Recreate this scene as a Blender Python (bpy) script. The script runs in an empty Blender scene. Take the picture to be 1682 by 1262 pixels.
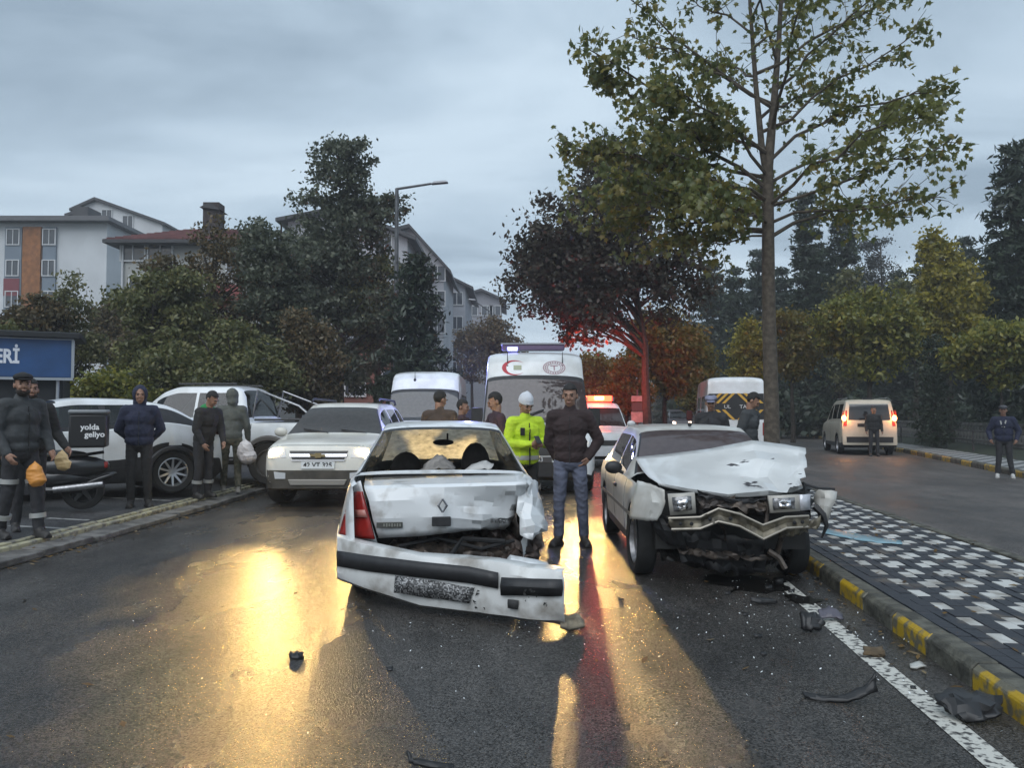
import bpy, bmesh, math, random
import numpy as np
from mathutils import Vector, Matrix, Euler
from mathutils.bvhtree import BVHTree

scene = bpy.context.scene
rad = math.radians

# ------------------------------------------------------------------ camera
EYE = 1.48
PITCH = rad(2.158)
cd = bpy.data.cameras.new("camera")
cam = bpy.data.objects.new("camera", cd)
scene.collection.objects.link(cam)
cam.location = (0, 0, EYE)
cam.rotation_euler = (rad(90) + PITCH, 0, 0)
cd.sensor_width = 36.0
cd.lens = 36.0 * 1300 / 1682
cd.clip_start = 0.05
cd.clip_end = 3000
scene.camera = cam

# ------------------------------------------------------------------ world: overcast dusk
SUN_EL, SUN_ROT = rad(12), rad(200)
w = bpy.data.worlds.new("World")
scene.world = w
w.use_nodes = True
nt = w.node_tree
nt.nodes.clear()
N, L = nt.nodes.new, nt.links.new
out = N("ShaderNodeOutputWorld")
sky = N("ShaderNodeTexSky"); sky.sky_type = 'NISHITA'; sky.sun_disc = False
sky.sun_elevation = SUN_EL; sky.sun_rotation = SUN_ROT; sky.air_density = 1.5; sky.dust_density = 3
bg1 = N("ShaderNodeBackground"); bg1.inputs[1].default_value = 0.05
L(sky.outputs[0], bg1.inputs[0])
tc = N("ShaderNodeTexCoord")
sep = N("ShaderNodeSeparateXYZ"); L(tc.outputs['Generated'], sep.inputs[0])
az = N("ShaderNodeMath"); az.operation = 'ABSOLUTE'; L(sep.outputs[2], az.inputs[0])
ad = N("ShaderNodeMath"); ad.operation = 'ADD'; ad.inputs[1].default_value = 0.16; L(az.outputs[0], ad.inputs[0])
dx = N("ShaderNodeMath"); dx.operation = 'DIVIDE'; L(sep.outputs[0], dx.inputs[0]); L(ad.outputs[0], dx.inputs[1])
dy = N("ShaderNodeMath"); dy.operation = 'DIVIDE'; L(sep.outputs[1], dy.inputs[0]); L(ad.outputs[0], dy.inputs[1])
cb = N("ShaderNodeCombineXYZ"); L(dx.outputs[0], cb.inputs[0]); L(dy.outputs[0], cb.inputs[1])
n1 = N("ShaderNodeTexNoise"); n1.inputs['Scale'].default_value = 1.15; n1.inputs['Detail'].default_value = 7
n1.inputs['Roughness'].default_value = 0.5; n1.inputs['Distortion'].default_value = 0.5
mp = N("ShaderNodeMapping"); mp.inputs['Location'].default_value = (3.1, 1.4, 0); mp.inputs['Scale'].default_value = (0.75, 1.25, 1)
L(cb.outputs[0], mp.inputs[0]); L(mp.outputs[0], n1.inputs['Vector'])
cr = N("ShaderNodeValToRGB")
cr.color_ramp.elements[0].position = 0.37; cr.color_ramp.elements[0].color = (0.200, 0.262, 0.330, 1)
cr.color_ramp.elements[1].position = 0.64; cr.color_ramp.elements[1].color = (0.390, 0.475, 0.555, 1)
e = cr.color_ramp.elements.new(0.5); e.color = (0.305, 0.385, 0.465, 1)
L(n1.outputs['Fac'], cr.inputs[0])
bg2 = N("ShaderNodeBackground"); bg2.inputs[1].default_value = 1.32
L(cr.outputs[0], bg2.inputs[0])
mx = N("ShaderNodeMixShader"); mx.inputs[0].default_value = 0.93
L(bg1.outputs[0], mx.inputs[1]); L(bg2.outputs[0], mx.inputs[2]); L(mx.outputs[0], out.inputs[0])

sd = bpy.data.lights.new("sun", 'SUN'); sd.energy = 1.5; sd.angle = rad(60); sd.color = (0.95, 0.97, 1.0)
sun = bpy.data.objects.new("sun", sd); scene.collection.objects.link(sun)
sun.rotation_euler = (rad(90) - rad(50), 0, rad(-20))

scene.view_settings.view_transform = 'Standard'
scene.view_settings.look = 'None'
scene.view_settings.exposure = 0.42
scene.view_settings.gamma = 1.0
scene.view_settings.use_curve_mapping = False
scene.render.engine = 'CYCLES'
scene.cycles.use_denoising = True
scene.cycles.max_bounces = 6
scene.cycles.diffuse_bounces = 2
scene.cycles.glossy_bounces = 3
scene.cycles.transparent_max_bounces = 10
scene.cycles.transmission_bounces = 4
scene.cycles.volume_bounces = 0
scene.cycles.sample_clamp_indirect = 4.0
scene.cycles.caustics_reflective = False
scene.cycles.caustics_refractive = False

# ------------------------------------------------------------------ helpers
COL = scene.collection
def at(px, py, D):
    """world point at pixel (px,py) of the 1682x1262 photograph, at ground distance D along +Y"""
    u = (px - 841) / 1300; v = -(py - 631) / 1300
    f = math.cos(PITCH) - math.sin(PITCH) * v; z = math.sin(PITCH) + math.cos(PITCH) * v
    return Vector((u * D / f, D, EYE + z * D / f))

def tag(o, label=None, cat=None, group=None, kind=None):
    if label: o["label"] = label
    if cat: o["category"] = cat
    if group: o["group"] = group
    if kind: o["kind"] = kind
    return o

def thing(name, label, cat, loc=(0, 0, 0), rz=0.0, group=None, s=1.0):
    o = bpy.data.objects.new(name, None); COL.objects.link(o)
    o.empty_display_size = 0.2
    o.location = loc; o.rotation_euler = (0, 0, rz); o.scale = (s, s, s)
    return tag(o, label, cat, group)

def mtx(o):
    return Matrix.Translation(o.location) @ o.rotation_euler.to_matrix().to_4x4() @ Matrix.Diagonal((*o.scale, 1))

def copy_tree(o, parent=None):
    c = o.copy(); COL.objects.link(c)
    if parent: c.parent = parent
    for ch in list(o.children): copy_tree(ch, c)
    return c

class MB:
    def __init__(s): s.v = []; s.f = []; s.m = []
    def add(s, vs, fs, m=0, T=None):
        o = len(s.v)
        s.v += [tuple(T @ Vector(p)) for p in vs] if T is not None else [tuple(p) for p in vs]
        s.f += [tuple(i + o for i in f) for f in fs]; s.m += [m] * len(fs)
        return s
    def box(s, c, d, rot=None, m=0, top=1.0):
        x, y, z = d[0] / 2, d[1] / 2, d[2] / 2
        vs = [(-x, -y, -z), (x, -y, -z), (x, y, -z), (-x, y, -z), (-x * top, -y * top, z), (x * top, -y * top, z), (x * top, y * top, z), (-x * top, y * top, z)]
        T = Matrix.Translation(c)
        if rot is not None: T = T @ (Euler(rot).to_matrix().to_4x4() if not isinstance(rot, Matrix) else rot)
        return s.add(vs, [(0, 3, 2, 1), (4, 5, 6, 7), (0, 1, 5, 4), (1, 2, 6, 5), (2, 3, 7, 6), (3, 0, 4, 7)], m, T)
    def tube(s, pts, r, n=8, m=0, cap=True, sx=1.0):
        pts = [Vector(p) for p in pts]; k = len(pts)
        if not hasattr(r, '__len__'): r = [r] * k
        vs = []; nrm = None
        for i, p in enumerate(pts):
            t = (pts[min(i + 1, k - 1)] - pts[max(i - 1, 0)])
            if t.length < 1e-9: t = Vector((0, 0, 1))
            t.normalize()
            if nrm is None:
                a = Vector((0, 0, 1)) if abs(t.z) < .9 else Vector((1, 0, 0))
                nrm = a.cross(t).normalized()
            nrm = (nrm - t * nrm.dot(t)).normalized(); b = t.cross(nrm)
            for j in range(n):
                a = 2 * math.pi * j / n
                vs.append(p + (nrm * math.cos(a) * sx + b * math.sin(a)) * r[i])
        fs = [(i * n + j, i * n + (j + 1) % n, (i + 1) * n + (j + 1) % n, (i + 1) * n + j) for i in range(k - 1) for j in range(n)]
        if cap: fs += [tuple(range(n - 1, -1, -1)), tuple(range((k - 1) * n, k * n))]
        return s.add(vs, fs, m)
    def lathe(s, prof, T=None, n=20, m=0, closed=False):
        """prof of (r, h): spun about local Z"""
        vs = [(r * math.cos(2 * math.pi * j / n), r * math.sin(2 * math.pi * j / n), h) for r, h in prof for j in range(n)]
        k = len(prof)
        fs = [(i * n + j, i * n + (j + 1) % n, ((i + 1) % k) * n + (j + 1) % n, ((i + 1) % k) * n + j) for i in range(k if closed else k - 1) for j in range(n)]
        return s.add(vs, fs, m, T)
    def grid(s, nu, nv, fn, m=0, T=None):
        vs = [fn(i / nu, j / nv) for i in range(nu + 1) for j in range(nv + 1)]
        fs = [(i * (nv + 1) + j, (i + 1) * (nv + 1) + j, (i + 1) * (nv + 1) + j + 1, i * (nv + 1) + j + 1) for i in range(nu) for j in range(nv)]
        return s.add(vs, fs, m, T)
    def prism(s, poly, vec, m=0, T=None):
        n = len(poly); vec = Vector(vec)
        vs = [Vector(p) for p in poly] + [Vector(p) + vec for p in poly]
        fs = [tuple(range(n - 1, -1, -1)), tuple(range(n, 2 * n))] + [(i, (i + 1) % n, n + (i + 1) % n, n + i) for i in range(n)]
        return s.add(vs, fs, m, T)
    def ell(s, c, r, rot=None, n=14, k=9, m=0):
        vs = [(0, 0, -1)]
        for i in range(1, k):
            a = math.pi * i / k - math.pi / 2
            vs += [(math.cos(a) * math.cos(2 * math.pi * j / n), math.cos(a) * math.sin(2 * math.pi * j / n), math.sin(a)) for j in range(n)]
        vs.append((0, 0, 1))
        fs = [(0, 1 + (j + 1) % n, 1 + j) for j in range(n)]
        for i in range(k - 2): fs += [(1 + i * n + j, 1 + i * n + (j + 1) % n, 1 + (i + 1) * n + (j + 1) % n, 1 + (i + 1) * n + j) for j in range(n)]
        o = 1 + (k - 2) * n
        fs += [(o + j, o + (j + 1) % n, len(vs) - 1) for j in range(n)]
        T = Matrix.Translation(c)
        if rot is not None: T = T @ Euler(rot).to_matrix().to_4x4()
        return s.add(vs, fs, m, T @ Matrix.Diagonal((*r, 1)))
    def cap(s, a, b, ra, rb, n=12, m=0):
        a, b = Vector(a), Vector(b); d = (b - a); l = max(d.length, 1e-6); d = d / l
        P = []; R_ = []
        for k in (90, 60, 30, 0):
            P.append(a - d * ra * math.sin(rad(k))); R_.append(max(ra * math.cos(rad(k)), ra * .04))
        for k in (0, 30, 60, 90):
            P.append(b + d * rb * math.sin(rad(k))); R_.append(max(rb * math.cos(rad(k)), rb * .04))
        return s.tube(P, R_, n, m)
    def build(s, name, mats, parent=None, angle=38, bev=0.0, kind=None, smooth=True, label=None, loc=None):
        me = bpy.data.meshes.new(name)
        me.from_pydata(s.v, [], s.f)
        if not isinstance(mats, (list, tuple)): mats = [mats]
        for mm in mats: me.materials.append(mm)
        if len(mats) > 1: me.polygons.foreach_set('material_index', np.array(s.m, dtype=np.int32))
        fix_mesh(me, smooth, angle)
        return link(name, me, parent, bev, kind, label, loc)

def fix_mesh(me, smooth=True, angle=38):
    bm = bmesh.new(); bm.from_mesh(me)
    bmesh.ops.recalc_face_normals(bm, faces=bm.faces)
    bm.to_mesh(me); bm.free()
    if smooth:
        me.polygons.foreach_set('use_smooth', np.ones(len(me.polygons), dtype=bool))
        me.set_sharp_from_angle(angle=rad(angle))
    me.update()

def link(name, me, parent=None, bev=0, kind=None, label=None, loc=None):
    o = bpy.data.objects.new(name, me); COL.objects.link(o)
    if parent is not None: o.parent = parent
    if loc is not None: o.location = loc
    if bev:
        b = o.modifiers.new("bevel", 'BEVEL'); b.width = bev; b.segments = 2; b.limit_method = 'ANGLE'; b.angle_limit = rad(40)
    if kind: o["kind"] = kind
    if label: o["label"] = label
    return o

def np_mesh(name, V, F, mat):
    """V (n,3) float, F (m,k) int all same size polygons"""
    me = bpy.data.meshes.new(name)
    V = np.asarray(V, dtype=np.float32); F = np.asarray(F, dtype=np.int32)
    me.vertices.add(len(V)); me.vertices.foreach_set('co', V.ravel())
    me.loops.add(F.size); me.loops.foreach_set('vertex_index', F.ravel())
    me.polygons.add(len(F)); me.polygons.foreach_set('loop_start', np.arange(0, F.size, F.shape[1], dtype=np.int32))
    me.update(calc_edges=True); me.validate()
    me.materials.append(mat)
    return me

def text(name, body, size, mat, parent=None, loc=(0, 0, 0), rot=(0, 0, 0), ext=0.002, kindlabel=None, bold=0.0, sx=1.0):
    c = bpy.data.curves.new(name, 'FONT'); c.body = body; c.size = size; c.extrude = ext; c.align_x = 'CENTER'; c.align_y = 'CENTER'
    c.offset = bold; c.resolution_u = 3
    c.materials.append(mat)
    tmp = bpy.data.objects.new(name, c); COL.objects.link(tmp)
    me = bpy.data.meshes.new_from_object(tmp.evaluated_get(bpy.context.evaluated_depsgraph_get()))
    bpy.data.objects.remove(tmp); bpy.data.curves.remove(c)
    o = bpy.data.objects.new(name, me); COL.objects.link(o)
    if parent is not None: o.parent = parent
    o.location = loc; o.rotation_euler = rot; o.scale = (sx, 1, 1)
    return o

# ------------------------------------------------------------------ materials
MATS = {}
def M(name, col, rough=0.5, metal=0.0, spec=0.5, var=0.0, vs=6.0, col2=None, bump=0.0, bs=60.0, emit=None, es=0.0, coat=0.0, detail=4, lo=0.4, hi=0.65, world=False):
    if name in MATS: return MATS[name]
    m = bpy.data.materials.new(name); m.use_nodes = True
    t = m.node_tree; b = t.nodes["Principled BSDF"]
    b.inputs['Base Color'].default_value = (*col, 1); b.inputs['Roughness'].default_value = rough
    b.inputs['Metallic'].default_value = metal; b.inputs['Specular IOR Level'].default_value = spec
    b.inputs['Coat Weight'].default_value = coat
    if emit: b.inputs['Emission Color'].default_value = (*emit, 1); b.inputs['Emission Strength'].default_value = es
    if var > 0 or bump > 0:
        tcn = t.nodes.new("ShaderNodeNewGeometry" if world else "ShaderNodeTexCoord")
        CO = tcn.outputs['Position' if world else 'Object']
    if var > 0:
        nz = t.nodes.new("ShaderNodeTexNoise"); nz.inputs['Scale'].default_value = vs; nz.inputs['Detail'].default_value = detail
        t.links.new(CO, nz.inputs['Vector'])
        r = t.nodes.new("ShaderNodeValToRGB"); c2 = col2 or tuple(c * (1 - var) for c in col)
        r.color_ramp.elements[0].position = lo; r.color_ramp.elements[1].position = hi
        r.color_ramp.elements[0].color = (*c2, 1); r.color_ramp.elements[1].color = (*col, 1)
        t.links.new(nz.outputs['Fac'], r.inputs[0]); t.links.new(r.outputs[0], b.inputs['Base Color'])
    if bump > 0:
        n2 = t.nodes.new("ShaderNodeTexNoise"); n2.inputs['Scale'].default_value = bs; n2.inputs['Detail'].default_value = 3
        t.links.new(CO, n2.inputs['Vector'])
        bp = t.nodes.new("ShaderNodeBump"); bp.inputs['Strength'].default_value = bump; bp.inputs['Distance'].default_value = 0.02
        t.links.new(n2.outputs['Fac'], bp.inputs['Height']); t.links.new(bp.outputs[0], b.inputs['Normal'])
    MATS[name] = m
    return m

def glass(name, tint=(0.5, 0.55, 0.58), dirt=0.0, dcol=(0.5, 0.5, 0.5), refl=1.0, rough=0.03, dv=.12):
    if name in MATS: return MATS[name]
    m = bpy.data.materials.new(name); m.use_nodes = True; t = m.node_tree; t.nodes.clear()
    o = t.nodes.new("ShaderNodeOutputMaterial")
    tr = t.nodes.new("ShaderNodeBsdfTransparent"); tr.inputs[0].default_value = (*tint, 1)
    gl = t.nodes.new("ShaderNodeBsdfGlossy"); gl.inputs['Roughness'].default_value = rough
    fr = t.nodes.new("ShaderNodeLayerWeight"); fr.inputs['Blend'].default_value = 0.25
    mr = t.nodes.new("ShaderNodeMapRange"); mr.inputs['To Min'].default_value = 0.05 * refl; mr.inputs['To Max'].default_value = min(0.9 * refl, 1)
    t.links.new(fr.outputs['Fresnel'], mr.inputs['Value'])
    a = t.nodes.new("ShaderNodeMixShader"); t.links.new(mr.outputs[0], a.inputs[0])
    base = tr
    if dirt > 0:
        tl = t.nodes.new("ShaderNodeBsdfTranslucent"); tl.inputs[0].default_value = (*dcol, 1)
        df = t.nodes.new("ShaderNodeBsdfDiffuse"); df.inputs[0].default_value = (*dcol, 1)
        dm = t.nodes.new("ShaderNodeMixShader"); dm.inputs[0].default_value = 0.35
        t.links.new(tl.outputs[0], dm.inputs[1]); t.links.new(df.outputs[0], dm.inputs[2])
        tcn = t.nodes.new("ShaderNodeTexCoord"); nz = t.nodes.new("ShaderNodeTexNoise"); nz.inputs['Scale'].default_value = 14; nz.inputs['Detail'].default_value = 6
        t.links.new(tcn.outputs['Object'], nz.inputs['Vector'])
        mr2 = t.nodes.new("ShaderNodeMapRange"); mr2.inputs['From Min'].default_value = 0.3; mr2.inputs['From Max'].default_value = 0.7
        mr2.inputs['To Min'].default_value = dirt * (1 - dv); mr2.inputs['To Max'].default_value = min(1, dirt * (1 + dv))
        t.links.new(nz.outputs['Fac'], mr2.inputs['Value'])
        bm_ = t.nodes.new("ShaderNodeMixShader"); t.links.new(mr2.outputs[0], bm_.inputs[0])
        t.links.new(tr.outputs[0], bm_.inputs[1]); t.links.new(dm.outputs[0], bm_.inputs[2]); base = bm_
    t.links.new(base.outputs[0], a.inputs[1]); t.links.new(gl.outputs[0], a.inputs[2]); t.links.new(a.outputs[0], o.inputs[0])
    MATS[name] = m
    return m

def leafmat(name, cols, trans=0.35):
    if name in MATS: return MATS[name]
    m = bpy.data.materials.new(name); m.use_nodes = True; t = m.node_tree; t.nodes.clear()
    o = t.nodes.new("ShaderNodeOutputMaterial")
    g = t.nodes.new("ShaderNodeNewGeometry"); r = t.nodes.new("ShaderNodeValToRGB")
    k = len(cols); el = r.color_ramp.elements
    for i, c in enumerate(cols):
        p = i / (k - 1)
        if i == 0: q = el[0]; q.position = 0
        elif i == k - 1: q = el[-1]; q.position = 1
        else: q = el.new(p)
        q.color = (*c, 1)
    t.links.new(g.outputs['Random Per Island'], r.inputs[0])
    d = t.nodes.new("ShaderNodeBsdfDiffuse"); tl = t.nodes.new("ShaderNodeBsdfTranslucent"); gl = t.nodes.new("ShaderNodeBsdfGlossy")
    gl.inputs['Roughness'].default_value = 0.35
    for q in (d, tl): t.links.new(r.outputs[0], q.inputs[0])
    a = t.nodes.new("ShaderNodeMixShader"); a.inputs[0].default_value = trans
    t.links.new(d.outputs[0], a.inputs[1]); t.links.new(tl.outputs[0], a.inputs[2])
    b = t.nodes.new("ShaderNodeMixShader"); b.inputs[0].default_value = 0.03
    t.links.new(a.outputs[0], b.inputs[1]); t.links.new(gl.outputs[0], b.inputs[2]); t.links.new(b.outputs[0], o.inputs[0])
    MATS[name] = m
    return m

def asphalt(name, base, wet_lo, wet_hi, seed, bump=0.5):
    m = bpy.data.materials.new(name); m.use_nodes = True; t = m.node_tree; b = t.nodes["Principled BSDF"]
    tcn = t.nodes.new("ShaderNodeTexCoord")
    def nz(sc, det, rough=.55, map_=None):
        n = t.nodes.new("ShaderNodeTexNoise"); n.inputs['Scale'].default_value = sc; n.inputs['Detail'].default_value = det; n.inputs['Roughness'].default_value = rough
        mpn = t.nodes.new("ShaderNodeMapping"); mpn.inputs['Location'].default_value = (seed, seed * .7, 0)
        if map_: mpn.inputs['Scale'].default_value = map_
        t.links.new(tcn.outputs['Object'], mpn.inputs[0]); t.links.new(mpn.outputs[0], n.inputs['Vector'])
        return n
    def ramp(src, p0, c0, p1, c1):
        r = t.nodes.new("ShaderNodeValToRGB"); r.color_ramp.elements[0].position = p0; r.color_ramp.elements[1].position = p1
        r.color_ramp.elements[0].color = (c0, c0, c0, 1) if not hasattr(c0, '__len__') else (*c0, 1)
        r.color_ramp.elements[1].color = (c1, c1, c1, 1) if not hasattr(c1, '__len__') else (*c1, 1)
        t.links.new(src, r.inputs[0]); return r
    def mul(a, b_, op='MULTIPLY'):
        q = t.nodes.new("ShaderNodeMix"); q.data_type = 'RGBA'; q.blend_type = op; q.inputs[0].default_value = 1
        t.links.new(a, q.inputs[6]); t.links.new(b_, q.inputs[7]); return q.outputs[2]
    big = nz(0.55, 6, .6, (1, .45, 1)); mid = nz(3.0, 5, .6, (1, .35, 1)); grain = nz(105, 3, .75); agg = t.nodes.new("ShaderNodeTexVoronoi"); agg.inputs['Scale'].default_value = 125
    t.links.new(tcn.outputs['Object'], agg.inputs['Vector'])
    c1 = ramp(big.outputs['Fac'], .36, tuple(x * .62 for x in base), .64, tuple(x * 1.2 for x in base))
    c2 = ramp(mid.outputs['Fac'], .32, .55, .6, 1.05)
    sx = t.nodes.new("ShaderNodeSeparateColor"); t.links.new(agg.outputs['Color'], sx.inputs[0])
    c3 = ramp(sx.outputs[0], .25, .35, .95, 2.2)
    col = mul(mul(c1.outputs[0], c2.outputs[0]), c3.outputs[0])
    t.links.new(col, b.inputs['Base Color'])
    r1 = ramp(big.outputs['Fac'], .32, wet_lo, .68, wet_hi)
    t.links.new(r1.outputs[0], b.inputs['Roughness'])
    s1 = ramp(sx.outputs[1], .15, .10, .95, .85)
    t.links.new(s1.outputs[0], b.inputs['Specular IOR Level'])
    bp = t.nodes.new("ShaderNodeBump"); bp.inputs['Strength'].default_value = bump; bp.inputs['Distance'].default_value = 0.022
    bs_ = ramp(mid.outputs['Fac'], .35, bump * .45, .62, bump * 1.15); t.links.new(bs_.outputs[0], bp.inputs['Strength'])
    t.links.new(grain.outputs['Fac'], bp.inputs['Height'])
    bp2 = t.nodes.new("ShaderNodeBump"); bp2.inputs['Strength'].default_value = bump; bp2.inputs['Distance'].default_value = 0.009; bp2.invert = True
    t.links.new(agg.outputs['Distance'], bp2.inputs['Height']); t.links.new(bp.outputs[0], bp2.inputs['Normal'])
    t.links.new(bp2.outputs[0], b.inputs['Normal'])
    return m

def worn_paint(name, paint, under, sc=14, lo=.42, hi=.52, rough=.5):
    m = M(name, paint, rough, var=.5, vs=sc, col2=under, detail=8, lo=lo, hi=hi, bump=.25, bs=70, world=True)
    return m

def spot(name, loc, target, power, col, size=70, blend=.6, r=.05, parent=None):
    d = bpy.data.lights.new(name, 'SPOT'); d.energy = power; d.color = col; d.spot_size = rad(size); d.spot_blend = blend; d.shadow_soft_size = r
    o = bpy.data.objects.new(name, d); COL.objects.link(o)
    if parent is not None: o.parent = parent
    o.location = loc
    o.rotation_euler = (Vector(target) - Vector(loc)).to_track_quat('-Z', 'Y').to_euler()
    return o
def point(name, loc, power, col, r=.06, parent=None):
    d = bpy.data.lights.new(name, 'POINT'); d.energy = power; d.color = col; d.shadow_soft_size = r
    o = bpy.data.objects.new(name, d); COL.objects.link(o)
    if parent is not None: o.parent = parent
    o.location = loc
    return o

def white_paint(): return M("white_car_paint", (0.74, 0.76, 0.77), 0.32, 0, 0.5, var=.2, vs=2.2, coat=.6, col2=(0.60, 0.61, 0.60))
RUBBER = M("tyre_rubber", (0.018, 0.018, 0.018), .75, var=.3, vs=20)
BLACKP = M("black_plastic", (0.022, 0.022, 0.024), .5, var=.3, vs=15)
DARK = M("dark_interior", (0.012, 0.012, 0.013), .8)
STEEL = M("steel", (0.42, 0.42, 0.43), .35, .9, var=.3, vs=30)
CHROME = M("chrome", (0.7, 0.7, 0.72), .15, 1.0)
ALLOY = M("alloy", (0.45, 0.46, 0.48), .35, .7)
GLASS = glass("car_glass", (0.22, 0.24, 0.25))
GLASSL = glass("light_car_glass", (0.45, 0.48, 0.5))
# ================================================================== GROUND
def lerp_tab(tab, x):
    xs = [a for a, b in tab]; ys = [b for a, b in tab]
    return float(np.interp(x, xs, ys))
XL = lambda D: lerp_tab([(-8, -5.2), (7.5, -4.86), (9, -4.76), (14.6, -4.62), (30, -4.0), (60, -1.6), (150, 8)], D)
XR = lambda D: 2.42 + .097 * (D - 3.74)
XM = lambda D: XR(D) + 2.05
XF = lambda D: lerp_tab([(-8, 5.6), (0, 7.3), (18.3, 11.85), (29.6, 14.8), (60, 20.8), (150, 40)], D)
PZ = lambda X: .10 + .05 * max(0, -5.2 - X)      # parking lot rises gently away from the kerb

def strip(name, xa, xb, zf, d0, d1, n, mat, nx=1, kind="structure"):
    mb = MB()
    def f(u, v):
        D = d0 + (d1 - d0) * u; x = xa(D) + (xb(D) - xa(D)) * v
        return (x, D, zf(x, D))
    mb.grid(n, nx, f)
    return mb.build(name, mat, kind=kind, smooth=False)

soil = M("soil_and_grass", (0.035, 0.04, 0.018), .95, var=.6, vs=.8, world=True, bump=.5, bs=8)
MB().add([(-1500, -300, -.03), (1500, -300, -.03), (1500, 2500, -.03), (-1500, 2500, -.03)], [(0, 1, 2, 3)]).build("terrain", soil, kind="structure", smooth=False)
road_m = asphalt("wet_asphalt", (0.056, 0.052, 0.048), .18, .35, 3.0, .42)
side_m = asphalt("damp_asphalt", (0.088, 0.076, 0.068), .36, .58, 9.0, .4)
lot_m = asphalt("lot_asphalt", (0.060, 0.060, 0.062), .40, .60, 5.0, .45)
Z0 = lambda x, D: 0.0
strip("road", lambda D: XL(D) - .15, lambda D: XR(D) + .6, Z0, -8, 150, 60, road_m)
strip("side_road", lambda D: XR(D) + .6, lambda D: XF(D) + .1, Z0, -8, 150, 60, side_m)
strip("parking_lot", lambda D: -32, lambda D: XL(D) - .62, lambda x, D: PZ(x), -8, 45, 40, lot_m, nx=10)

# ---- left kerb: cracked channel slabs and two rows of pale kerb stones
conc = M("old_concrete", (0.19, 0.18, 0.165), .7, var=.6, vs=5, world=True, bump=.6, bs=30, detail=8)
pale = worn_paint("pale_yellow_kerb", (0.40, 0.37, 0.24), (0.16, 0.15, 0.13), 9, .40, .56)
lk = bpy.data.objects.new("left_kerb", None); COL.objects.link(lk); lk["kind"] = "structure"
rk = random.Random(3)
D = 4.5
while D < 34:
    ln = rk.uniform(.8, 1.15); a = math.atan((XL(D + ln) - XL(D)) / ln)
    x = XL(D + ln / 2)
    b = MB().box((0, 0, .02), (.30 + rk.uniform(-.03, .03), ln - .03, .10)).build("kerb_slab", conc, lk, bev=.012)
    b.location = (x - .18, D + ln / 2, rk.uniform(-.012, .012)); b.rotation_euler = (rk.uniform(-.012, .012), rk.uniform(-.03, .06), -a + rk.uniform(-.015, .015))
    D += ln
D = 4.0
while D < 44:
    ln = 1.0; a = math.atan((XL(D + ln) - XL(D)) / ln)
    for k, (o, wd, zz) in enumerate(((.385, .085, .115), (.50, .075, .13))):
        b = MB().box((0, 0, zz / 2 - .04), (wd, ln - .012, zz + .08)).build("kerb_stone", pale, lk, bev=.014)
        b.location = (XL(D + ln / 2) - o, D + ln / 2, rk.uniform(-.006, .006)); b.rotation_euler = (0, rk.uniform(-.02, .02), -a)
    D += ln
strip("kerb_bed", lambda D: XL(D) - .66, lambda D: XL(D) + .0, lambda x, D: .012, 3, 45, 30, M("kerb_dirt", (0.03, 0.026, 0.022), .9, var=.5, vs=12, world=True))

# ---- median with paver bricks, yellow and plain kerb stones
MD0, MD1 = -4, 120
strip("median", lambda D: XR(D) + .10, lambda D: XM(D) - .10, lambda x, D: .095, MD0, MD1, 60, M("median_sand", (0.05, 0.045, 0.04), .9, var=.4, vs=10, world=True))
strip("median_verge", lambda D: XR(D) + .14, lambda D: XM(D) - .14, lambda x, D: .131, 19, MD1, 50, M("median_far_paving", (0.07, 0.068, 0.066), .7, var=.6, vs=6, world=True))
yel = worn_paint("worn_yellow_paint", (0.42, 0.27, 0.012), (0.13, 0.12, 0.085), 11, .43, .54, .45)
grime = M("mossy_concrete", (0.115, 0.11, 0.085), .7, var=.65, vs=7, world=True, bump=.8, bs=24, detail=8)
def kerb_run(name, xf, side, d0, d1, ln, h=.14, far=False):
    root = bpy.data.objects.new(name, None); COL.objects.link(root); root["kind"] = "structure"
    me_c = {}
    D = d0; i = 0
    while D < d1:
        a = math.atan((xf(D + ln) - xf(D)) / ln)
        mt = yel if i % 2 == 0 else grime
        key = i % 2
        if key not in me_c:
            mb = MB(); wd = .15
            poly = [(-wd / 2, 0, -.06), (wd / 2, 0, -.06), (wd / 2, 0, h), (-wd / 2 + .035, 0, h), (-wd / 2, 0, h - .035)] if side > 0 else \
                   [(-wd / 2, 0, -.06), (wd / 2, 0, -.06), (wd / 2, 0, h - .035), (wd / 2 - .035, 0, h), (-wd / 2, 0, h)]
            mb.prism([(p[0], -(ln - .012) / 2, p[2]) for p in poly], (0, ln - .012, 0))
            for fi in range(len(mb.f)):                     # the painted road-side face; the top stays bare concrete
                n = len(mb.f[fi])
                zs = [mb.v[k][2] for k in mb.f[fi]]; xs = [mb.v[k][0] for k in mb.f[fi]]
                outer = (max(xs) < -wd / 2 + .04) if side > 0 else (min(xs) > wd / 2 - .04)
                mb.m[fi] = 0 if (outer and n == 4) else 1
            me_c[key] = mb.build("kerb_stone", [mt, grime], root, smooth=False)
            o = me_c[key]
            o.modifiers.new("bevel", 'BEVEL').width = .008
        else:
            o = me_c[key].copy(); COL.objects.link(o); o.parent = root
        o.location = (xf(D + ln / 2) + side * .075, D + ln / 2, rk.uniform(-.006, .006)); o.rotation_euler = (rk.uniform(-.008, .008), rk.uniform(-.02, .02), -a + rk.uniform(-.008, .008))
        D += ln; i += 1
    return root
kerb_run("median_kerb", XR, 1, 1.52, 30, .56)
kerb_run("median_outer_kerb", XM, -1, 2.2, 40, .56)
kerb_run("far_kerb", lambda D: XF(D) - .075, 1, 12, 62, 1.0, .16)

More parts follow.
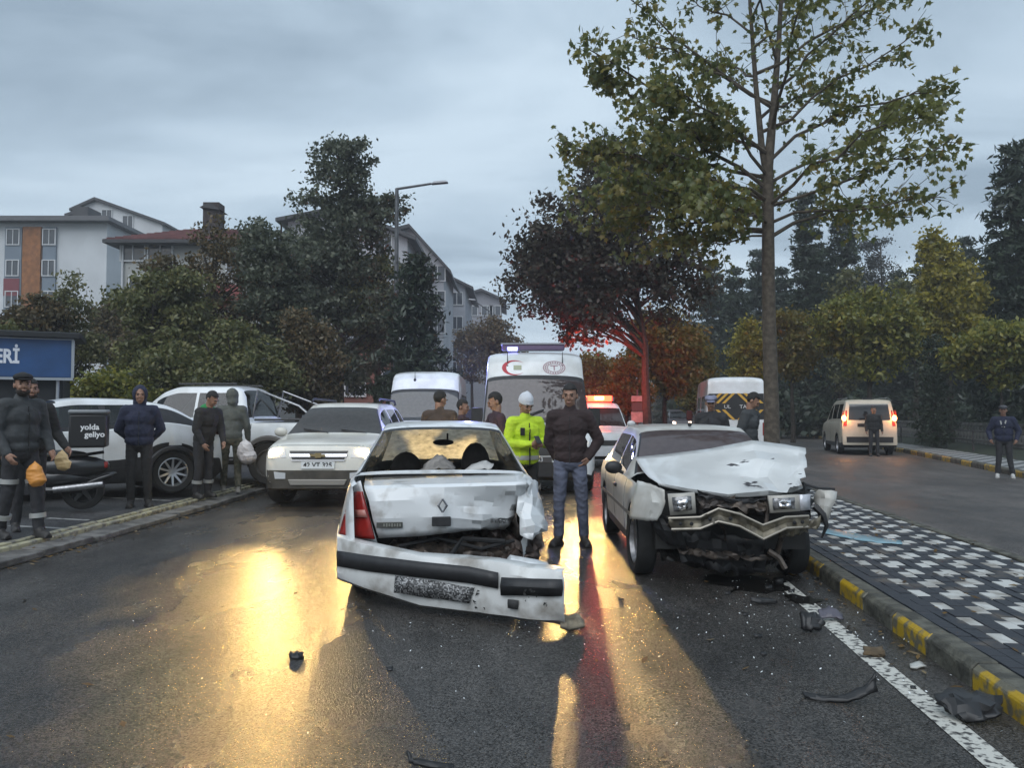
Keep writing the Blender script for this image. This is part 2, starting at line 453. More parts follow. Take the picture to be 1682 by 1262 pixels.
brick_w = M("white_paver", (0.50, 0.50, 0.475), .55, var=.6, vs=3.5, world=True, bump=.25, bs=60, detail=8, col2=(0.24, 0.22, 0.19), lo=.33, hi=.52)
brick_d = M("dark_paver", (0.022, 0.025, 0.032), .62, var=.55, vs=3.0, world=True, bump=.25, bs=60, detail=8, col2=(0.085, 0.072, 0.06), lo=.30, hi=.42)
cells = []
for c in range(17):
    sh = .1 if c % 3 == 2 else 0
    if c == 0: sh = .05
    for r in range(0, 82):
        D = 2.7 + r * .2 + sh
        x = XR(D) + .165 + .1 * (c + .5)
        if x + .06 > XM(D) - .15: continue
        wht = (c % 3 in (1, 2)) and c != 1 and r % 2 == 0
        px = 841 + x / D * 1300
        cells.append((D if px < 1720 else D + 100, x, D, wht))
cells.sort()
pavers = bpy.data.objects.get("median")
ang = -math.atan(.097)
pm = {}
rest = {True: MB(), False: MB()}
for k, (q, x, D, wht) in enumerate(cells):
    dz = rk.uniform(-.004, .004)
    if k < 300:
        if wht not in pm:
            pm[wht] = MB().box((0, 0, 0), (.0945, .1945, .06)).build("brick", brick_w if wht else brick_d, pavers, bev=.004, smooth=False); o = pm[wht]
        else:
            o = pm[wht].copy(); COL.objects.link(o); o.parent = pavers
        o.location = (x, D, .104 + dz); o.rotation_euler = (rk.uniform(-.02, .02), rk.uniform(-.03, .03), ang + rk.uniform(-.012, .012))
    else:
        rest[wht].box((x, D, .104 + dz), (.0945, .1945, .06), (rk.uniform(-.012, .012), rk.uniform(-.02, .02), ang))
rest[True].build("white_bricks", brick_w, pavers, kind="stuff", smooth=False)
rest[False].build("dark_bricks", brick_d, pavers, kind="stuff", smooth=False)

# ---- far pavement and its ground
fp = M("far_checker_paving", (0.05, 0.052, 0.055), .6)
t = fp.node_tree; ck = t.nodes.new("ShaderNodeTexChecker"); ck.inputs['Scale'].default_value = 3.4
ck.inputs['Color1'].default_value = (.33, .33, .32, 1); ck.inputs['Color2'].default_value = (.03, .033, .036, 1)
gq = t.nodes.new("ShaderNodeNewGeometry"); t.links.new(gq.outputs['Position'], ck.inputs['Vector']); t.links.new(ck.outputs[0], t.nodes["Principled BSDF"].inputs['Base Color'])
strip("far_pavement", lambda D: XF(D) + .07, lambda D: XF(D) + 1.5, lambda x, D: .15, 5, 120, 50, fp)
lawn = M("dim_lawn", (0.022, 0.032, 0.012), .95, var=.6, vs=1.5, world=True, bump=.7, bs=14)
strip("lawn", lambda D: XF(D) + 1.5, lambda D: XF(D) + 40, lambda x, D: .13 + .01 * (x - XF(D)), 5, 120, 40, lawn, nx=6)
strip("left_verge", lambda D: -40, lambda D: XL(D) - .62, lambda x, D: .06, 45, 150, 20, soil)

# ---- road markings
wl = worn_paint("worn_white_line", (0.52, 0.51, 0.46), (0.055, 0.052, 0.05), 26, .40, .50, .5)
line = lambda D: 2.03 + .0875 * (D - 3.306)
strip("edge_line", lambda D: line(D) - .055, lambda D: line(D) + .075, lambda x, D: .004, -2, 7.1, 20, wl)
bay = worn_paint("faded_bay_line", (0.30, 0.30, 0.29), (0.09, 0.09, 0.09), 8, .36, .5)
for i, (x0, x1, D) in enumerate(((-6.9, -5.36, 12.45), (-5.95, -5.42, 10.15), (-6.0, -5.35, 9.45), (-11.0, -6.2, 15.6))):
    MB().grid(6, 1, lambda u, v: (x0 + (x1 - x0) * u, D + .10 * v, PZ(x0 + (x1 - x0) * u) + .005)).build("bay_line", bay, kind="structure", smooth=False)

# ---- litter nobody could count: fallen leaves along kerbs, glass crumbs and grit on the road
def leaf_quads(pts, size, rng, tilt=.35):
    n = len(pts); P = np.asarray(pts, dtype=float)
    a = rng.uniform(0, 2 * math.pi, n); s = size * rng.uniform(.6, 1.3, n)
    t1 = np.stack([np.cos(a), np.sin(a), rng.uniform(-tilt, tilt, n)], 1) * s[:, None]
    t2 = np.stack([-np.sin(a), np.cos(a), rng.uniform(-tilt, tilt, n)], 1) * (s * .55)[:, None]
    V = np.stack([P - t1, P - t2 * .9 - t1 * .1, P + t1, P + t2 * .9 - t1 * .1], 1).reshape(-1, 3)
    return V, np.arange(4 * n).reshape(-1, 4)
rng = np.random.default_rng(5)
pts = []
for k in range(420):
    D = 5 + 22 * rng.random() ** 1.3; pts.append((XL(D) + .06 + abs(rng.normal(0, .10)) - .05, D, .014))
for k in range(160):
    D = 6 + 22 * rng.random(); pts.append((XL(D) - .30 + rng.normal(0, .08), D, .085))
for k in range(150):
    D = 3 + 12 * rng.random(); pts.append((XR(D) - .05 - abs(rng.normal(0, .12)), D, .014))
for k in range(220):
    D = 4 + 20 * rng.random(); o = rng.uniform(.3, 1.9); pts.append((XR(D) + o, D, .15))
for k in range(60):
    D = 3.4 + 14 * rng.random() ** 1.5; pts.append((rng.uniform(-4.5, XR(D)), D, .012))
V, F = leaf_quads(pts, .03, rng)
lit = leafmat("litter_leaf", [(0.10, 0.06, 0.025), (0.16, 0.10, 0.035), (0.06, 0.04, 0.025), (0.22, 0.17, 0.10)], .1)
tag(link("leaf_litter", np_mesh("leaf_litter", V, F, lit)), "scattered fallen leaves along the kerbs and gutter", "leaf litter", kind="stuff")
pts = [(rng.normal(.1, 1.5), 3.4 + 5.5 * rng.random(), .01) for k in range(70)] + [(rng.normal(2.0, .45), rng.normal(5.8, .8), .012) for k in range(320)] + [(rng.normal(-.4, .8), rng.normal(5.5, .5), .012) for k in range(160)]
V, F = leaf_quads(pts, .007, rng, .6)
tag(link("glass_crumbs", np_mesh("glass_crumbs", V, F, M("glass_crumb", (.75, .78, .78), .1, spec=.8))), "crumbs of broken glass and plastic on the wet road", "broken glass", kind="stuff")

stain = M("oil_and_coolant", (0.012, 0.011, 0.010), .10, spec=.6)
for k, (cx, cy, r, sd_) in enumerate(((2.05, 6.95, .34, 1), (2.3, 6.35, .12, 3), (-.1, 6.25, .26, 4))):
    q = random.Random(sd_); n = 40; ph = [q.uniform(0, 6.28) for _ in range(4)]
    P = [(cx + r * (1 + .28 * math.sin(3 * a + ph[0]) + .2 * math.sin(5 * a + ph[1]) + .12 * math.sin(9 * a + ph[2])) * math.cos(a), cy + 1.3 * r * (1 + .25 * math.sin(2 * a + ph[3]) + .15 * math.sin(7 * a + ph[1])) * math.sin(a), .006 + .0006 * k) for a in [2 * math.pi * i / n for i in range(n)]]
    mb = MB().add(P + [(cx, cy, .006 + .0006 * k)], [(i, (i + 1) % n, n) for i in range(n)]); mb.build("fluid_stain", stain, kind="structure", smooth=False)
# ================================================================== BUILDINGS
rb = random.Random(11)
WPANE = M("window_pane", (0.05, 0.06, 0.075), .12, spec=.8)
WFRM = M("window_frame_white", (0.55, 0.56, 0.57), .5)
ROOFD = M("dark_roof", (0.045, 0.045, 0.05), .6, var=.3, vs=1)
def wall_mat(n, c): return M(n, c, .85, var=.14, vs=.35, detail=8, bump=.15, bs=4)

def window(par, x, z, wd, h, y, split=2):
    f = MB(); t = .09
    for (cx, cz, a, b) in ((0, h / 2, wd + t, t), (0, -h / 2, wd + t, t), (-wd / 2, 0, t, h - t), (wd / 2, 0, t, h - t)): f.box((cx, 0, cz), (a, .14, b))
    for k in range(1, split): f.box((-wd / 2 + wd * k / split, 0, 0), (.07, .12, h - t))
    o = f.build("window", WFRM, par, smooth=False); o.location = (x, y - .03, z)
    p = MB().box((0, .02, 0), (wd - .02, .04, h - .02)).build("pane", WPANE, o, smooth=False)
    return o

def px2x(px, D): return (px - 841) / 1300 * D
def py2z(py, D): return EYE + (680 - py) / 1300 * D

# -- white apartment block with the brick strip
D = 72
b = thing("apartment_block", "white apartment block with orange brick strip and flat grey roof", "building", (px2x(60, D), D, 0))
X = lambda px: px2x(px, D) - px2x(60, D); Zt = py2z(362, D)
wm = wall_mat("white_render", (0.62, 0.64, 0.66)); blu = wall_mat("blue_grey_panel", (0.20, 0.24, 0.29)); brk = M("orange_brick_cladding", (0.34, 0.14, 0.05), .9, var=.35, vs=3, bump=.4, bs=14)
mb = MB(); mb.box(((X(-140) + X(166)) / 2, 8, Zt / 2), (X(166) - X(-140), 15, Zt)); mb.build("wall", wm, b, smooth=False)
MB().box(((X(29) + X(59)) / 2, .36, Zt / 2 - .2), (X(59) - X(29), .4, Zt - .4)).build("brick_strip", brk, b, smooth=False)
MB().box(((X(-2) + X(26)) / 2, .44, Zt / 2 - .2), (X(26) - X(-2), .25, Zt - .4)).build("facade_bay", blu, b, smooth=False)
MB().box(((X(61) + X(83)) / 2, .44, Zt / 2 - .2), (X(83) - X(61), .25, Zt - .4)).build("facade_bay", blu, b, smooth=False)
red = wall_mat("maroon_panel", (0.20, 0.05, 0.06))
MB().box(((X(-2) + X(24)) / 2, .30, py2z(470, D)), (X(24) - X(-2), .1, 1.6)).build("spandrel", red, b, smooth=False)
for py in (386, 438, 490, 542):
    for cx in (12, 72, -40, -90): window(b, X(cx), py2z(py, D), (1.15 if cx > 0 else 1.5), 1.45, .31 if cx > 0 else .47)
for py in (386, 438, 490, 542):
    o = window(b, X(166) + .03, py2z(py, D), 1.3, 1.4, 6); o.rotation_euler = (0, 0, rad(90))
MB().box(((X(-140) + X(172)) / 2, 7.6, Zt + .25), (X(172) - X(-140) + .8, 16.4, .5), top=.97).build("roof", ROOFD, b, smooth=False)
MB().box(((X(84) + X(111)) / 2, 4, Zt + 1.2), (X(111) - X(84), 2.4, 1.9)).build("chimney", ROOFD, b, smooth=False)

def gable_block(name, label, D, xl, xr, ridge_px, ridge_py, eL, eR, wm, depth, oh=.5, wins=(), wd=1.2, wh=1.4):
    """gable end faces the camera: left eave py eL, right eave py eR"""
    x0 = px2x((xl + xr) / 2, D); b = thing(name, label, "building", (x0, D, 0))
    a, c, r = px2x(xl, D) - x0, px2x(xr, D) - x0, px2x(ridge_px, D) - x0
    zl, zr, zt = py2z(eL, D), py2z(eR, D), py2z(ridge_py, D)
    MB().prism([(a, 0, 0), (c, 0, 0), (c, 0, zr), (r, 0, zt), (a, 0, zl)], (0, depth, 0)).build("wall", wm, b, smooth=False)
    rf = MB()
    for (xa, za) in ((a, zl), (c, zr)):
        s = 1 if xa > r else -1; sl = (za - zt) / abs(xa - r) if abs(xa - r) > .01 else 0
        xe = xa + s * oh; ze = za + sl * oh
        rf.prism([(r, -oh, zt + .02), (xe, -oh, ze + .02), (xe, -oh, ze + .30), (r, -oh, zt + .34)], (0, depth + 2 * oh, 0))
    rf.build("roof", ROOFD, b, smooth=False)
    for (px, py) in wins: window(b, px2x(px, D) - x0, py2z(py, D), wd, wh, -.02)
    return b
gable_block("gabled_house", "white gabled house behind the flat grey roof", 90, 118, 262, 152, 327, 342, 366, wall_mat("white_gable", (0.6, 0.61, 0.62)), 12, wins=((170, 352), (205, 362), (190, 392)))
g = gable_block("dark_roofed_annex", "low annex with a broad dark roof below the white gable", 80, 122, 214, 140, 346, 352, 386, wm, 8, oh=.9)
# -- house with the red tiled roof
D = 48; x0 = px2x(330, D)
b = thing("tiled_house", "house with red tiled roof and tall brown chimney among the trees", "house", (x0, D, 0))
X = lambda px: px2x(px, D) - x0; ze, zt = py2z(396, D), py2z(360, D)
cream = wall_mat("cream_render", (0.42, 0.42, 0.40)); tile = M("red_roof_tile", (0.15, 0.045, 0.045), .7, var=.4, vs=2)
MB().box(((X(196) + X(420)) / 2, 5, ze / 2), (X(420) - X(196), 10, ze)).build("wall", cream, b, smooth=False)
rf = MB(); a, c = X(176), X(440)
rf.add([(a, -.9, ze), (c, -.9, ze), (c, 10.9, ze), (a, 10.9, ze), (a + 2.6, 5, zt + .6), (c - 2.6, 5, zt + .6)], [(0, 1, 5, 4), (1, 2, 5), (2, 3, 4, 5), (3, 0, 4), (0, 3, 2, 1)])
rf.box(((a + c) / 2, 5, ze - .12), (c - a, 11.9, .2), m=1)
rfo = rf.build("roof", [tile, ROOFD], b, smooth=False)
tl = MB()
for k in range(11):       # tile courses as raised rolls
    f = (k + .5) / 11; y = -.9 + 5.9 * f; z = ze + (zt + .6 - ze) * f; tl.tube([(a + 2.6 * f, y, z + .03), (c - 2.6 * f, y, z + .03)], .055, 5)
tl.build("tile_course", tile, rfo, smooth=False)
ch = M("brown_chimney_brick", (0.06, 0.045, 0.045), .9, var=.4, vs=4)
MB().box(((X(317) + X(344)) / 2, 1.6, py2z(352, D)), (X(344) - X(317), 1.0, 2.3)).build("chimney", ch, b, smooth=False)
MB().prism([(X(313), .9, py2z(328, D) - .1), (X(349), .9, py2z(331, D) - .15), (X(330), .9, py2z(322, D))], (0, 1.4, 0)).build("chimney_cap", ROOFD, b, smooth=False)
MB().box(((X(345) + X(395)) / 2, -.12, py2z(488, D)), (X(395) - X(345), .2, 1.5)).build("balcony_panel", M("dull_red_panel", (0.22, 0.06, 0.055), .8), b, smooth=False)
for px, py in ((215, 410), (260, 412), (230, 470), (300, 470), (390, 430), (240, 520), (330, 530), (385, 520)): window(b, X(px), py2z(py, D), 1.5, 1.3, -.03)
MB().tube([(X(196) + .1, -.12, ze - .2), (X(196) + .1, -.12, 0)], .07, 8).build("downpipe", WFRM, b)
gw = wall_mat("grey_white_render", (0.46, 0.47, 0.50)); gw2 = wall_mat("pale_grey_render", (0.38, 0.39, 0.43)); gw3 = wall_mat("grey_render", (0.30, 0.30, 0.33))
gable_block("gabled_apartment", "tall gabled apartment building behind the street lamp", 64, 470, 668, 560, 345, 362, 390, gw, 10, .8, wins=[(x, y) for x in (470, 520, 575, 630) for y in (400, 440, 485, 530, 575)])
gable_block("stepped_apartment", "pale apartment building with a steep dark eave right of the lamp pole", 72, 640, 728, 672, 374, 382, 436, gw, 12, .7, wins=[(x, y) for x in (676, 700, 718) for y in ((412, 448, 490, 535) if x < 690 else (448, 490, 535))], wd=1.4)
gable_block("low_eaved_apartment", "grey apartment building with a sloping roof beyond the conifer", 88, 700, 764, 706, 442, 445, 470, gw2, 14, .9, wins=[(x, y) for x in (732, 750) for y in (490, 530, 570, 605)], wd=1.3)
gable_block("far_apartment", "farthest dim grey apartment building at the bend of the street", 112, 758, 822, 790, 478, 488, 492, gw3, 14, .8, wins=[(x, y) for x in (775, 800, 813) for y in (510, 545, 580)], wd=1.6)
gable_block("ground_floor_shop", "low reddish building with pale shutters under the dark tree", 46, 560, 640, 600, 560, 572, 572, M("reddish_wall", (0.20, 0.09, 0.07), .9), 5, .4, wins=((575, 630), (592, 630), (628, 632)), wd=.6, wh=1.5)

# ================================================================== TREES
def leaves_np(P, Nn, size, rng, aspect=.55, droop=0.0):
    n = len(P)
    a = rng.normal(0, 1, (n, 3)); a[:, 2] -= droop; a /= np.linalg.norm(a, axis=1)[:, None]
    b = rng.normal(0, 1, (n, 3)); b -= a * (a * b).sum(1)[:, None]; b /= np.linalg.norm(b, axis=1)[:, None]
    s = size * rng.uniform(.6, 1.35, n)[:, None]
    V = np.stack([P - a * s, P + b * s * aspect, P + a * s, P - b * s * aspect], 1).reshape(-1, 3)
    return V, np.arange(4 * n).reshape(-1, 4)

BARK = M("dark_bark", (0.045, 0.036, 0.028), .9, var=.5, vs=9, bump=.6, bs=25)
BARK2 = M("grey_bark", (0.12, 0.105, 0.085), .85, var=.5, vs=14, bump=.5, bs=40)
def bend(a, b, rng, sag=0.0, k=4, wob=.06):
    a, b = np.array(a, float), np.array(b, float); L = np.linalg.norm(b - a); o = []
    for i in range(k + 1):
        t = i / k; p = a + (b - a) * t
        p[2] += sag * L * math.sin(math.pi * t)
        if 0 < i < k: p += rng.normal(0, wob * L * .5, 3)
        o.append(tuple(p))
    return o

def broad_tree(name, label, loc, h, tr, blobs, ncl, nleaf, size, mat, seed, crad=.5, group=None, bark=None, cat="tree", gap=.0, trunk_to=None, aspect=.55, stems=1, droop=.3):
    """blobs: (dx, dy, z, rx, ry, rz) crown volumes relative to the base"""
    rng = np.random.default_rng(seed); bark = bark or BARK
    t = thing(name, label, cat, loc, 0, group)
    tb = MB(); top = trunk_to or h * .85
    zb = min(bb[2] - bb[5] for bb in blobs); axes = []
    for s in range(stems):
        off = rng.normal(0, .5, 2) if stems > 1 else rng.normal(0, .12, 2)
        bx = np.average([bb[0] for bb in blobs]); by = np.average([bb[1] for bb in blobs])
        b0 = rng.normal(0, .22, 2) if stems > 1 else np.zeros(2)
        pts = []
        for k in range(8):
            f = k / 7; e = max(0, (f * top - zb) / max(top - zb, .1))
            pts.append((b0[0] + (bx * .75 + off[0]) * e + rng.normal(0, .02) * h * .15, b0[1] + (by * .75 + off[1]) * e, top * f))
        axes.append(pts); tb.tube(pts, [tr * (1 - .82 * (k / 7)) for k in range(8)], 8)
    vol = np.array([(bb[3] * bb[4] * bb[5]) ** .75 for bb in blobs]); vol = vol / vol.sum()
    C = []
    while len(C) < ncl:
        bb = blobs[rng.choice(len(blobs), p=vol)]
        d = rng.normal(0, 1, 3); d /= np.linalg.norm(d); r = rng.random() ** .45
        if gap and math.sin(d[0] * 5 + seed) * math.sin(d[2] * 6 + seed * 2) * math.sin(d[1] * 4) > .25 - gap: continue
        C.append((bb[0] + d[0] * bb[3] * r, bb[1] + d[1] * bb[4] * r, bb[2] + d[2] * bb[5] * r))
    C = np.array(C)
    for i in range(0, ncl, max(1, ncl // 70)):
        c = C[i]; ax = axes[i % stems]; zt = min(max(zb * .9, c[2] - .55 * math.hypot(c[0], c[1]) - .2), top * .97)
        f = zt / top * 7; k = int(min(6, f)); q = np.array(ax[k]) + (np.array(ax[k + 1]) - np.array(ax[k])) * (f - k)
        r0 = tr * (1 - .82 * f / 7) * .5
        tb.tube(bend(q, c, rng, .08), [r0, r0 * .7, r0 * .5, r0 * .33, r0 * .15], 5, cap=False)
    tb.build("trunk", bark, t)
    P = np.repeat(C, nleaf, 0) + rng.normal(0, 1, (ncl * nleaf, 3)) * (crad * rng.uniform(.5, 1.2, ncl).repeat(nleaf)[:, None]) * np.array([1, 1, .62])
    P[:, 2] = np.maximum(P[:, 2], .05)
    V, F = leaves_np(P, None, size, rng, aspect, droop)
    link("crown", np_mesh("crown", V, F, mat), t)
    return t

def conifer(name, label, loc, h, R_, base, mat, seed, nwh=16, nb=8, leaf=.16, group=None, power=.8, sag=-.25, dens=26, tr=None, cat="tree"):
    rng = np.random.default_rng(seed); t = thing(name, label, cat, loc, 0, group)
    tr = tr or h * .014 + .03
    tb = MB().tube([(0, 0, 0), (.02, 0, h * .3), (-.02, .03, h * .65), (0, 0, h * .99)], [tr, tr * .8, tr * .45, .015], 8)
    P = []
    for i in range(nwh):
        f = (i + rng.uniform(-.3, .3)) / nwh; f = min(max(f, 0), .985); z = base + (h - base) * f; r = R_ * (1 - f) ** power * rng.uniform(.78, 1.12) + .08
        n = max(4, int(nb * (1 - .45 * f)))
        for k in range(n):
            a = 2 * math.pi * (k + rng.random() * .7) / n + i; rr = r * rng.uniform(.7, 1.1)
            e = np.array([math.cos(a) * rr, math.sin(a) * rr, z + sag * rr + rng.uniform(-.1, .15)])
            if i % 2 == 0 or h < 8: tb.tube([(0, 0, z), tuple(e)], [tr * .22 * (1 - f) + .012, .006], 4, cap=False)
            m = int(dens * (rr / R_ + .25))
            u = rng.random(m) ** .7
            q = np.array([0, 0, z]) * (1 - u[:, None]) + e * u[:, None] + rng.normal(0, 1, (m, 3)) * (.10 + .10 * R_ * (1.15 - u[:, None])) * np.array([1, 1, .55])
            P.append(q)
    tb.build("trunk", BARK, t)
    V, F = leaves_np(np.concatenate(P), None, leaf, rng, .30, .35)
    link("crown", np_mesh("crown", V, F, mat), t)
    return t

G_DARK = leafmat("needle_dark", [(0.018, 0.030, 0.019), (0.036, 0.051, 0.033), (0.054, 0.071, 0.042)], .2)
G_GREY = leafmat("grey_green_leaf", [(0.052, 0.064, 0.044), (0.091, 0.107, 0.070), (0.133, 0.146, 0.094)], .3)
G_OLIVE = leafmat("olive_leaf", [(0.066, 0.078, 0.030), (0.121, 0.133, 0.049), (0.198, 0.179, 0.066)], .3)
G_BROWN = leafmat("brownish_leaf", [(0.056, 0.048, 0.026), (0.104, 0.088, 0.045), (0.176, 0.115, 0.048)], .3)
G_LIGHT = leafmat("light_green_leaf", [(0.081, 0.097, 0.038), (0.135, 0.142, 0.061), (0.203, 0.189, 0.081)], .35)
G_YEL = leafmat("yellow_leaf", [(0.132, 0.130, 0.022), (0.265, 0.220, 0.028), (0.345, 0.293, 0.039), (0.093, 0.106, 0.028)], .4)
G_YGR = leafmat("yellow_green_leaf", [(0.086, 0.105, 0.026), (0.163, 0.174, 0.035), (0.288, 0.252, 0.042)], .35)
G_RED = leafmat("red_brown_leaf", [(0.040, 0.038, 0.026), (0.058, 0.050, 0.034), (0.070, 0.064, 0.040), (0.066, 0.044, 0.034)], .25)
G_ORG = leafmat("orange_leaf", [(0.13, 0.115, 0.022), (0.20, 0.15, 0.026), (0.11, 0.108, 0.024), (0.24, 0.15, 0.03)], .4)

def bt(px, D, top, hw, bot, name, label, mat, seed, ncl=150, nl=55, size=.07, crad=.42,  z0=0.0, cx=None, squash=1.0, **kw):
    """a broad tree whose crown spans py top..bot and px +-hw at distance D"""
    s = D / 1300; x = px2x(px, D); zt, zb = py2z(top, D) - z0, max(py2z(bot, D) - z0, .3)
    dx = 0 if cx is None else px2x(cx, D) - x; rz = (zt - zb) / 2; rx = hw * s
    q = random.Random(seed); blobs = [(dx, 0, zb + rz * .95, rx * .66, rx * .62, rz * .74)]
    for k in range(9):
        a = q.uniform(0, 6.283); e = q.uniform(-.9, .95); f = math.sqrt(max(0, 1 - e * e)); g = q.uniform(.26, .44)
        blobs.append((dx + rx * (1 - g) * math.cos(a) * f, rx * (1 - g) * .8 * math.sin(a) * f, zb + rz + rz * (1 - g * .8) * e, rx * g, rx * g, rz * g * .75))
    return broad_tree(name, label, (x, D, z0), zt, kw.pop('tr', .05 + zt * .012), blobs, int(ncl * .8), int(nl * 1.15), size * 1.32, mat, seed, crad * .66, **kw)

# left side
t = broad_tree("tall_open_tree", "tallest dark tree with open clumpy crown beside the street lamp", (px2x(556, 31.5), 31.5, 0), 13.3, .19,
    [(.1, 0, 11.5, 1.2, 1.0, 1.4), (.3, 0, 9.6, 2.3, 1.6, 1.3), (1.5, 0, 9.7, 1.15, .8, .5), (-.2, 0, 7.6, 2.7, 2.0, 1.5), (.1, 0, 5.6, 2.8, 2.0, 1.6), (.1, 0, 3.2, 2.2, 1.8, 1.3)], 360, 85, .095, G_GREY, 21, .27, trunk_to=12.2)
conifer("spruce", "bushy dark conifer standing under the street lamp", (px2x(682, 26), 26, 0), 6.9, 1.55, .9, G_DARK, 22, 20, 13, .13, dens=60, power=.55, sag=-.12)
bt(352, 27, 330, 120, 640, "scrub_tree", "brownish open tree with bare forked stems before the tiled house", G_BROWN, 23, 330, 60, .055, .36, stems=3)
bt(445, 25, 300, 78, 640, "scrub_tree", "slender upright tree between the tiled house and the tallest tree", G_GREY, 24, 200, 60, .055, .30)
bt(262, 23, 424, 92, 655, "scrub_tree", "dark green spreading tree below the red tiled roof", G_OLIVE, 25, 260, 70, .055, .34, stems=2)
bt(118, 25, 442, 62, 650, "young_birch", "sparse pale green young tree in front of the white apartment wall", G_LIGHT, 26, 130, 50, .05, .30)
bt(52, 24, 470, 52, 640, "scrub_tree", "rusty brown bush in front of the brick strip", G_BROWN, 27, 140, 60, .055, .32, stems=2)
bt(-20, 22, 520, 60, 640, "scrub_tree", "green bush above the kiosk at the frame edge", G_OLIVE, 28, 120, 60, .055, .32)
bt(410, 22, 520, 90, 700, "shrub", "large dark green shrub behind the white pickup", G_OLIVE, 29, 280, 80, .05, .33, stems=3, cat="shrub")
bt(300, 21, 560, 80, 705, "shrub", "low dense shrub behind the pickup cab", G_OLIVE, 30, 220, 80, .05, .32, stems=3, cat="shrub")
bt(185, 20, 590, 70, 705, "shrub", "low olive shrub beside the kiosk", G_YGR, 31, 180, 80, .05, .3, stems=3, cat="shrub")
bt(505, 23, 500, 60, 690, "shrub", "yellowish brown shrub left of the tallest trunk", G_BROWN, 32, 200, 70, .05, .3, stems=3, cat="shrub")
bt(620, 32, 360, 66, 600, "scrub_tree", "thin olive tree filling the gap under the lamp arm", G_OLIVE, 33, 160, 60, .055, .32)
bt(490, 34, 350, 90, 640, "scrub_tree", "dusky tree standing behind the tallest trunk", G_GREY, 34, 200, 60, .06, .36)
bt(200, 34, 455, 80, 640, "scrub_tree", "dusky tree close to the downpipe of the tiled house", G_BROWN, 39, 200, 60, .06, .36)
bt(822, 52, 508, 48, 650, "street_tree", "brown street tree behind the ambulance roof", G_BROWN, 35, 170, 50, .085, .5)
bt(775, 58, 520, 30, 650, "street_tree", "small dim street tree before the farthest apartment building", G_BROWN, 36, 90, 50, .085, .5)
# centre
t = broad_tree("red_leaved_tree", "large dark red-brown tree over the emergency vehicles", (px2x(1062, 26), 26, 0), 10.4, .17,
    [(-1.7, 0, 7.0, 2.5, 2.2, 2.1), (-.9, 0, 9.0, 1.6, 1.5, 1.35), (-3.4, 0, 6.2, 1.5, 1.3, 1.5), (.7, 0, 6.0, 1.4, 1.4, 1.5), (-2.1, 0, 5.0, 1.9, 1.5, 1.3), (-1.3, 0, 10.1, .5, .5, .6), (1.6, 0, 5.6, .7, .7, .6)], 380, 95, .085, G_RED, 40, .33, trunk_to=8.6)
bt(1092, 33, 478, 70, 665, "yellow_tree", "broad yellow-orange tree right of the red beacon", G_ORG, 41, 260, 60, .07, .38)
bt(1030, 31, 560, 40, 690, "yellow_tree", "small orange tree directly behind the red beacon", G_ORG, 42, 140, 60, .065, .34)
bt(985, 40, 560, 36, 690, "yellow_tree", "dull orange tree glimpsed between ambulance and beacon", G_ORG, 43, 140, 60, .075, .4)
bt(1150, 38, 560, 40, 690, "yellow_tree", "ochre tree just left of the rescue van roof", G_ORG, 44, 140, 60, .075, .4)
bt(1228, 37, 520, 38, 640, "yellow_tree", "yellow-green round tree left of the maple trunk", G_YEL, 45, 170, 60, .065, .36)
bt(1302, 35, 505, 40, 640, "yellow_tree", "golden narrow tree right of the maple trunk", G_ORG, 46, 160, 60, .065, .34, z0=.2)
# right
bt(1430, 33, 425, 82, 655, "yellow_tree", "big olive-green tree drooping over the small van", G_YGR, 47, 360, 75, .075, .38, z0=.2)
bt(1560, 35, 345, 75, 630, "yellow_tree", "tall bright yellow tree beyond the far pavement", G_YEL, 48, 380, 70, .08, .40, z0=.2)
bt(1645, 29, 500, 80, 650, "yellow_tree", "yellow-green tree on a thin trunk behind the standing man", G_YGR, 49, 260, 70, .075, .36, z0=.2, tr=.07)
bt(1505, 44, 400, 50, 640, "yellow_tree", "dim olive tree between the big olive tree and the tall yellow one", G_OLIVE, 50, 170, 60, .085, .45, z0=.2)
bt(1380, 50, 430, 60, 680, "park_tree", "dull green tree behind the drooping olive tree", G_OLIVE, 71, 200, 60, .095, .5, z0=.2)
bt(1450, 60, 345, 48, 600, "bare_poplar", "grey feathery half-bare poplar against the sky", leafmat("grey_twig", [(0.05, 0.055, 0.052), (0.08, 0.085, 0.08), (0.06, 0.06, 0.05)], .2), 51, 130, 60, .075, .55, z0=.2, bark=BARK2)
conifer("cypress", "dark narrow cypress behind the small van", (px2x(1535, 31), 31, .2), 4.4, .85, .1, G_DARK, 52, 16, 9, .09, power=.35, sag=.25, dens=40)
conifer("tall_conifer", "tall black-green conifer at the right edge of the frame", (px2x(1680, 36), 36, .2), 14.0, 2.7, .8, G_DARK, 53, 28, 14, .19, dens=70, power=.5)
conifer("columnar_conifer", "columnar dark conifer nearest the maple trunk", (px2x(1328, 50), 50, .2), 15.6, 1.5, .6, G_DARK, 54, 32, 11, .20, power=.35, sag=.2, dens=55)
conifer("columnar_conifer", "columnar dark conifer with a yellowish tip left of the poplar", (px2x(1388, 53), 53, .2), 14.8, 1.8, .6, G_DARK, 55, 32, 11, .20, power=.35, sag=.2, dens=55)
src = conifer("park_conifer", "dark park conifer standing in the wood behind the right-hand road", (px2x(1208, 60), 60, .2), 12.6, 2.4, .5, G_DARK, 56, 24, 12, .25, group="dark park conifers", dens=60, power=.6)
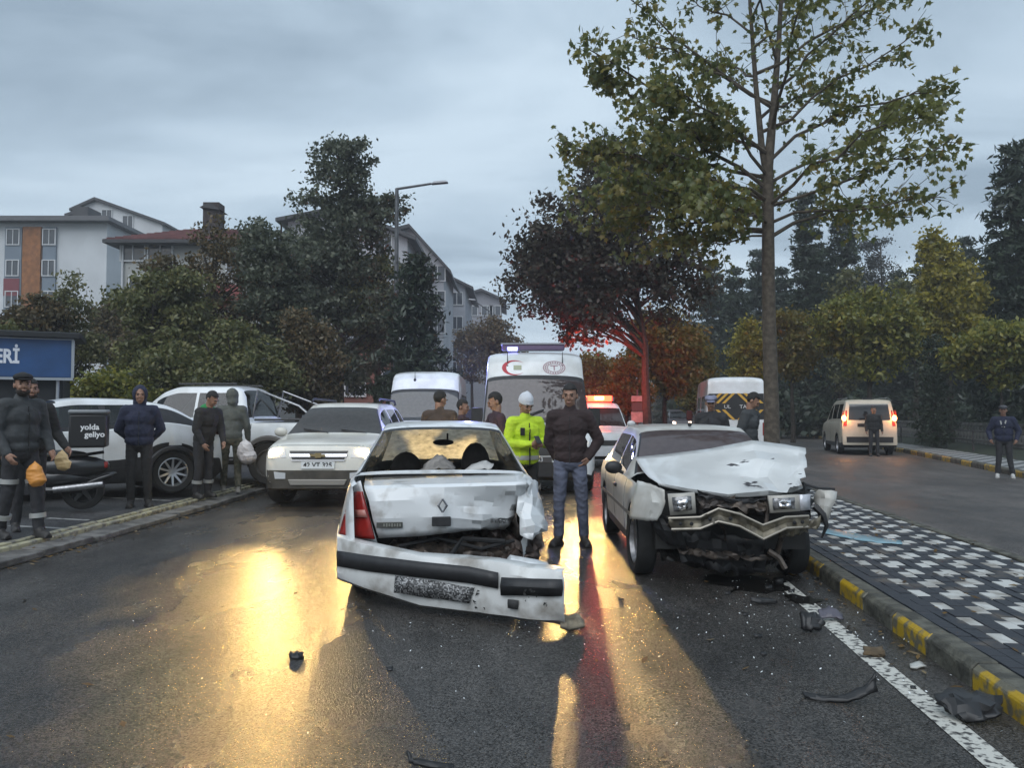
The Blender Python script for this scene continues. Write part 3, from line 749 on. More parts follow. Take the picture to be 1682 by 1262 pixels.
for i, (px, D, s) in enumerate(((1172, 66, 1.12), (1250, 64, 1.18), (1285, 60, 1.0), (1355, 62, 1.15), (1420, 66, 1.05), (1478, 58, .95), (1530, 56, 1.10), (1590, 58, 1.15), (1635, 52, 1.0), (1700, 56, 1.2), (1790, 54, 1.1), (1135, 74, .85), (1225, 78, 1.05), (1100, 80, .8))):
    c = copy_tree(src); c.location = (px2x(px, D), D, .2); c.scale = (s, s, s); c.rotation_euler = (0, 0, i * 1.3)
# the dark wood behind: one mass nobody could count
rng = np.random.default_rng(60); n = 26000
px_ = rng.uniform(1090, 2100, n); D_ = rng.uniform(62, 84, n)
hz = 6.2 + 1.6 * np.sin(px_ * .021) + 1.2 * np.sin(px_ * .057 + 1) + .6 * np.sin(px_ * .13)
P = np.stack([(px_ - 841) / 1300 * D_, D_, .2 + hz * rng.random(n) ** .8], 1)
V, F = leaves_np(P, None, .34, rng, .6, .2)
tag(link("wood", np_mesh("wood", V, F, G_DARK)), "dark wood filling the park behind the right-hand road", "wood", kind="stuff")
n = 9000; px_ = rng.uniform(1190, 2000, n); D_ = rng.uniform(46, 50, n)
P = np.stack([(px_ - 841) / 1300 * D_, D_, .2 + rng.random(n) * (2.2 + .5 * np.sin(px_ * .05))], 1)
V, F = leaves_np(P, None, .22, rng, .6, .2)
tag(link("hedge_undergrowth", np_mesh("hedge_undergrowth", V, F, G_DARK)), "dark undergrowth below the park trees", "undergrowth", kind="stuff")
n = 7000; px_ = rng.uniform(700, 1120, n); D_ = rng.uniform(118, 130, n)
P = np.stack([(px_ - 841) / 1300 * D_, D_, rng.random(n) * (7 + 2 * np.sin(px_ * .04))], 1)
V, F = leaves_np(P, None, .5, rng, .6, .2)
tag(link("far_wood", np_mesh("far_wood", V, F, G_BROWN)), "far trees closing the end of the street", "far trees", kind="stuff")

# ---- the maple on the median
rng = np.random.default_rng(77)
MX, MY = px2x(1267, 13.4), 13.4
mt = thing("maple_tree", "young maple with thinning green leaves and slender pale trunk on the median", "tree", (MX, MY, .12))
tb = MB()
lead = [(0, 0, -.1), (.0, 0, 1.6), (-.02, .02, 3.2), (-.02, 0, 4.6), (0, .02, 5.6), (.10, .0, 6.6), (.22, .05, 7.8), (.30, .0, 9.2), (.34, .02, 11.2)]
tb.tube(lead, [.15, .122, .112, .10, .085, .062, .044, .028, .008], 10)
lead2 = [(0, .02, 5.3), (-.10, .05, 6.0), (-.20, .0, 7.0), (-.30, -.05, 8.4), (-.34, 0, 10.6)]
tb.tube(lead2, [.07, .058, .045, .03, .008], 8)
def along(pts, z):
    zs = [p[2] for p in pts]
    return np.array([np.interp(z, zs, [p[i] for p in pts]) for i in range(3)])
LEAF = []
limbs = []
for i in range(25):
    f = i / 24; z = 4.35 + 5.9 * f ** .95; a = i * 2.39996 + .4
    ln = (3.6 - 2.2 * f) * rng.uniform(.8, 1.1); el = rad(22 + 36 * f + rng.uniform(-8, 8))
    limbs.append((z, a, el, ln, -.10 if f < .3 else -.04))
limbs += [(4.5, math.pi * .97, rad(8), 2.6, -.02), (4.7, math.pi * 1.12, rad(10), 3.0, -.03), (5.0, math.pi * .90, rad(24), 3.7, -.04), (5.2, math.pi * 1.05, rad(34), 3.6, -.03),
          (4.9, -.08, rad(18), 3.3, .02), (5.3, .12, rad(26), 3.4, 0), (6.2, .0, rad(33), 3.3, 0), (6.6, math.pi, rad(38), 3.1, 0), (4.6, math.pi * 1.25, rad(0), 2.4, .0), (4.45, math.pi * .85, rad(0), 2.3, 0), (4.9, math.pi * 1.02, rad(4), 3.1, -.02), (5.4, math.pi * .96, rad(14), 3.6, -.02), (4.4, math.pi, rad(-6), 1.6, 0), (5.0, math.pi * 1.16, rad(12), 2.8, 0), (5.8, math.pi * 1.06, rad(26), 3.6, 0), (4.6, -.25, rad(6), 2.7, 0), (7.2, .05, rad(30), 3.1, 0)]
for (z, a, el, ln, sag) in limbs:
    base = along(lead if (z < 5.4 or rng.random() < .55) else lead2, z)
    d = np.array([math.cos(a) * math.cos(el), math.sin(a) * math.cos(el), math.sin(el)])
    e = base + d * ln; e[2] += sag * ln * 2
    pts = bend(base, e, rng, -sag, 6, .035); r0 = .010 + .0075 * ln
    tb.tube(pts, [r0 * (1 - .13 * k) for k in range(7)], 6, cap=False)
    nt_ = int(ln * 5.6)
    for j in range(nt_):
        u = .22 + .78 * (j + rng.random()) / nt_; f = u * 6; k = min(5, int(f)); q = np.array(pts[k]) + (np.array(pts[k + 1]) - np.array(pts[k])) * (f - k)
        td = d * .7 + rng.normal(0, .55, 3); td[2] += .12; td /= np.linalg.norm(td); tl = rng.uniform(.35, .85) * (1.15 - .35 * u)
        tp = bend(q, q + td * tl, rng, .02, 3, .05)
        tb.tube(tp, [.008, .006, .005, .003], 4, cap=False)
        for _ in range(int(rng.uniform(10, 19) * (1.9 if math.cos(a) < -.2 and z < 6 else (1.15 if z < 6 else .8)))):
            v = rng.random() ** .7; LEAF.append(np.array(tp[0]) + (np.array(tp[3]) - np.array(tp[0])) * v + rng.normal(0, .085, 3) + np.array([0, 0, -.04]))
tb.build("trunk", M("maple_bark", (0.12, 0.098, 0.075), .85, var=.45, vs=12, bump=.5, bs=45), mt)
LEAF = np.array(LEAF)
star = [(0, 0), (.10, .06), (.42, .10), (.30, .26), (.62, .50), (.34, .46), (.40, .62), (.20, .58), (.0, 1.0)]
star = [(x, y) for x, y in star] + [(-x, y) for x, y in star[-2:0:-1]]
SV = np.array([(0, .42, .05)] + [(x, y, -.18 * abs(x) - .12 * y) for x, y in star]); k = len(star)
SF = np.array([(0, 1 + i, 1 + (i + 1) % k) for i in range(k)])
n = len(LEAF)
order = np.argsort(LEAF[:, 1] - .02 * LEAF[:, 2]); LEAF = LEAF[order]
def frames(n):
    ax = rng.normal(0, .75, (n, 3)); ax[:, 2] -= .75; ax /= np.linalg.norm(ax, axis=1)[:, None]
    sd_ = rng.normal(0, 1, (n, 3)); sd_ -= ax * (sd_ * ax).sum(1)[:, None]; sd_ /= np.linalg.norm(sd_, axis=1)[:, None]
    return sd_, ax, np.cross(sd_, ax), rng.uniform(.085, .14, n)
A, B_, C_, S_ = frames(n)
MLEAF = leafmat("maple_leaf", [(0.11, 0.135, 0.055), (0.15, 0.18, 0.065), (0.20, 0.205, 0.065), (0.27, 0.225, 0.055)], .5)
q = slice(300, n)
V = (LEAF[q, None, :] + S_[q, None, None] * (SV[None, :, 0:1] * A[q, None, :] + SV[None, :, 1:2] * B_[q, None, :] + SV[None, :, 2:3] * C_[q, None, :])).reshape(-1, 3)
F = (SF[None] + (np.arange(n - 300) * len(SV))[:, None, None]).reshape(-1, 3)
link("crown", np_mesh("crown", V, F, MLEAF), mt, kind="stuff")
lm = np_mesh("leaf", SV, SF, MLEAF)
for i in range(300):
    o = bpy.data.objects.new("leaf", lm); COL.objects.link(o); o.parent = mt
    m3 = Matrix((A[i], B_[i], C_[i])).transposed()
    o.location = LEAF[i]; o.rotation_euler = m3.to_euler(); o.scale = (S_[i],) * 3

# ================================================================== STREET FURNITURE
POLE = M("lamp_pole_metal", (0.13, 0.135, 0.14), .5, .6, var=.3, vs=4)
def street_lamp(label, x, y, h, arm, rise, group="street lamps"):
    t = thing("street_lamp", label, "street lamp", (x, y, .08), 0, group)
    s = 1 if arm > 0 else -1
    MB().tube([(0, 0, 0), (0, 0, h * .5), (0, 0, h)], [.11, .09, .065], 10).build("pole", POLE, t)
    MB().box((0, 0, .02), (.36, .36, .05)).build("base_plate", POLE, t)
    MB().tube([(0, 0, h - .02), (arm * .72, 0, h + rise * .8)], [.05, .042], 8).build("arm", POLE, t)
    o = MB().box((0, 0, 0), (.62, .26, .09), top=.7).build("lamp_head", M("lamp_head_grey", (0.32, 0.33, 0.35), .4), t, bev=.02)
    o.location = (arm * .72 + s * .30, 0, h + rise); o.rotation_euler = (0, -s * .09, 0)
    return t
street_lamp("street lamp with a long arm reaching right above the conifer", px2x(650, 28.5), 28.5, 9.6, 1.75, .22)
street_lamp("distant street lamp with its arm reaching left behind the ambulance", px2x(805, 60), 60, 9.2, -1.5, .9)
street_lamp("thin distant lamp pole in front of the orange trees", px2x(1139, 46), 46, 6.6, -.9, .3)

# kiosk with the blue sign
ks = thing("kiosk", "dark kiosk with a blue lettered sign board and black flat roof", "kiosk", (px2x(112, 15.2), 15.2, .35), rad(26))
kd = M("kiosk_dark", (0.012, 0.014, 0.016), .6)
MB().box((-2.4, 1.2, .9), (4.6, 2.2, 1.75)).build("cabin", kd, ks, smooth=False)
MB().box((-2.45, -.05, 1.80 + .38), (5.0, .10, .72)).build("sign_board", M("sign_blue", (0.022, 0.075, 0.20), .35, var=.25, vs=2, bump=.1, bs=5), ks, bev=.01)
fr = M("sign_aluminium", (0.36, 0.38, 0.40), .4, .5)
f = MB(); f.box((-2.45, -.09, 1.79), (5.06, .06, .05)); f.box((-2.45, -.09, 2.56), (5.06, .06, .05)); f.box((.07, -.09, 2.175), (.05, .06, .72)); f.build("sign_frame", fr, ks)
text("lettering", "ERİ", .36, M("sign_white", (.72, .74, .78), .5), ks, (-1.0, -.105, 2.19), (rad(90), 0, 0), .004, bold=.012, sx=.72)
MB().box((-2.4, 1.0, 2.66), (5.2, 2.5, .12), (rad(2), 0, 0)).build("roof", kd, ks, bev=.02)
MB().tube([(-.18, .0, 0), (-.18, .0, 1.8)], .03, 8).build("post", fr, ks)
MB().tube([(-4.6, .0, 0), (-4.6, .0, 1.8)], .03, 8).build("post", fr, ks)

# roadside board far down the street
sb = thing("roadside_board", "pale two-part information board on a post beyond the red beacon", "sign", (px2x(1047, 30), 30, 0))
MB().tube([(0, 0, 0), (0, 0, 2.4)], .04, 8).build("post", POLE, sb)
wt = M("board_white", (0.5, 0.48, 0.46), .6, var=.3, vs=6)
MB().box((0, -.05, 2.05), (.48, .04, .22)).build("upper_panel", wt, sb, bev=.01)
MB().box((0, -.05, 1.35), (.50, .04, .40)).build("lower_panel", wt, sb, bev=.01)
MB().box((0, -.05, 1.74), (.46, .03, .32)).build("middle_panel", M("board_dark", (.09, .08, .08), .5), sb)

# balustrade and pipe railing along the park
FX = lambda D: XF(D) + 4.2
pf = thing("balustrade", "pale concrete balustrade along the park beyond the far pavement", "balustrade", (FX(24), 24, .2))
bal = M("pale_concrete", (0.20, 0.195, 0.18), .8, var=.5, vs=5, bump=.3, bs=20)
bm0 = None; o0 = Vector((FX(24), 24, .2)); D = 24.0
r1, r2 = [], []
while D < 60:
    p = Vector((FX(D), D, .2)) - o0
    if bm0 is None:
        bm0 = MB().lathe([(.05, .1), (.07, .16), (.045, .24), (.085, .44), (.05, .66), (.06, .72), (.06, .78)], n=8).build("baluster", bal, pf); bo = bm0
    else:
        bo = bm0.copy(); COL.objects.link(bo); bo.parent = pf
    bo.location = p; D += .36
for nm, z0_, z1_ in (("lower_rail", 0, .1), ("handrail", .78, .9)):
    mb = MB(); pts = [Vector((FX(d), d, .2)) - o0 for d in np.linspace(23.8, 60, 14)]
    for a, b2 in zip(pts[:-1], pts[1:]): mb.prism([(a.x - .08, a.y, z0_), (a.x + .08, a.y, z0_), (a.x + .08, a.y, z1_), (a.x - .08, a.y, z1_)], (b2.x - a.x, b2.y - a.y, 0))
    mb.build(nm, bal, pf, smooth=False)
RX = lambda D: XF(D) + 1.9
pr = thing("pipe_railing", "low dark pipe railing at the back of the far pavement", "railing", (RX(22), 22, .15)); o0 = Vector((RX(22), 22, .15))
rm = M("railing_dark", (0.03, 0.03, 0.03), .5); ps = []
for D in np.arange(22, 62, 3.0):
    p = Vector((RX(D), D, .15)) - o0
    if not ps: p0 = MB().tube([(0, 0, 0), (0, 0, .75)], .035, 8).build("post", rm, pr)
    else: p0 = p0.copy(); COL.objects.link(p0); p0.parent = pr
    p0.location = p; ps.append(p)
for z in (.72, .40): MB().tube([tuple(p + Vector((0, 0, z))) for p in ps], .026, 6).build("rail", rm, pr)
# ================================================================== VEHICLES
def pchip(tab):
    x = np.array([a for a, b in tab], float); y = np.array([b for a, b in tab], float)
    h = np.diff(x); d = np.diff(y) / h; m = np.zeros(len(x))
    for i in range(1, len(x) - 1):
        if d[i - 1] * d[i] > 0:
            w1, w2 = 2 * h[i] + h[i - 1], h[i] + 2 * h[i - 1]; m[i] = (w1 + w2) / (w1 / d[i - 1] + w2 / d[i])
    m[0], m[-1] = d[0], d[-1]
    def f(t):
        t = min(max(t, x[0]), x[-1]); i = int(min(max(np.searchsorted(x, t) - 1, 0), len(h) - 1)); s = (t - x[i]) / h[i]
        return (y[i] * (1 + 2 * s) * (1 - s) ** 2 + h[i] * m[i] * s * (1 - s) ** 2 + y[i + 1] * s * s * (3 - 2 * s) + h[i] * m[i + 1] * s * s * (s - 1))
    return f

class Shell:
    """car body lofted from front (t=0) to rear (t=L); local front is +Y"""
    NG, NT = 8, 5
    def __init__(s, L, top, belt, hw, rw, wheels, bot=.22, ra=.36, zc=.31, crown=.05, Hg=.40, ds=.05, deform=None, mid=.24):
        s.L = L; fT, fB, fW = pchip(top), pchip(belt), pchip(hw); s.fT, s.fB, s.fW = fT, fB, fW
        ts = set(np.round(np.arange(0, L + 1e-6, ds), 4)) | {round(t, 4) for t, _ in top}
        for tw in wheels:
            for k in range(13): ts.add(round(tw + ra * math.cos(math.pi * k / 12), 4))
        ts = sorted(t for t in ts if 0 <= t <= L)
        s.ts = [t for i, t in enumerate(ts) if i == 0 or t - ts[i - 1] > .004]
        s.rows = []
        for t in s.ts:
            T = fT(t); B = min(fB(t), T - .03); W = fW(t)
            zb = bot + max(0, (.14 - t)) * .6 + max(0, t - (L - .14)) * .6
            for tw in wheels:
                if abs(t - tw) < ra: zb = max(zb, zc + math.sqrt(ra * ra - (t - tw) ** 2))
            zm = max(B - mid, zb + .05); zm = min(zm, B - .02); zb = min(zb, zm - .01)
            h = max(T - crown * .4 - B, 0); g = min(h / Hg, 1); wr = (W - .06) * (1 - g) + rw * g
            cr = min(crown, max(T - B, .01) * .5)
            P = [(W - .035, zb), (W - .012, zb + .25 * (zm - zb)), (W - .002, zb + .6 * (zm - zb)), (W, zm), (W - .008, zm + .55 * (B - zm)), (W - .035, B)]
            x0, z0 = W - .05, B + min(.012, (T - B) * .3)
            zt = max(T - cr, z0)
            for k in range(s.NG):
                f = k / (s.NG - 1); P.append((x0 + (wr - x0) * (f ** 1.25), z0 + (zt - z0) * f))
            for k in range(1, s.NT + 1):
                f = k / s.NT; P.append((wr * math.cos(f * math.pi / 2) ** .75 if f < 1 else 0, zt + (T - zt) * math.sin(f * math.pi / 2) ** .8))
            s.rows.append(P)
        s.NR = len(s.rows[0]); s.g0 = 6; s.g1 = 6 + s.NG - 1
        s.n = 2 * s.NR - 1
        s.V = []
        for t, P in zip(s.ts, s.rows):
            ring = [(x, L / 2 - t, z) for x, z in P] + [(-x, L / 2 - t, z) for x, z in P[-2::-1]]
            s.V += ring
        if deform: s.V = [deform(Vector(p), s) for p in s.V]
        s.cls = {}
    def si(s, t): return int(np.argmin([abs(q - t) for q in s.ts]))
    def face(s, i, j): n = s.n; return (i * n + j, i * n + j + 1, (i + 1) * n + j + 1, (i + 1) * n + j)
    def mark(s, name, t0, t1, r0, r1, sides=(1, -1)):
        a, b = s.si(t0), s.si(t1)
        for i in range(a, b):
            for j in range(r0, r1):
                if 1 in sides: s.cls[(i, j)] = name
                if -1 in sides: s.cls[(i, s.n - 2 - j)] = name
    def bvh(s):
        fs = [s.face(i, j) for i in range(len(s.ts) - 1) for j in range(s.n - 1)]
        fs += s.caps()
        return BVHTree.FromPolygons(s.V, fs)
    def caps(s):
        fs = []
        for i in (0, len(s.ts) - 1):
            o = i * s.n
            fs += [(o + j, o + j + 1, o + s.n - 2 - j, o + s.n - 1 - j) for j in range(s.NR - 1)]
        return fs
    def part(s, name_in):
        """faces of one class as an MB (None: plain body)"""
        fs = [s.face(i, j) for i in range(len(s.ts) - 1) for j in range(s.n - 1) if s.cls.get((i, j)) == name_in]
        return fs
    def build(s, name, mats, parent, faces, midx=None, angle=28, offset=0):
        used = {}; V = []
        F = []
        for f in faces:
            q = []
            for i in f:
                if i not in used: used[i] = len(V); V.append(s.V[i])
                q.append(used[i])
            if len(set(q)) > 2: F.append(tuple(dict.fromkeys(q)))
        mb = MB(); mb.v = [tuple(v) for v in V]; mb.f = F; mb.m = midx or [0] * len(F)
        return mb.build(name, mats, parent, angle=angle)

def conform(bv, quad, nu, nv, off, axis='F', thick=.012, m=0, mb=None):
    """a patch lying on the body: quad = 4 corner (a,z) going round; axis F/B (front/back, a=x) or L/R (a=y)"""
    mb = mb or MB(); q = [Vector((a, z)) for a, z in quad]; G = []
    for i in range(nu + 1):
        for j in range(nv + 1):
            u, v = i / nu, j / nv; p = (q[0] * (1 - u) + q[1] * u) * (1 - v) + (q[3] * (1 - u) + q[2] * u) * v
            if axis in 'FB':
                sg = 1 if axis == 'F' else -1; o = Vector((p.x, 6 * sg, p.y)); d = Vector((0, -sg, 0))
            else:
                sg = 1 if axis == 'R' else -1; o = Vector((6 * sg, p.x, p.y)); d = Vector((-sg, 0, 0))
            h = bv.ray_cast(o, d)
            hp = h[0] if h[0] is not None else None
            G.append((hp, d))
    good = [g[0] for g in G if g[0] is not None]
    if not good: return mb
    ax = 1 if axis in 'FB' else 0
    sg = 1 if axis in 'FR' else -1
    ext = max(g[ax] * sg for g in good) * sg
    vs, vb = [], []
    k = 0
    for i in range(nu + 1):
        for j in range(nv + 1):
            hp, d = G[k]; k += 1
            if hp is None:
                u, v = i / nu, j / nv; p = (q[0] * (1 - u) + q[1] * u) * (1 - v) + (q[3] * (1 - u) + q[2] * u) * v
                hp = Vector((p.x, ext, p.y)) if ax == 1 else Vector((ext, p.x, p.y))
            vs.append(hp - d * off); vb.append(hp + d * max(thick - off, .004))
    n = nv + 1; N_ = len(vs)
    fs = [(i * n + j, (i + 1) * n + j, (i + 1) * n + j + 1, i * n + j + 1) for i in range(nu) for j in range(nv)]
    loop = [i * n for i in range(nu + 1)] + [nu * n + j for j in range(1, n)] + [i * n + nv for i in range(nu - 1, -1, -1)] + [j for j in range(nv - 1, 0, -1)]
    fs += [(loop[k], loop[(k + 1) % len(loop)], loop[(k + 1) % len(loop)] + N_, loop[k] + N_) for k in range(len(loop))]
    return mb.add(vs + vb, fs, m)

def wheel(parent, x, y, r=.31, wd=.19, style=0, steer=0.0, side=1, rimcol=None, z=None):
    """rim faces outward on the given side (+1: +X)"""
    rim = rimcol or ALLOY
    mb = MB(); rr = r * .68; k = {0: 5, 1: 10, 2: 12, 3: 6}[style]
    T = Matrix.Rotation(rad(90) * side, 4, 'Y')
    mb.lathe([(rr, -wd * .40), (rr * 1.02, wd * .38), (rr * .93, wd * .40), (rr * .90, wd * .2), (rr * .88, -wd * .3)], T, 28)
    mb.lathe([(.001, wd * .22), (rr * .22, wd * .22), (rr * .26, wd * .12), (rr * .26, -wd * .2)], T, 14)
    if style == 3:
        mb.lathe([(rr * .25, wd * .14), (rr * .6, wd * .24), (rr * .9, wd * .18)], T, 28)
    else:
        for i in range(k):
            a = 2 * math.pi * i / k; sw = rr * (.17 if k == 5 else .085)
            Rz = Matrix.Rotation(a, 4, 'Z')
            mb.prism([(rr * .15, -sw, wd * .12), (rr * .93, -sw * .7, wd * .26), (rr * .93, sw * .7, wd * .26), (rr * .15, sw, wd * .12)], (0, 0, wd * .10), T=T @ Rz)
    w_ = mb.build("wheel", rim, parent, angle=35)
    w_.location = (x, y, r if z is None else z); w_.rotation_euler = (0, 0, steer)
    tb = MB(); h = wd / 2
    tb.lathe([(rr * 1.0, -h * .85), (r * .90, -h), (r * .975, -h * .86), (r, -h * .6), (r, h * .6), (r * .975, h * .86), (r * .90, h), (rr * 1.0, h * .85)], T, 36)
    for g in (-.3, 0, .3): tb.lathe([(r * 1.001, h * (g - .04)), (r * 1.004, h * g), (r * 1.001, h * (g + .04))], T, 36)
    tb.lathe([(.001, -wd * .1), (rr, -wd * .1)], T, 24)
    tb.build("tyre", RUBBER, w_, angle=30)
    return w_

LENS = M("clear_lamp", (0.55, 0.56, 0.57), .12, spec=.8)
REDL = M("red_lamp", (0.35, 0.02, 0.015), .2, spec=.7, var=.3, vs=12)
AMBL = M("amber_lamp", (0.5, 0.16, 0.02), .2, spec=.7)
HOT = M("headlamp_on", (1, .85, .55), .3, emit=(1.0, .74, .36), es=26)
SEATM = M("seat_fabric", (0.035, 0.03, 0.028), .9, var=.3, vs=20)

def interior(root, sh, ywind, yrear, wd, zf, zb, seats=((.36, .1), (-.36, .1)), sz=.62):
    mb = MB(); mb.box((0, (ywind + yrear) / 2, zf), (wd, ywind - yrear, .04)); mb.box((0, ywind - .12, zb - .10), (wd, .40, .24))
    mb.build("dashboard", DARK, root, smooth=False)
    for (x, y) in seats:
        s = MB(); s.box((x, y, zf + .30), (.48, .50, .22)); s.box((x, y - .30, zf + .62), (.46, .16, sz), (.16, 0, 0), top=.82); s.box((x, y - .37, zf + .62 + sz / 2 + .10), (.26, .10, .18), (.1, 0, 0), top=.8)
        s.build("seat", SEATM, root, bev=.03)

def body_of(sh, root, paint, lower=None, lower_rows=1, trim=None, inner=True):
    fs, mi = [], []
    skip = {'side_window', 'windshield', 'rear_window', 'hole'}
    for i in range(len(sh.ts) - 1):
        for j in range(sh.n - 1):
            c = sh.cls.get((i, j))
            if c in skip: continue
            fs.append(sh.face(i, j)); jj = min(j, sh.n - 2 - j)
            mi.append(1 if c == 'trim' else (2 if jj < lower_rows and lower else 0))
    if not getattr(sh, 'nocap', False):
        cp = sh.caps(); fs += cp; mi += [0] * len(cp)
    elif sh.nocap == 'front':
        cp = sh.caps()[:sh.NR - 1]; fs += cp; mi += [0] * len(cp)
    return sh.build("body", [paint, BLACKP, lower or BLACKP], root, fs, mi)

def panes(sh, root, gm=GLASS, wm_=None):
    for c, nm, mt_ in (('side_window', 'side_window', gm), ('windshield', 'windshield', wm_ or gm), ('rear_window', 'rear_window', gm)):
        fs = sh.part(c)
        if fs:
            if c == 'side_window':
                half = [f for f in fs if sh.V[f[0]][0] > 0]; oth = [f for f in fs if sh.V[f[0]][0] <= 0]
                for q in (half, oth):
                    if q: sh.build(nm, mt_, root, q)
            else: sh.build(nm, mt_, root, fs)

def underbody(root, L, W, z=.20, wheels=(), r=.4, h=.45):
    mb = MB().box((0, 0, z + .05), (2 * W - .22, L - .35, .10))
    mb.build("underbody", DARK, root, smooth=False)
    for y in wheels:
        for sx in (1, -1): MB().box((sx * (W - .26), y, .50), (.30, 2 * r - .02, .36)).build("wheel_well", DARK, root, smooth=False)

def mirror(root, x, y, z, mat, s=1.0):
    sg = 1 if x > 0 else -1
    mb = MB().ell((sg * .09 * s, 0, .03 * s), (.10 * s, .055 * s, .075 * s)).tube([(-sg * .02, 0, -.03), (sg * .06 * s, 0, .0)], .02, 6)
    o = mb.build("mirror", mat, root); o.location = (x, y, z); return o

def seam(bv, root, pts, axis, w=.006, name="door_seam", mat=None):
    mb = MB()
    for (a, b) in zip(pts[:-1], pts[1:]):
        a, b = Vector(a), Vector(b); d = (b - a); n = Vector((-d.y, d.x)).normalized() * w / 2
        conform(bv, [a - n, b - n, b + n, a + n], max(2, int(d.length / .08)), 1, .0025, axis, .006, mb=mb)
    return mb.build(name, mat or DARK, root)

def glow_head(root, local, target_w, power, col=(1.0, .62, .20), size=95):
    """a lit headlamp's own light, aimed at a world point"""
    inv = mtx(root).inverted()
    return spot("headlight_beam", local, inv @ Vector(target_w), power, col, size, .8, .05, root)

WP = white_paint()
PLATE = M("plate_white", (0.62, 0.63, 0.62), .4)
INK = M("plate_ink", (0.02, 0.02, 0.022), .5)

HOT2 = M("headlamp_main_beam", (1, .85, .55), .3, emit=(1.0, .68, .26), es=110)
# ------------------------------------------------------------------ white SUV with headlights on
def suv():
    WP = M("glow_tinted_white_paint", (0.70, 0.675, 0.60), .32, coat=.6, var=.15, vs=2.2)  # white paint with the headlights' warm glow put into its colour
    L = 4.6; root = thing("suv", "white SUV facing the camera with both headlights on", "car", (-3.02, 12.35 + L / 2, 0), rad(180))
    top = [(0, .62), (.03, .80), (.10, .97), (.3, 1.04), (1.05, 1.13), (1.12, 1.15), (1.85, 1.60), (2.2, 1.68), (3.4, 1.69), (4.2, 1.60), (4.5, 1.1), (4.6, .7)]
    belt = [(0, .58), (.1, .86), (.5, .96), (1.2, 1.06), (3, 1.09), (4.6, 1.12)]
    hw = [(0, .70), (.08, .82), (.35, .90), (1, .925), (3.8, .92), (4.4, .86), (4.6, .74)]
    sh = Shell(L, top, belt, hw, .62, (.90, 3.6), .30, .41, .36, Hg=.5)
    sh.mark('windshield', 1.14, 1.86, sh.g1 + 1, sh.NR - 1); sh.mark('trim', 1.14, 1.86, sh.g1, sh.g1 + 1)
    sh.mark('side_window', 1.6, 2.35, sh.g0 + 1, sh.g1 - 1); sh.mark('side_window', 2.45, 3.3, sh.g0 + 1, sh.g1 - 1); sh.mark('side_window', 3.4, 4.1, sh.g0 + 1, sh.g1 - 1)
    body_of(sh, root, WP, BLACKP, 2); bv = sh.bvh()
    panes(sh, root, GLASS, glass("suv_windscreen", (0.16, 0.16, 0.16), .35, (0.30, 0.28, 0.27), 1.0))
    underbody(root, L, .92, .28, (L / 2 - .90, L / 2 - 3.6), .42)
    y = lambda t: L / 2 - t
    interior(root, sh, y(1.3), y(4.0), 1.5, .46, 1.10, ((.38, y(2.3)), (-.38, y(2.3))))
    for tx in (.90, 3.6):
        for s in (1, -1): wheel(root, s * .80, y(tx), .36, .235, 0, rad(-14) if tx < 1 else 0, s)
    low = conform(bv, [(-.80, .32), (.80, .32), (.82, .60), (-.82, .60)], 16, 5, .012, 'F'); low.build("bumper_cladding", M("worn_grey_plastic", (0.07, 0.062, 0.05), .6, var=.4, vs=6), root)
    conform(bv, [(-.42, .37), (.42, .37), (.46, .46), (-.46, .46)], 10, 3, .035, 'F', .05).build("skid_plate", M("dull_silver", (0.30, 0.28, 0.25), .4, .4), root, bev=.008)
    for s in (1, -1): conform(bv, [(s * .50, .47), (s * .66, .47), (s * .68, .58), (s * .50, .56)], 4, 3, .022, 'F', .03).build("fog_lamp", LENS, root)
    gr = conform(bv, [(-.40, .76), (.40, .76), (.46, .90), (-.46, .90)], 12, 4, .010, 'F').build("grille", M("grille_dark", (0.02, 0.02, 0.02), .4), root)
    conform(bv, [(-.44, .812), (.44, .812), (.45, .852), (-.45, .852)], 12, 2, .028, 'F', .03).build("grille_bar", CHROME, gr)
    conform(bv, [(-.41, .745), (.41, .745), (.42, .765), (-.42, .765)], 12, 1, .022, 'F', .03).build("grille_bar", CHROME, gr)
    e = conform(bv, [(-.12, .81), (.12, .815), (.135, .853), (-.105, .848)], 4, 2, .042, 'F', .03); conform(bv, [(-.05, .795), (.045, .795), (.055, .868), (-.04, .868)], 3, 2, .044, 'F', .03, mb=e)
    e.build("emblem", M("dark_gold", (0.10, 0.075, 0.03), .35, .6), gr)
    for s in (1, -1):
        o = conform(bv, [(s * .50, .80), (s * .80, .78), (s * .80, .95), (s * .53, .925)], 8, 5, .010, 'F', .02).build("headlight", LENS, root)
        hit = bv.ray_cast(Vector((s * .68, 6, .865)), Vector((0, -1, 0)))[0]
        MB().ell((s * .68, hit.y + .0, .865), (.105, .03, .065)).build("bulb", HOT2, o)
        if s < 0: glow_head(root, (s * .68, hit.y + .12, .87), (-1.6, -8, .5), 330, size=36)
        else: glow_head(root, (s * .68, hit.y + .12, .87), (-1.1, -2, .6), 400, size=30)
    pl = conform(bv, [(-.26, .625), (.26, .625), (.26, .735), (-.26, .735)], 4, 2, .022, 'F', .02).build("number_plate", PLATE, root)
    hy = bv.ray_cast(Vector((0, 6, .68)), Vector((0, -1, 0)))[0].y
    text("lettering", "42 VT 325", .105, INK, pl, (0.0, hy + .0245, .68), (rad(90), 0, rad(180)), .001, bold=.002)
    for s in (1, -1):
        mirror(root, s * .90, y(1.45), 1.13, WP if s > 0 else BLACKP, 1.15)
        MB().tube([(s * .60, y(2.0), 1.70), (s * .60, y(2.1), 1.75), (s * .60, y(3.9), 1.74), (s * .60, y(4.05), 1.66)], .022, 8).build("roof_rail", BLACKP, root)
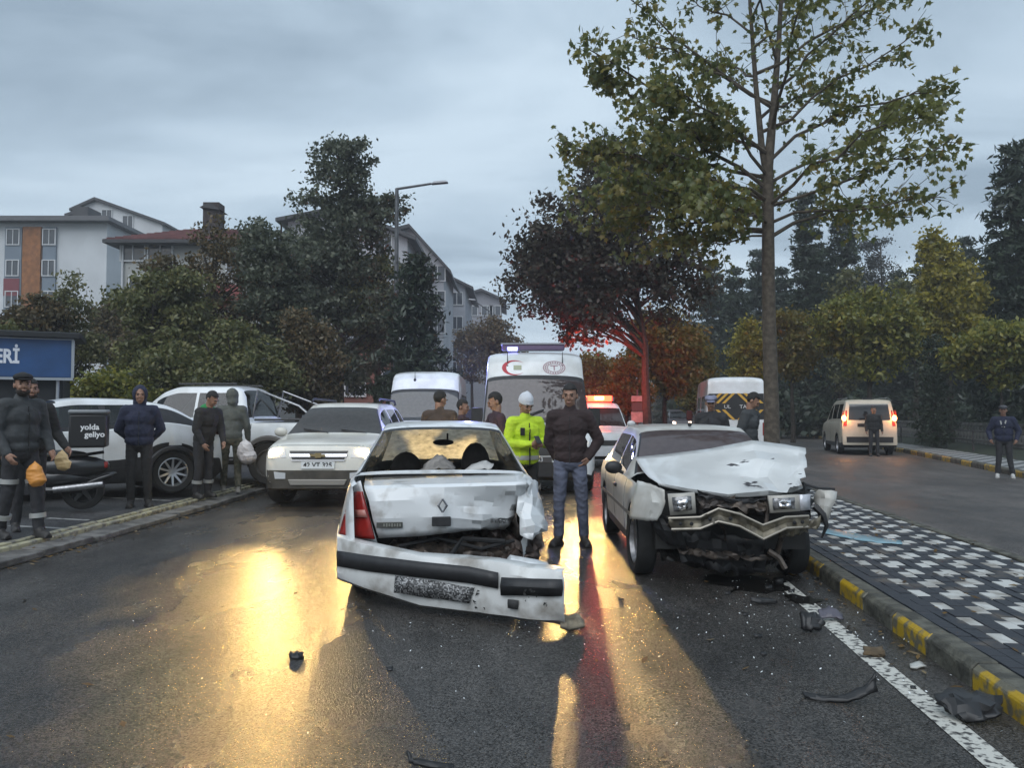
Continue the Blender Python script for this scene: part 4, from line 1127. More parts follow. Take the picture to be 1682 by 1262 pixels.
    MB().tube([(-.55, y(1.12), 1.165), (-.1, y(1.22), 1.215)], .012, 5).tube([(.1, y(1.12), 1.165), (.55, y(1.25), 1.225)], .012, 5).build("wiper", BLACKP, root)
    seam(bv, root, [(y(1.45), .5), (y(1.48), 1.05)], 'L'); seam(bv, root, [(y(2.4), .45), (y(2.4), 1.08)], 'L')
    seam(bv, root, [(-.86, .97), (-.5, .985), (.5, .985), (.86, .97)], 'F')
    return root
suv()

# ------------------------------------------------------------------ high roofed vans
def high_van(name, label, loc, rz, L=5.9, H=2.70, W=1.0, front=None, group=None, paint=None, cat="van", wsg=None):
    root = thing(name, label, cat, loc, rz, group); paint = paint or WP
    k = H / 2.7; ww = W
    top = front or [(0, .55), (.02, .80), (.08, 1.02), (.40, 1.20), (.62, 1.28), (.70, 1.31), (1.22, 2.12 * k), (1.30, 2.20 * k), (1.52, 2.52 * k), (1.72, 2.64 * k), (2.2, H), (5.5, H), (5.8, H - .05), (5.88, H - .18), (5.9, .55)]
    belt = [(0, .52), (.1, .92), (.7, 1.16), (1.5, 1.22), (5.9, 1.22)]
    hw = [(0, .80 * W), (.06, .90 * W), (.3, .97 * W), (1.2, W), (5.6, W), (5.9, .97 * W)]
    sh = Shell(L, top, belt, hw, .86 * W, (.95, 4.45), .28, .40, .35, crown=.10, Hg=1.1, mid=.4)
    sh.mark('windshield', .71, 1.22, sh.g1 + 1, sh.NR - 1); sh.mark('trim', .71, 1.22, sh.g1, sh.g1 + 1); sh.mark('trim', 1.22, 1.285, sh.g1, sh.NR - 1)
    sh.mark('side_window', 1.15, 1.95, sh.g0, sh.g0 + 4)
    body_of(sh, root, paint, BLACKP, 2); bv = sh.bvh()
    panes(sh, root, GLASS, wsg or GLASS)
    underbody(root, L, W, .26, (L / 2 - .95, L / 2 - 4.45), .41)
    y = lambda t: L / 2 - t
    interior(root, sh, y(.95), y(3.2), 1.7, .70, 1.36, ((.5, y(1.9)), (-.5, y(1.9)), (0, y(1.95))))
    MB().box((0, y(2.5), 1.5), (1.7, .05, 1.9)).build("bulkhead", M("van_bulkhead", (0.10, 0.10, 0.10), .9), root)
    for tx in (.95, 4.45):
        for s in (1, -1): wheel(root, s * (W - .13), y(tx), .35, .22, 3, 0, s, STEEL)
    for s in (1, -1):
        conform(bv, [(s * .55, .80), (s * .86, .82), (s * .88, 1.06), (s * .62, 1.0)], 5, 4, .012, 'F', .02).build("headlight", LENS, root)
        ar = MB().box((s * .16, 0, .0), (.22, .10, .36)).tube([(0, 0, -.08), (s * .12, 0, -.02)], .03, 6)
        o = ar.build("mirror", BLACKP, root, bev=.02); o.location = (s * .98, y(1.05), 1.42)
    conform(bv, [(-.50, .72), (.50, .72), (.50, .98), (-.50, .98)], 8, 4, .008, 'F').build("grille", BLACKP, root)
    conform(bv, [(-.85, .34), (.85, .34), (.86, .60), (-.86, .60)], 14, 3, .015, 'F', .02).build("bumper", BLACKP, root)
    return root, sh, bv, y

# ambulance
amb_ws = glass("ambulance_windscreen", (0.22, 0.2, 0.2), .45, (0.34, 0.27, 0.28))
root, sh, bv, y = high_van("ambulance", "white high-roofed ambulance with red crescent and light bar facing the camera", (.46, 14.35 + 2.95, 0), rad(180), H=2.76, W=1.10, wsg=amb_ws)
L = sh.L
rc = M("crescent_red", (0.42, 0.012, 0.03), .45)
def disc_front(bv, cx, cz, r0, r1, a0, a1, n, off, mb, ecc=1.0, c2=None):
    """ring sector on the forehead; with c2 a crescent"""
    pts = []
    for k in range(n + 1):
        a = a0 + (a1 - a0) * k / n
        po = (cx + r1 * math.cos(a), cz + r1 * math.sin(a) * ecc)
        pi_ = (c2 + r0 * math.cos(a), cz + r0 * math.sin(a) * ecc) if c2 is not None else (cx + r0 * math.cos(a), cz + r0 * math.sin(a) * ecc)
        pts.append((po, pi_))
    for k in range(n): conform(bv, [pts[k][0], pts[k + 1][0], pts[k + 1][1], pts[k][1]], 1, 2, off, 'F', .008, mb=mb)
    return mb
# local +x is the image's left because the van faces us
zc_ = 2.40
cres = MB()
n = 30
for k in range(n):
    a, b2 = math.radians(38 + 284 * k / n), math.radians(38 + 284 * (k + 1) / n)
    def oi(a):
        wdt = .085 * max(0.02, math.sin((a - math.radians(38)) / math.radians(284) * math.pi)) ** 1.3
        return (.42 - .24 * math.cos(a), zc_ + .155 * math.sin(a)), (.42 - (.24 - wdt) * math.cos(a), zc_ + (.155 - wdt * .55) * math.sin(a))
    p, q = oi(a); p2, q2 = oi(b2)
    conform(bv, [p, p2, q2, q], 1, 2, .006, 'F', .008, mb=cres)
cres.build("crescent", rc, root)
conform(bv, [(.27, zc_ - .045), (.43, zc_ - .045), (.43, zc_ + .05), (.27, zc_ + .05)], 3, 2, .006, 'F', .008).build("badge_panel", M("faint_green_badge", (.36, .38, .26), .5), root)
em = MB(); ink = M("faint_emblem", (.36, .22, .25), .5)
disc_front(bv, -.38, zc_, .205, .225, 0, 2 * math.pi, 36, .006, em, .62)
disc_front(bv, -.38, zc_, .13, .145, 0, 2 * math.pi, 30, .006, em, .62)
for k in range(22):
    a = 2 * math.pi * k / 22; c = (-.38 + .175 * math.cos(a), zc_ + .175 * .62 * math.sin(a)); conform(bv, [(c[0] - .012, c[1] - .012), (c[0] + .012, c[1] - .012), (c[0] + .012, c[1] + .012), (c[0] - .012, c[1] + .012)], 1, 1, .006, 'F', .008, mb=em)
conform(bv, [(-.46, zc_ + .03), (-.30, zc_ + .03), (-.31, zc_ + .05), (-.45, zc_ + .05)], 2, 1, .006, 'F', .008, mb=em)
conform(bv, [(-.39, zc_ - .06), (-.37, zc_ - .06), (-.365, zc_ + .03), (-.395, zc_ + .03)], 1, 2, .006, 'F', .008, mb=em)
em.build("round_emblem", ink, root)
lb = MB().box((0, 0, 0), (1.30, .34, .13)).build("light_bar", M("lightbar_violet", (0.14, 0.09, 0.17), .25, spec=.7), root, bev=.03); lb.location = (.02, y(2.15), 2.86)
MB().box((0, 0, .07), (1.34, .38, .03)).build("bar_lid", M("bar_grey", (.3, .3, .33), .4), lb)
o = MB().box((.43, -.0, -.03), (.22, .37, .07)).build("blue_lamp", M("blue_lamp_on", (.1, .1, 1), .3, emit=(.35, .38, 1.0), es=2.2), lb, bev=.01)
point("blue_lamp_light", (1.32, y(2.3), 2.55), 150, (.25, .28, 1.0), .08, root)
for s in (1, -1):
    MB().tube([(s * .55, y(1.46), 2.44), (s * .55, y(1.50), 2.72)], [.014, .006], 6).ell((s * .55, y(1.45), 2.43), (.03, .03, .03)).build("antenna", BLACKP, root)
for s in (1, -1):
    hy = bv.ray_cast(Vector((s * .72, 6, .92)), Vector((0, -1, 0)))[0].y
    MB().ell((s * .72, hy + .02, .93), (.09, .03, .07)).build("bulb", HOT2, root)
    if s < 0: glow_head(root, (s * .72, hy + .14, .93), (.55, -6, .5), 430, (1.0, .60, .20), 36)
    else: glow_head(root, (s * .72, hy + .14, .95), (-.65, 6.0, 1.0), 5200, (1.0, .74, .38), 22)
pl = conform(bv, [(-.26, .60), (.26, .60), (.26, .70), (-.26, .70)], 3, 2, .03, 'F', .03).build("number_plate", M("dark_plate", (.05, .045, .045), .5), root)
hy = bv.ray_cast(Vector((0, 6, .65)), Vector((0, -1, 0)))[0].y
text("lettering", "P53", .11, PLATE, pl, (-.02, hy + .034, .65), (rad(90), 0, rad(180)), .001)
MB().tube([(.5, y(.72), 1.335), (-.15, y(.86), 1.56)], .014, 5).tube([(-.2, y(.72), 1.335), (-.75, y(.84), 1.50)], .014, 5).build("wiper", BLACKP, root)
MB().box((.0, y(1.2), 2.02), (.24, .05, .10)).tube([(-.12, y(1.2), 2.0), (-.12, y(1.2), 2.12)], .02, 6).build("rear_view_mirror", M("mirror_pale", (.5, .48, .46), .4), root)

# white minibus parked behind the SUV
root, sh, bv, y = high_van("minibus", "white minibus behind the SUV, its side washed blue", (-2.28, 19.2 + 2.95, 0), rad(181), H=2.62, wsg=glass("bus_windscreen", (.2, .2, .2), .4, (.30, .31, .30)))
for t0, t1 in ((2.1, 3.1), (3.2, 4.2), (4.3, 5.3)):
    for ax in 'LR': conform(bv, [(y(t1), 1.28), (y(t0), 1.28), (y(t0), 2.0), (y(t1), 2.0)], 6, 4, .006, ax, .01).build("side_window", M("dark_glass", (.015, .017, .02), .08, spec=.8), root)
MB().tube([(.28, y(1.46), 2.36), (.28, y(1.48), 2.62)], [.012, .005], 6).ell((.28, y(1.45), 2.36), (.035, .03, .05)).build("antenna", BLACKP, root)

# rescue van with chevrons seen from behind, right of the maple
root, sh, bv, y = high_van("rescue_van", "white van with yellow and black chevrons on its rear doors behind the maple trunk", (7.55, 25 + 2.95, 0), rad(-9), H=2.66)
cw = M("chevron_yellow", (.62, .36, .05), .5); ck_ = M("chevron_black", (.02, .02, .02), .5)
conform(bv, [(-.86, 1.30), (.86, 1.30), (.84, 2.12), (-.84, 2.12)], 10, 5, .006, 'B', .01).build("chevron_panel", ck_, root)
cv = MB()
for s in (1, -1):
    for k in range(5):
        for up in (1, -1):
            z0 = 1.71 + up * (.02 + .0); x0 = s * (.02 + k * .20)
            a = [(x0, z0 + up * .40), (x0 + s * .10, z0 + up * .40), (min(abs(x0 + s * .42), .84) * s, z0 + up * .08), (min(abs(x0 + s * .32), .84) * s, z0 + up * .08)]
            if abs(a[2][0]) - abs(a[3][0]) > .01: conform(bv, a, 3, 3, .012, 'B', .01, mb=cv)
cv.build("chevron", cw, root)
yb = bv.ray_cast(Vector((0, -6, 1.7)), Vector((0, 1, 0)))[0].y
for wd_, xx in (("UL", -.27), ("TAK", .27)): text("lettering", wd_, .16, M("letter_white", (.7, .7, .68), .5), root, (xx, yb - .014, 1.70), (rad(90), 0, 0), .002, sx=1.1)
MB().box((-.42, yb - .03, 1.06), (.22, .05, .06)).build("door_handle", BLACKP, root)
for s in (1, -1): conform(bv, [(s * .80, .80), (s * .93, .80), (s * .93, 1.20), (s * .80, 1.20)], 2, 3, .01, 'B', .01).build("tail_lamp", REDL, root)
for k in range(2): conform(bv, [(y(2.2 + k * 1.7), 1.26), (y(3.6 + k * 1.7), 1.26), (y(3.6 + k * 1.7), 2.05), (y(2.2 + k * 1.7), 2.05)], 6, 4, .006, 'L', .01).build("side_window", MATS["dark_glass"], root)

# ------------------------------------------------------------------ small panel vans (police car, small van on the right road)
def small_van(name, label, loc, rz, paint=None, cat="van"):
    L = 4.35; root = thing(name, label, cat, loc, rz)
    top = [(0, .55), (.03, .75), (.10, .92), (.5, 1.03), (.95, 1.12), (1.0, 1.14), (1.70, 1.66), (1.9, 1.75), (2.4, 1.82), (4.0, 1.82), (4.2, 1.77), (4.30, 1.2), (4.35, .6)]
    belt = [(0, .5), (.1, .84), (.9, 1.02), (4.35, 1.08)]; hw = [(0, .68), (.08, .78), (.4, .85), (1, .87), (4.1, .87), (4.35, .82)]
    sh = Shell(L, top, belt, hw, .68, (.85, 3.45), .25, .37, .31, Hg=.65)
    sh.mark('windshield', 1.01, 1.70, sh.g1 + 1, sh.NR - 1); sh.mark('side_window', 1.5, 2.2, sh.g0 + 1, sh.g1 - 1); sh.mark('side_window', 2.35, 3.2, sh.g0 + 1, sh.g1 - 1); sh.mark('side_window', 3.3, 4.0, sh.g0 + 1, sh.g1 - 1)
    body_of(sh, root, paint or WP, BLACKP, 1); bv = sh.bvh(); y = lambda t: L / 2 - t
    return root, sh, bv, y
root, sh, bv, y = small_van("police_car", "white patrol car with a flashing red and orange beacon beside the ambulance", (2.46, 21.4 + 2.17, 0), rad(180), cat="car")
panes(sh, root, GLASS, glass("patrol_windscreen", (.25, .2, .2), .3, (.32, .26, .26)))
underbody(root, 4.35, .87, .24, (y(.85), y(3.45)), .38); interior(root, sh, y(1.2), y(3.8), 1.4, .5, 1.14, ((.36, y(2.2)), (-.36, y(2.2))))
for tx in (.85, 3.45):
    for s in (1, -1): wheel(root, s * .76, y(tx), .31, .19, 0, 0, s)
for s in (1, -1):
    conform(bv, [(s * .48, .70), (s * .76, .72), (s * .78, .94), (s * .55, .88)], 5, 4, .01, 'F', .02).build("headlight", LENS, root); mirror(root, s * .86, y(1.4), 1.16, WP, 1.2)
conform(bv, [(-.4, .62), (.4, .62), (.42, .76), (-.42, .76)], 6, 3, .01, 'F', .02).build("grille", BLACKP, root)
bb = MB().box((0, 0, 0), (1.15, .30, .12)).build("beacon_bar", M("beacon_base", (.12, .12, .13), .4), root, bev=.02); bb.location = (0, y(2.2), 1.91)
MB().box((-.14, 0, .02), (.74, .33, .17)).build("red_beacon", M("beacon_on", (1, .3, .1), .3, emit=(1.0, .035, .015), es=7), bb, bev=.03)
MB().box((-.12, 0, .03), (.30, .35, .13)).build("amber_beacon", M("amber_on", (1, .6, .1), .3, emit=(1.0, .45, .06), es=14), bb, bev=.03)
MB().box((.40, 0, .01), (.30, .32, .12)).build("blue_beacon", M("beacon_off_blue", (.05, .05, .3), .2), bb, bev=.03)
spot("red_beacon_beam", (.05, y(1.7), 2.08), (3.45, y(1.7) + 16, 4.3), 350, (1.0, .055, .02), 44, .9, .12, root)
point("red_beacon_light", (.0, y(1.72), 2.02), 30, (1.0, .045, .02), .1, root)
spot("red_beacon_beam", (.0, y(2.6), 2.10), (-.4, -12, 3.4), 1100, (1.0, .06, .025), 128, .9, .12, root)

root, sh, bv, y = small_van("small_van", "cream small van with lit tail lamps stopped on the right-hand road", (13.25, 28.2 + 2.3, 0), rad(-13), M("cream_van_paint", (0.52, 0.47, 0.37), .35, coat=.5, var=.15, vs=3))
panes(sh, root, GLASS)
underbody(root, 4.35, .87, .24, (y(.85), y(3.45)), .38); interior(root, sh, y(1.2), y(3.8), 1.4, .5, 1.14, ((.36, y(2.2)), (-.36, y(2.2))))
for tx in (.85, 3.45):
    for s in (1, -1): wheel(root, s * .76, y(tx), .31, .19, 0, 0, s)
conform(bv, [(-.64, 1.14), (.64, 1.14), (.58, 1.66), (-.58, 1.66)], 8, 5, .006, 'B', .01).build("rear_window", MATS["dark_glass"], root)
for s in (1, -1):
    q = conform(bv, [(s * .68, .95), (s * .84, .95), (s * .80, 1.45), (s * .66, 1.45)], 3, 5, .008, 'B', .02).build("tail_lamp", REDL, root)
    hy = bv.ray_cast(Vector((s * .74, -6, 1.18)), Vector((0, 1, 0)))[0].y
    MB().ell((s * .76, hy, 1.20), (.075, .035, .10)).build("bulb", M("tail_on", (1, .5, .15), .3, emit=(1, .42, .12), es=9), q)
    point("tail_lamp_light", (s * .76, hy - .15, 1.2), 14, (1, .4, .12), .06, root)
conform(bv, [(-.36, .92), (.28, .92), (.28, 1.03), (-.36, 1.03)], 6, 2, .008, 'B', .01).build("plate_recess", DARK, root)
conform(bv, [(-.84, .42), (.84, .42), (.84, .60), (-.84, .60)], 10, 2, .02, 'B', .02).build("bumper", BLACKP, root)
MB().box((0, yb * 0 + y(4.05), 1.84), (.28, .12, .05)).build("roof_lamp", BLACKP, root)
root.scale = (1.1, 1.1, 1.1)
for s in (1, -1): MB().tube([(s * .60, y(2.2), 1.86), (s * .60, y(3.9), 1.86)], .022, 6).build("roof_rail", STEEL, root)
seam(bv, root, [(0.02, .62), (0.02, 1.12)], 'B'); seam(bv, root, [(y(2.28), .4), (y(2.28), 1.08)], 'L')

# ------------------------------------------------------------------ white crossover parked side-on
def crossover():
    L = 4.36; root = thing("crossover", "white crossover coupe with dark alloy wheels parked behind the scooter", "car", (-7.07, 12.70, PZ(-7.0)), rad(90 + 40))
    top = [(0, .6), (.04, .78), (.15, .90), (.95, 1.03), (1.02, 1.06), (1.85, 1.50), (2.2, 1.545), (2.8, 1.54), (3.4, 1.46), (4.02, 1.14), (4.20, 1.06), (4.30, .98), (4.36, .62)]
    belt = [(0, .55), (.1, .82), (1.0, .97), (2.6, 1.04), (3.3, 1.14), (3.9, 1.06), (4.36, .98)]; hw = [(0, .66), (.1, .80), (.5, .89), (2, .87), (3.5, .92), (4.1, .86), (4.36, .70)]
    sh = Shell(L, top, belt, hw, .60, (.86, 3.5), .22, .40, .34, Hg=.45, ds=.045)
    sh.mark('windshield', 1.04, 1.86, sh.g1 + 1, sh.NR - 1); sh.mark('trim', 1.04, 1.86, sh.g1, sh.g1 + 1)
    sh.mark('rear_window', 3.45, 4.02, sh.g1 + 1, sh.NR - 1)
    sh.mark('trim', 1.55, 3.9, sh.g0, sh.g1 - 1); sh.mark('side_window', 1.6, 2.42, sh.g0 + 1, sh.g1 - 1); sh.mark('side_window', 2.50, 3.15, sh.g0 + 1, sh.g1 - 1)
    body_of(sh, root, WP, BLACKP, 2); bv = sh.bvh(); y = lambda t: L / 2 - t
    panes(sh, root, glass("green_glass", (.35, .42, .40), 0))
    underbody(root, L, .9, .2, (y(.86), y(3.5)), .41); interior(root, sh, y(1.2), y(3.7), 1.3, .28, 1.02, ((.36, y(2.2)), (-.36, y(2.2))))
    al = M("dark_alloy", (0.02, 0.02, 0.02), .4)
    for tx in (.86, 3.5):
        for s in (1, -1):
            w_ = wheel(root, s * .80, y(tx), .345, .225, 1, 0, s)
            a = MB(); rr = .345 + .045
            a.tube([(s * .91, y(tx) + rr * math.cos(q), .345 + rr * math.sin(q)) for q in np.linspace(-.1, math.pi + .1, 18)], .045, 6); a.build("arch_trim", BLACKP, root)
    # dark sill cladding and door seams on both sides
    for ax, s in (('L', -1), ('R', 1)):
        conform(bv, [(y(1.35), .26), (y(3.0), .26), (y(2.9), .46), (y(1.4), .40)], 14, 3, .014, ax, .02).build("sill_cladding", BLACKP, root)
        seam(bv, root, [(y(2.46), .42), (y(2.46), 1.02)], ax); seam(bv, root, [(y(1.42), .42), (y(1.38), .98)], ax); seam(bv, root, [(y(3.08), .62), (y(3.3), 1.10)], ax)
        conform(bv, [(y(4.34), .93), (y(3.80), .99), (y(3.82), 1.035), (y(4.3), 1.04)], 8, 2, .014, ax, .02).build("tail_lamp", M("tail_dark", (.06, .008, .008), .2, spec=.7), root)
        conform(bv, [(y(3.62), .78), (y(3.42), .78), (y(3.42), .95), (y(3.62), .95)], 3, 3, .002, ax, .004).build("fuel_flap", WP, root)
        MB().box((s * .885, y(2.30), .93), (.03, .18, .03)).build("door_handle", WP, root, bev=.01)
        mirror(root, s * .90, y(1.55), 1.02, BLACKP, 1.1)
    return root
crossover()

# ------------------------------------------------------------------ white pickup
def pickup():
    L = 5.3; root = thing("pickup", "white double-cab pickup with an open bed parked behind the crossover", "car", (-5.95, 15.95, PZ(-5.95)), rad(90 - 4), s=1.05)
    top = [(0, .70), (.05, .95), (.12, 1.06), (1.30, 1.18), (1.38, 1.21), (2.0, 1.72), (2.3, 1.80), (3.2, 1.80), (3.45, 1.72), (3.62, 1.22), (3.68, 1.13), (5.25, 1.13), (5.3, .8)]
    belt = [(0, .62), (.12, .98), (1.4, 1.09), (3.6, 1.12), (5.3, 1.12)]; hw = [(0, .70), (.08, .84), (.4, .92), (5.2, .92), (5.3, .90)]
    sh = Shell(L, top, belt, hw, .66, (.95, 4.03), .38, .43, .38, Hg=.5)
    sh.mark('windshield', 1.4, 2.0, sh.g1 + 1, sh.NR - 1)
    sh.mark('side_window', 1.85, 2.58, sh.g0 + 1, sh.g1 - 1); sh.mark('side_window', 2.66, 3.36, sh.g0 + 1, sh.g1 - 1); sh.mark('rear_window', 3.46, 3.61, sh.g1 + 1, sh.NR - 1)
    sh.mark('trim', 3.75, 5.2, sh.g1 + 1, sh.NR - 1)
    body_of(sh, root, WP, BLACKP, 1); bv = sh.bvh(); y = lambda t: L / 2 - t
    panes(sh, root); underbody(root, L, .92, .36, (y(.95), y(4.03)), .44); interior(root, sh, y(1.5), y(3.3), 1.4, .6, 1.14, ((.38, y(2.3)), (-.38, y(2.3))))
    for tx in (.95, 4.03):
        for s in (1, -1): wheel(root, s * .80, y(tx), .385, .25, 3, 0, s, M("grimy_rim", (.12, .115, .11), .5, .4))
    fl = M("flare_grey", (0.10, 0.09, 0.08), .6)
    for s, ax in ((-1, 'L'), (1, 'R')):
        for tx in (.95, 4.03):
            MB().tube([(s * .925, y(tx) + .455 * math.cos(q), .385 + .455 * math.sin(q)) for q in np.linspace(.0, math.pi, 18)], .055, 6).build("wheel_flare", fl, root)
        MB().tube([(s * .62, y(3.6), 1.13), (s * .66, y(3.72), 1.72), (s * .68, y(4.5), 1.42), (s * .74, y(4.85), 1.14)], .022, 8).build("sport_bar", STEEL, root)
        MB().tube([(s * .86, y(3.75), 1.17), (s * .86, y(5.2), 1.17)], .022, 6).build("bed_rail", BLACKP, root)
        seam(bv, root, [(y(2.62), .5), (y(2.62), 1.1)], ax); seam(bv, root, [(y(3.5), .8), (y(3.52), 1.1)], ax); seam(bv, root, [(y(3.70), .5), (y(3.70), 1.1)], ax); seam(bv, root, [(y(1.6), .5), (y(1.55), 1.08)], ax)
        MB().tube([(s * .60, y(2.2), 1.83), (s * .60, y(3.3), 1.83)], .02, 6).build("roof_rail", BLACKP, root)
        MB().tube([(s * .90, y(1.7), .44), (s * .90, y(3.4), .44)], .04, 8).build("side_step", BLACKP, root)
        mirror(root, s * .92, y(1.75), 1.12, WP, 1.3)
    xs = bv.ray_cast(Vector((-6, y(4.85), .98)), Vector((1, 0, 0)))[0].x
    text("lettering", "4WD", .13, M("decal_red", (.45, .05, .06), .5), root, (xs - .004, y(4.83), .99), (rad(90), 0, rad(-90)), .001, sx=1.4)
    conform(bv, [(-.90, .75), (-.78, .75), (-.78, 1.08), (-.90, 1.08)], 2, 3, .01, 'B', .02).build("tail_lamp", REDL, root); conform(bv, [(.90, .75), (.78, .75), (.78, 1.08), (.90, 1.08)], 2, 3, .01, 'B', .02).build("tail_lamp", REDL, root)
    return root
pickup()

# ------------------------------------------------------------------ far car
root, sh, bv, y = small_van("distant_car", "dark distant car with two small lit lamps far up the street", (13.0, 62, 0), rad(176), M("far_car_dark", (.05, .045, .05), .4), cat="car")
panes(sh, root); 
for s in (1, -1):
    conform(bv, [(s * .45, .72), (s * .68, .72), (s * .70, .90), (s * .48, .88)], 3, 3, .02, 'F', .03).build("headlight", M("far_lamp_on", (1, .8, .6), .3, emit=(1, .7, .5), es=5), root)
for tx in (.85, 3.45):
    for s in (1, -1): wheel(root, s * .76, y(tx), .31, .19, 0, 0, s)

# ------------------------------------------------------------------ scooter with delivery box
sc = thing("scooter", "black delivery scooter with a square black box lettered in white", "scooter", (-6.46, 10.75, PZ(-6.46)), rad(90 + 22), s=.98)
blk = M("scooter_black", (0.016, 0.016, 0.018), .28, coat=.4)
for yy in (.66, -.60):
    w_ = wheel(sc, 0, yy, .27, .11, 0, 0, -1, M("scooter_rim", (.05, .05, .05), .4, .5))
mb = MB()
mb.ell((0, -.42, .60), (.15, .52, .17)); mb.ell((0, -.30, .45), (.13, .36, .14)); mb.box((0, .18, .30), (.30, .52, .12)); mb.ell((0, .50, .62), (.20, .10, .36), (.35, 0, 0)); mb.ell((0, .60, .98), (.16, .12, .13)); mb.ell((0, .70, .52), (.09, .22, .07))
mb.build("bodywork", blk, sc)
MB().ell((0, -.22, .77), (.16, .44, .07)).build("seat", M("seat_vinyl", (.02, .02, .02), .6), sc)
MB().tube([(-.34, .44, 1.05), (-.12, .54, 1.03), (.12, .54, 1.03), (.34, .44, 1.05)], .018, 8).tube([(0, .54, 1.0), (0, .66, .30)], .03, 8).build("handlebar", blk, sc)
for s in (1, -1): MB().tube([(s * .24, .50, 1.06), (s * .30, .52, 1.22)], .008, 5).ell((s * .31, .52, 1.24), (.07, .02, .045)).build("mirror", blk, sc)
MB().tube([(-.16, -.25, .30), (-.17, -.62, .33), (-.17, -.86, .36)], [.045, .055, .045], 10).build("exhaust", STEEL, sc)
MB().tube([(-.10, -.60, .27), (-.12, -.05, .30)], .04, 6).build("swing_arm", blk, sc)
MB().ell((0, -.80, .42), (.07, .24, .05), (-.35, 0, 0)).build("mudguard", blk, sc)
MB().box((0, -.88, .62), (.14, .05, .09)).build("tail_lamp", REDL, sc, bev=.015)
MB().tube([(.0, -.5, .75), (0, -.85, .80)], .025, 6).build("rack", blk, sc)
bx = thing("delivery_box", "square black delivery box with white lettering and grey lid on the scooter", "box", (0, 0, 0)); bx.location = mtx(sc) @ Vector((0, -.66, .86)); bx.rotation_euler = (0, 0, rad(90 + 22))
MB().box((0, 0, .24), (.46, .46, .46)).build("case", M("box_black", (.014, .014, .015), .5), bx, bev=.03)
MB().box((0, 0, .50), (.48, .48, .06)).build("lid", M("box_lid_grey", (.18, .19, .20), .45), bx, bev=.025)
lw = M("letter_white2", (.78, .78, .78), .5)
text("lettering", "yolda", .105, lw, bx, (-.234, -.03, .29), (rad(90), 0, rad(-90)), .002, bold=.003)
text("lettering", "geliyo", .105, lw, bx, (-.234, -.09, .19), (rad(90), 0, rad(-90)), .002, bold=.003)
# ================================================================== THE TWO WRECKED SALOONS
def sheet(name, rows, mat, root, su=3, sv=3, jit=0.0, seed=0, jmask=None, thick=.004, angle=12, mb=None, lump=0.0, build=True, smooth=True):
    """dented sheet metal through world control points (px, py, D); jit breaks it into creased facets"""
    inv = mtx(root).inverted(); r_ = random.Random(seed)
    W = [[at(*p) for p in row] for row in rows]; nr, nc = len(W), len(W[0])
    mb = mb or MB()
    def f(u, v):
        a = min(u * (nr - 1), nr - 1 - 1e-9); b = min(v * (nc - 1), nc - 1 - 1e-9); i, j = int(a), int(b); s, t = a - i, b - j
        p = (W[i][j] * (1 - t) + W[i][j + 1] * t) * (1 - s) + (W[i + 1][j] * (1 - t) + W[i + 1][j + 1] * t) * s
        k = 1.0 if jmask is None else jmask(u, v)
        if jit and k > 0: p = p + Vector((r_.gauss(0, .55), r_.gauss(0, 1.0), r_.gauss(0, .55))) * jit * k
        return inv @ p
    mb.grid((nr - 1) * su, (nc - 1) * sv, f)
    if not build: return mb
    o = mb.build(name, mat, root, angle=angle, smooth=smooth)
    if thick:
        s = o.modifiers.new("solid", 'SOLIDIFY'); s.thickness = thick; s.offset = 0
    return o
def wtube(root, pts, r, n=7, mb=None):
    inv = mtx(root).inverted(); return (mb or MB()).tube([inv @ at(*p) for p in pts], r, n)

RAW = M("raw_crumpled_metal", (0.17, 0.135, 0.11), .42, .35, var=.7, vs=9, col2=(0.035, 0.028, 0.024))
BEAM = M("dirty_cream_metal", (0.27, 0.235, 0.17), .5, .2, var=.75, vs=9, detail=8)
BUMP = M("grimy_white_bumper", (0.66, 0.665, 0.65), .4, 0, .5, var=.5, vs=4, col2=(0.30, 0.28, 0.25), lo=.33, hi=.52, detail=9)
WPC = M("scraped_white_paint", (0.70, 0.715, 0.72), .34, 0, .5, var=.5, vs=5, coat=.5, col2=(0.42, 0.41, 0.39), lo=.30, hi=.45)
DIRT = M("black_scuff", (0.03, 0.03, 0.03), .7)

# ------------------------------------------------------------------ saloon hit from behind (rear view)
L = 4.15
cl = thing("saloon_car", "white saloon seen from behind with smashed rear and hanging bumper", "car", (-.745, 8.36, 0), rad(5.4))
top = [(0, .5), (.04, .66), (.2, .76), (.95, .92), (1.0, .94), (1.72, 1.345), (2.0, 1.395), (2.5, 1.41), (2.95, 1.375), (3.05, 1.345), (3.58, .985), (3.66, .970), (4.02, .945), (4.05, .92), (4.10, .52), (4.15, .48)]
belt = [(0, .46), (.1, .70), (1, .86), (3, .92), (3.6, .925), (4.04, .89), (4.10, .5), (4.15, .45)]
hw = [(0, .62), (.1, .74), (.5, .80), (1, .81), (3.3, .815), (3.85, .79), (4.06, .74), (4.15, .70)]
def dent(p, s):
    # right rear corner pushed in and forward
    k = max(0, (p.x - .35) / .45) * max(0, min(1, (-p.y - 1.45) / .6)) * max(0, min(1, (1.0 - p.z) / .4))
    return p + Vector((-.05 * k + .02 * math.sin(p.z * 23 + p.y * 17) * k, .10 * k + .03 * math.sin(p.z * 31) * k, 0))
sh = Shell(L, top, belt, hw, .555, (.78, 3.36), .22, .335, .30, crown=.055, Hg=.40, deform=dent, ds=.045)
sh.nocap = 'front'
sh.mark('rear_window', 3.08, 3.56, sh.g1 + 1, sh.NR - 1); sh.mark('windshield', 1.02, 1.72, sh.g1 + 1, sh.NR - 1)
sh.mark('side_window', 1.35, 2.02, sh.g0 + 1, sh.g1 - 1); sh.mark('side_window', 2.10, 2.9, sh.g0 + 1, sh.g1 - 1)
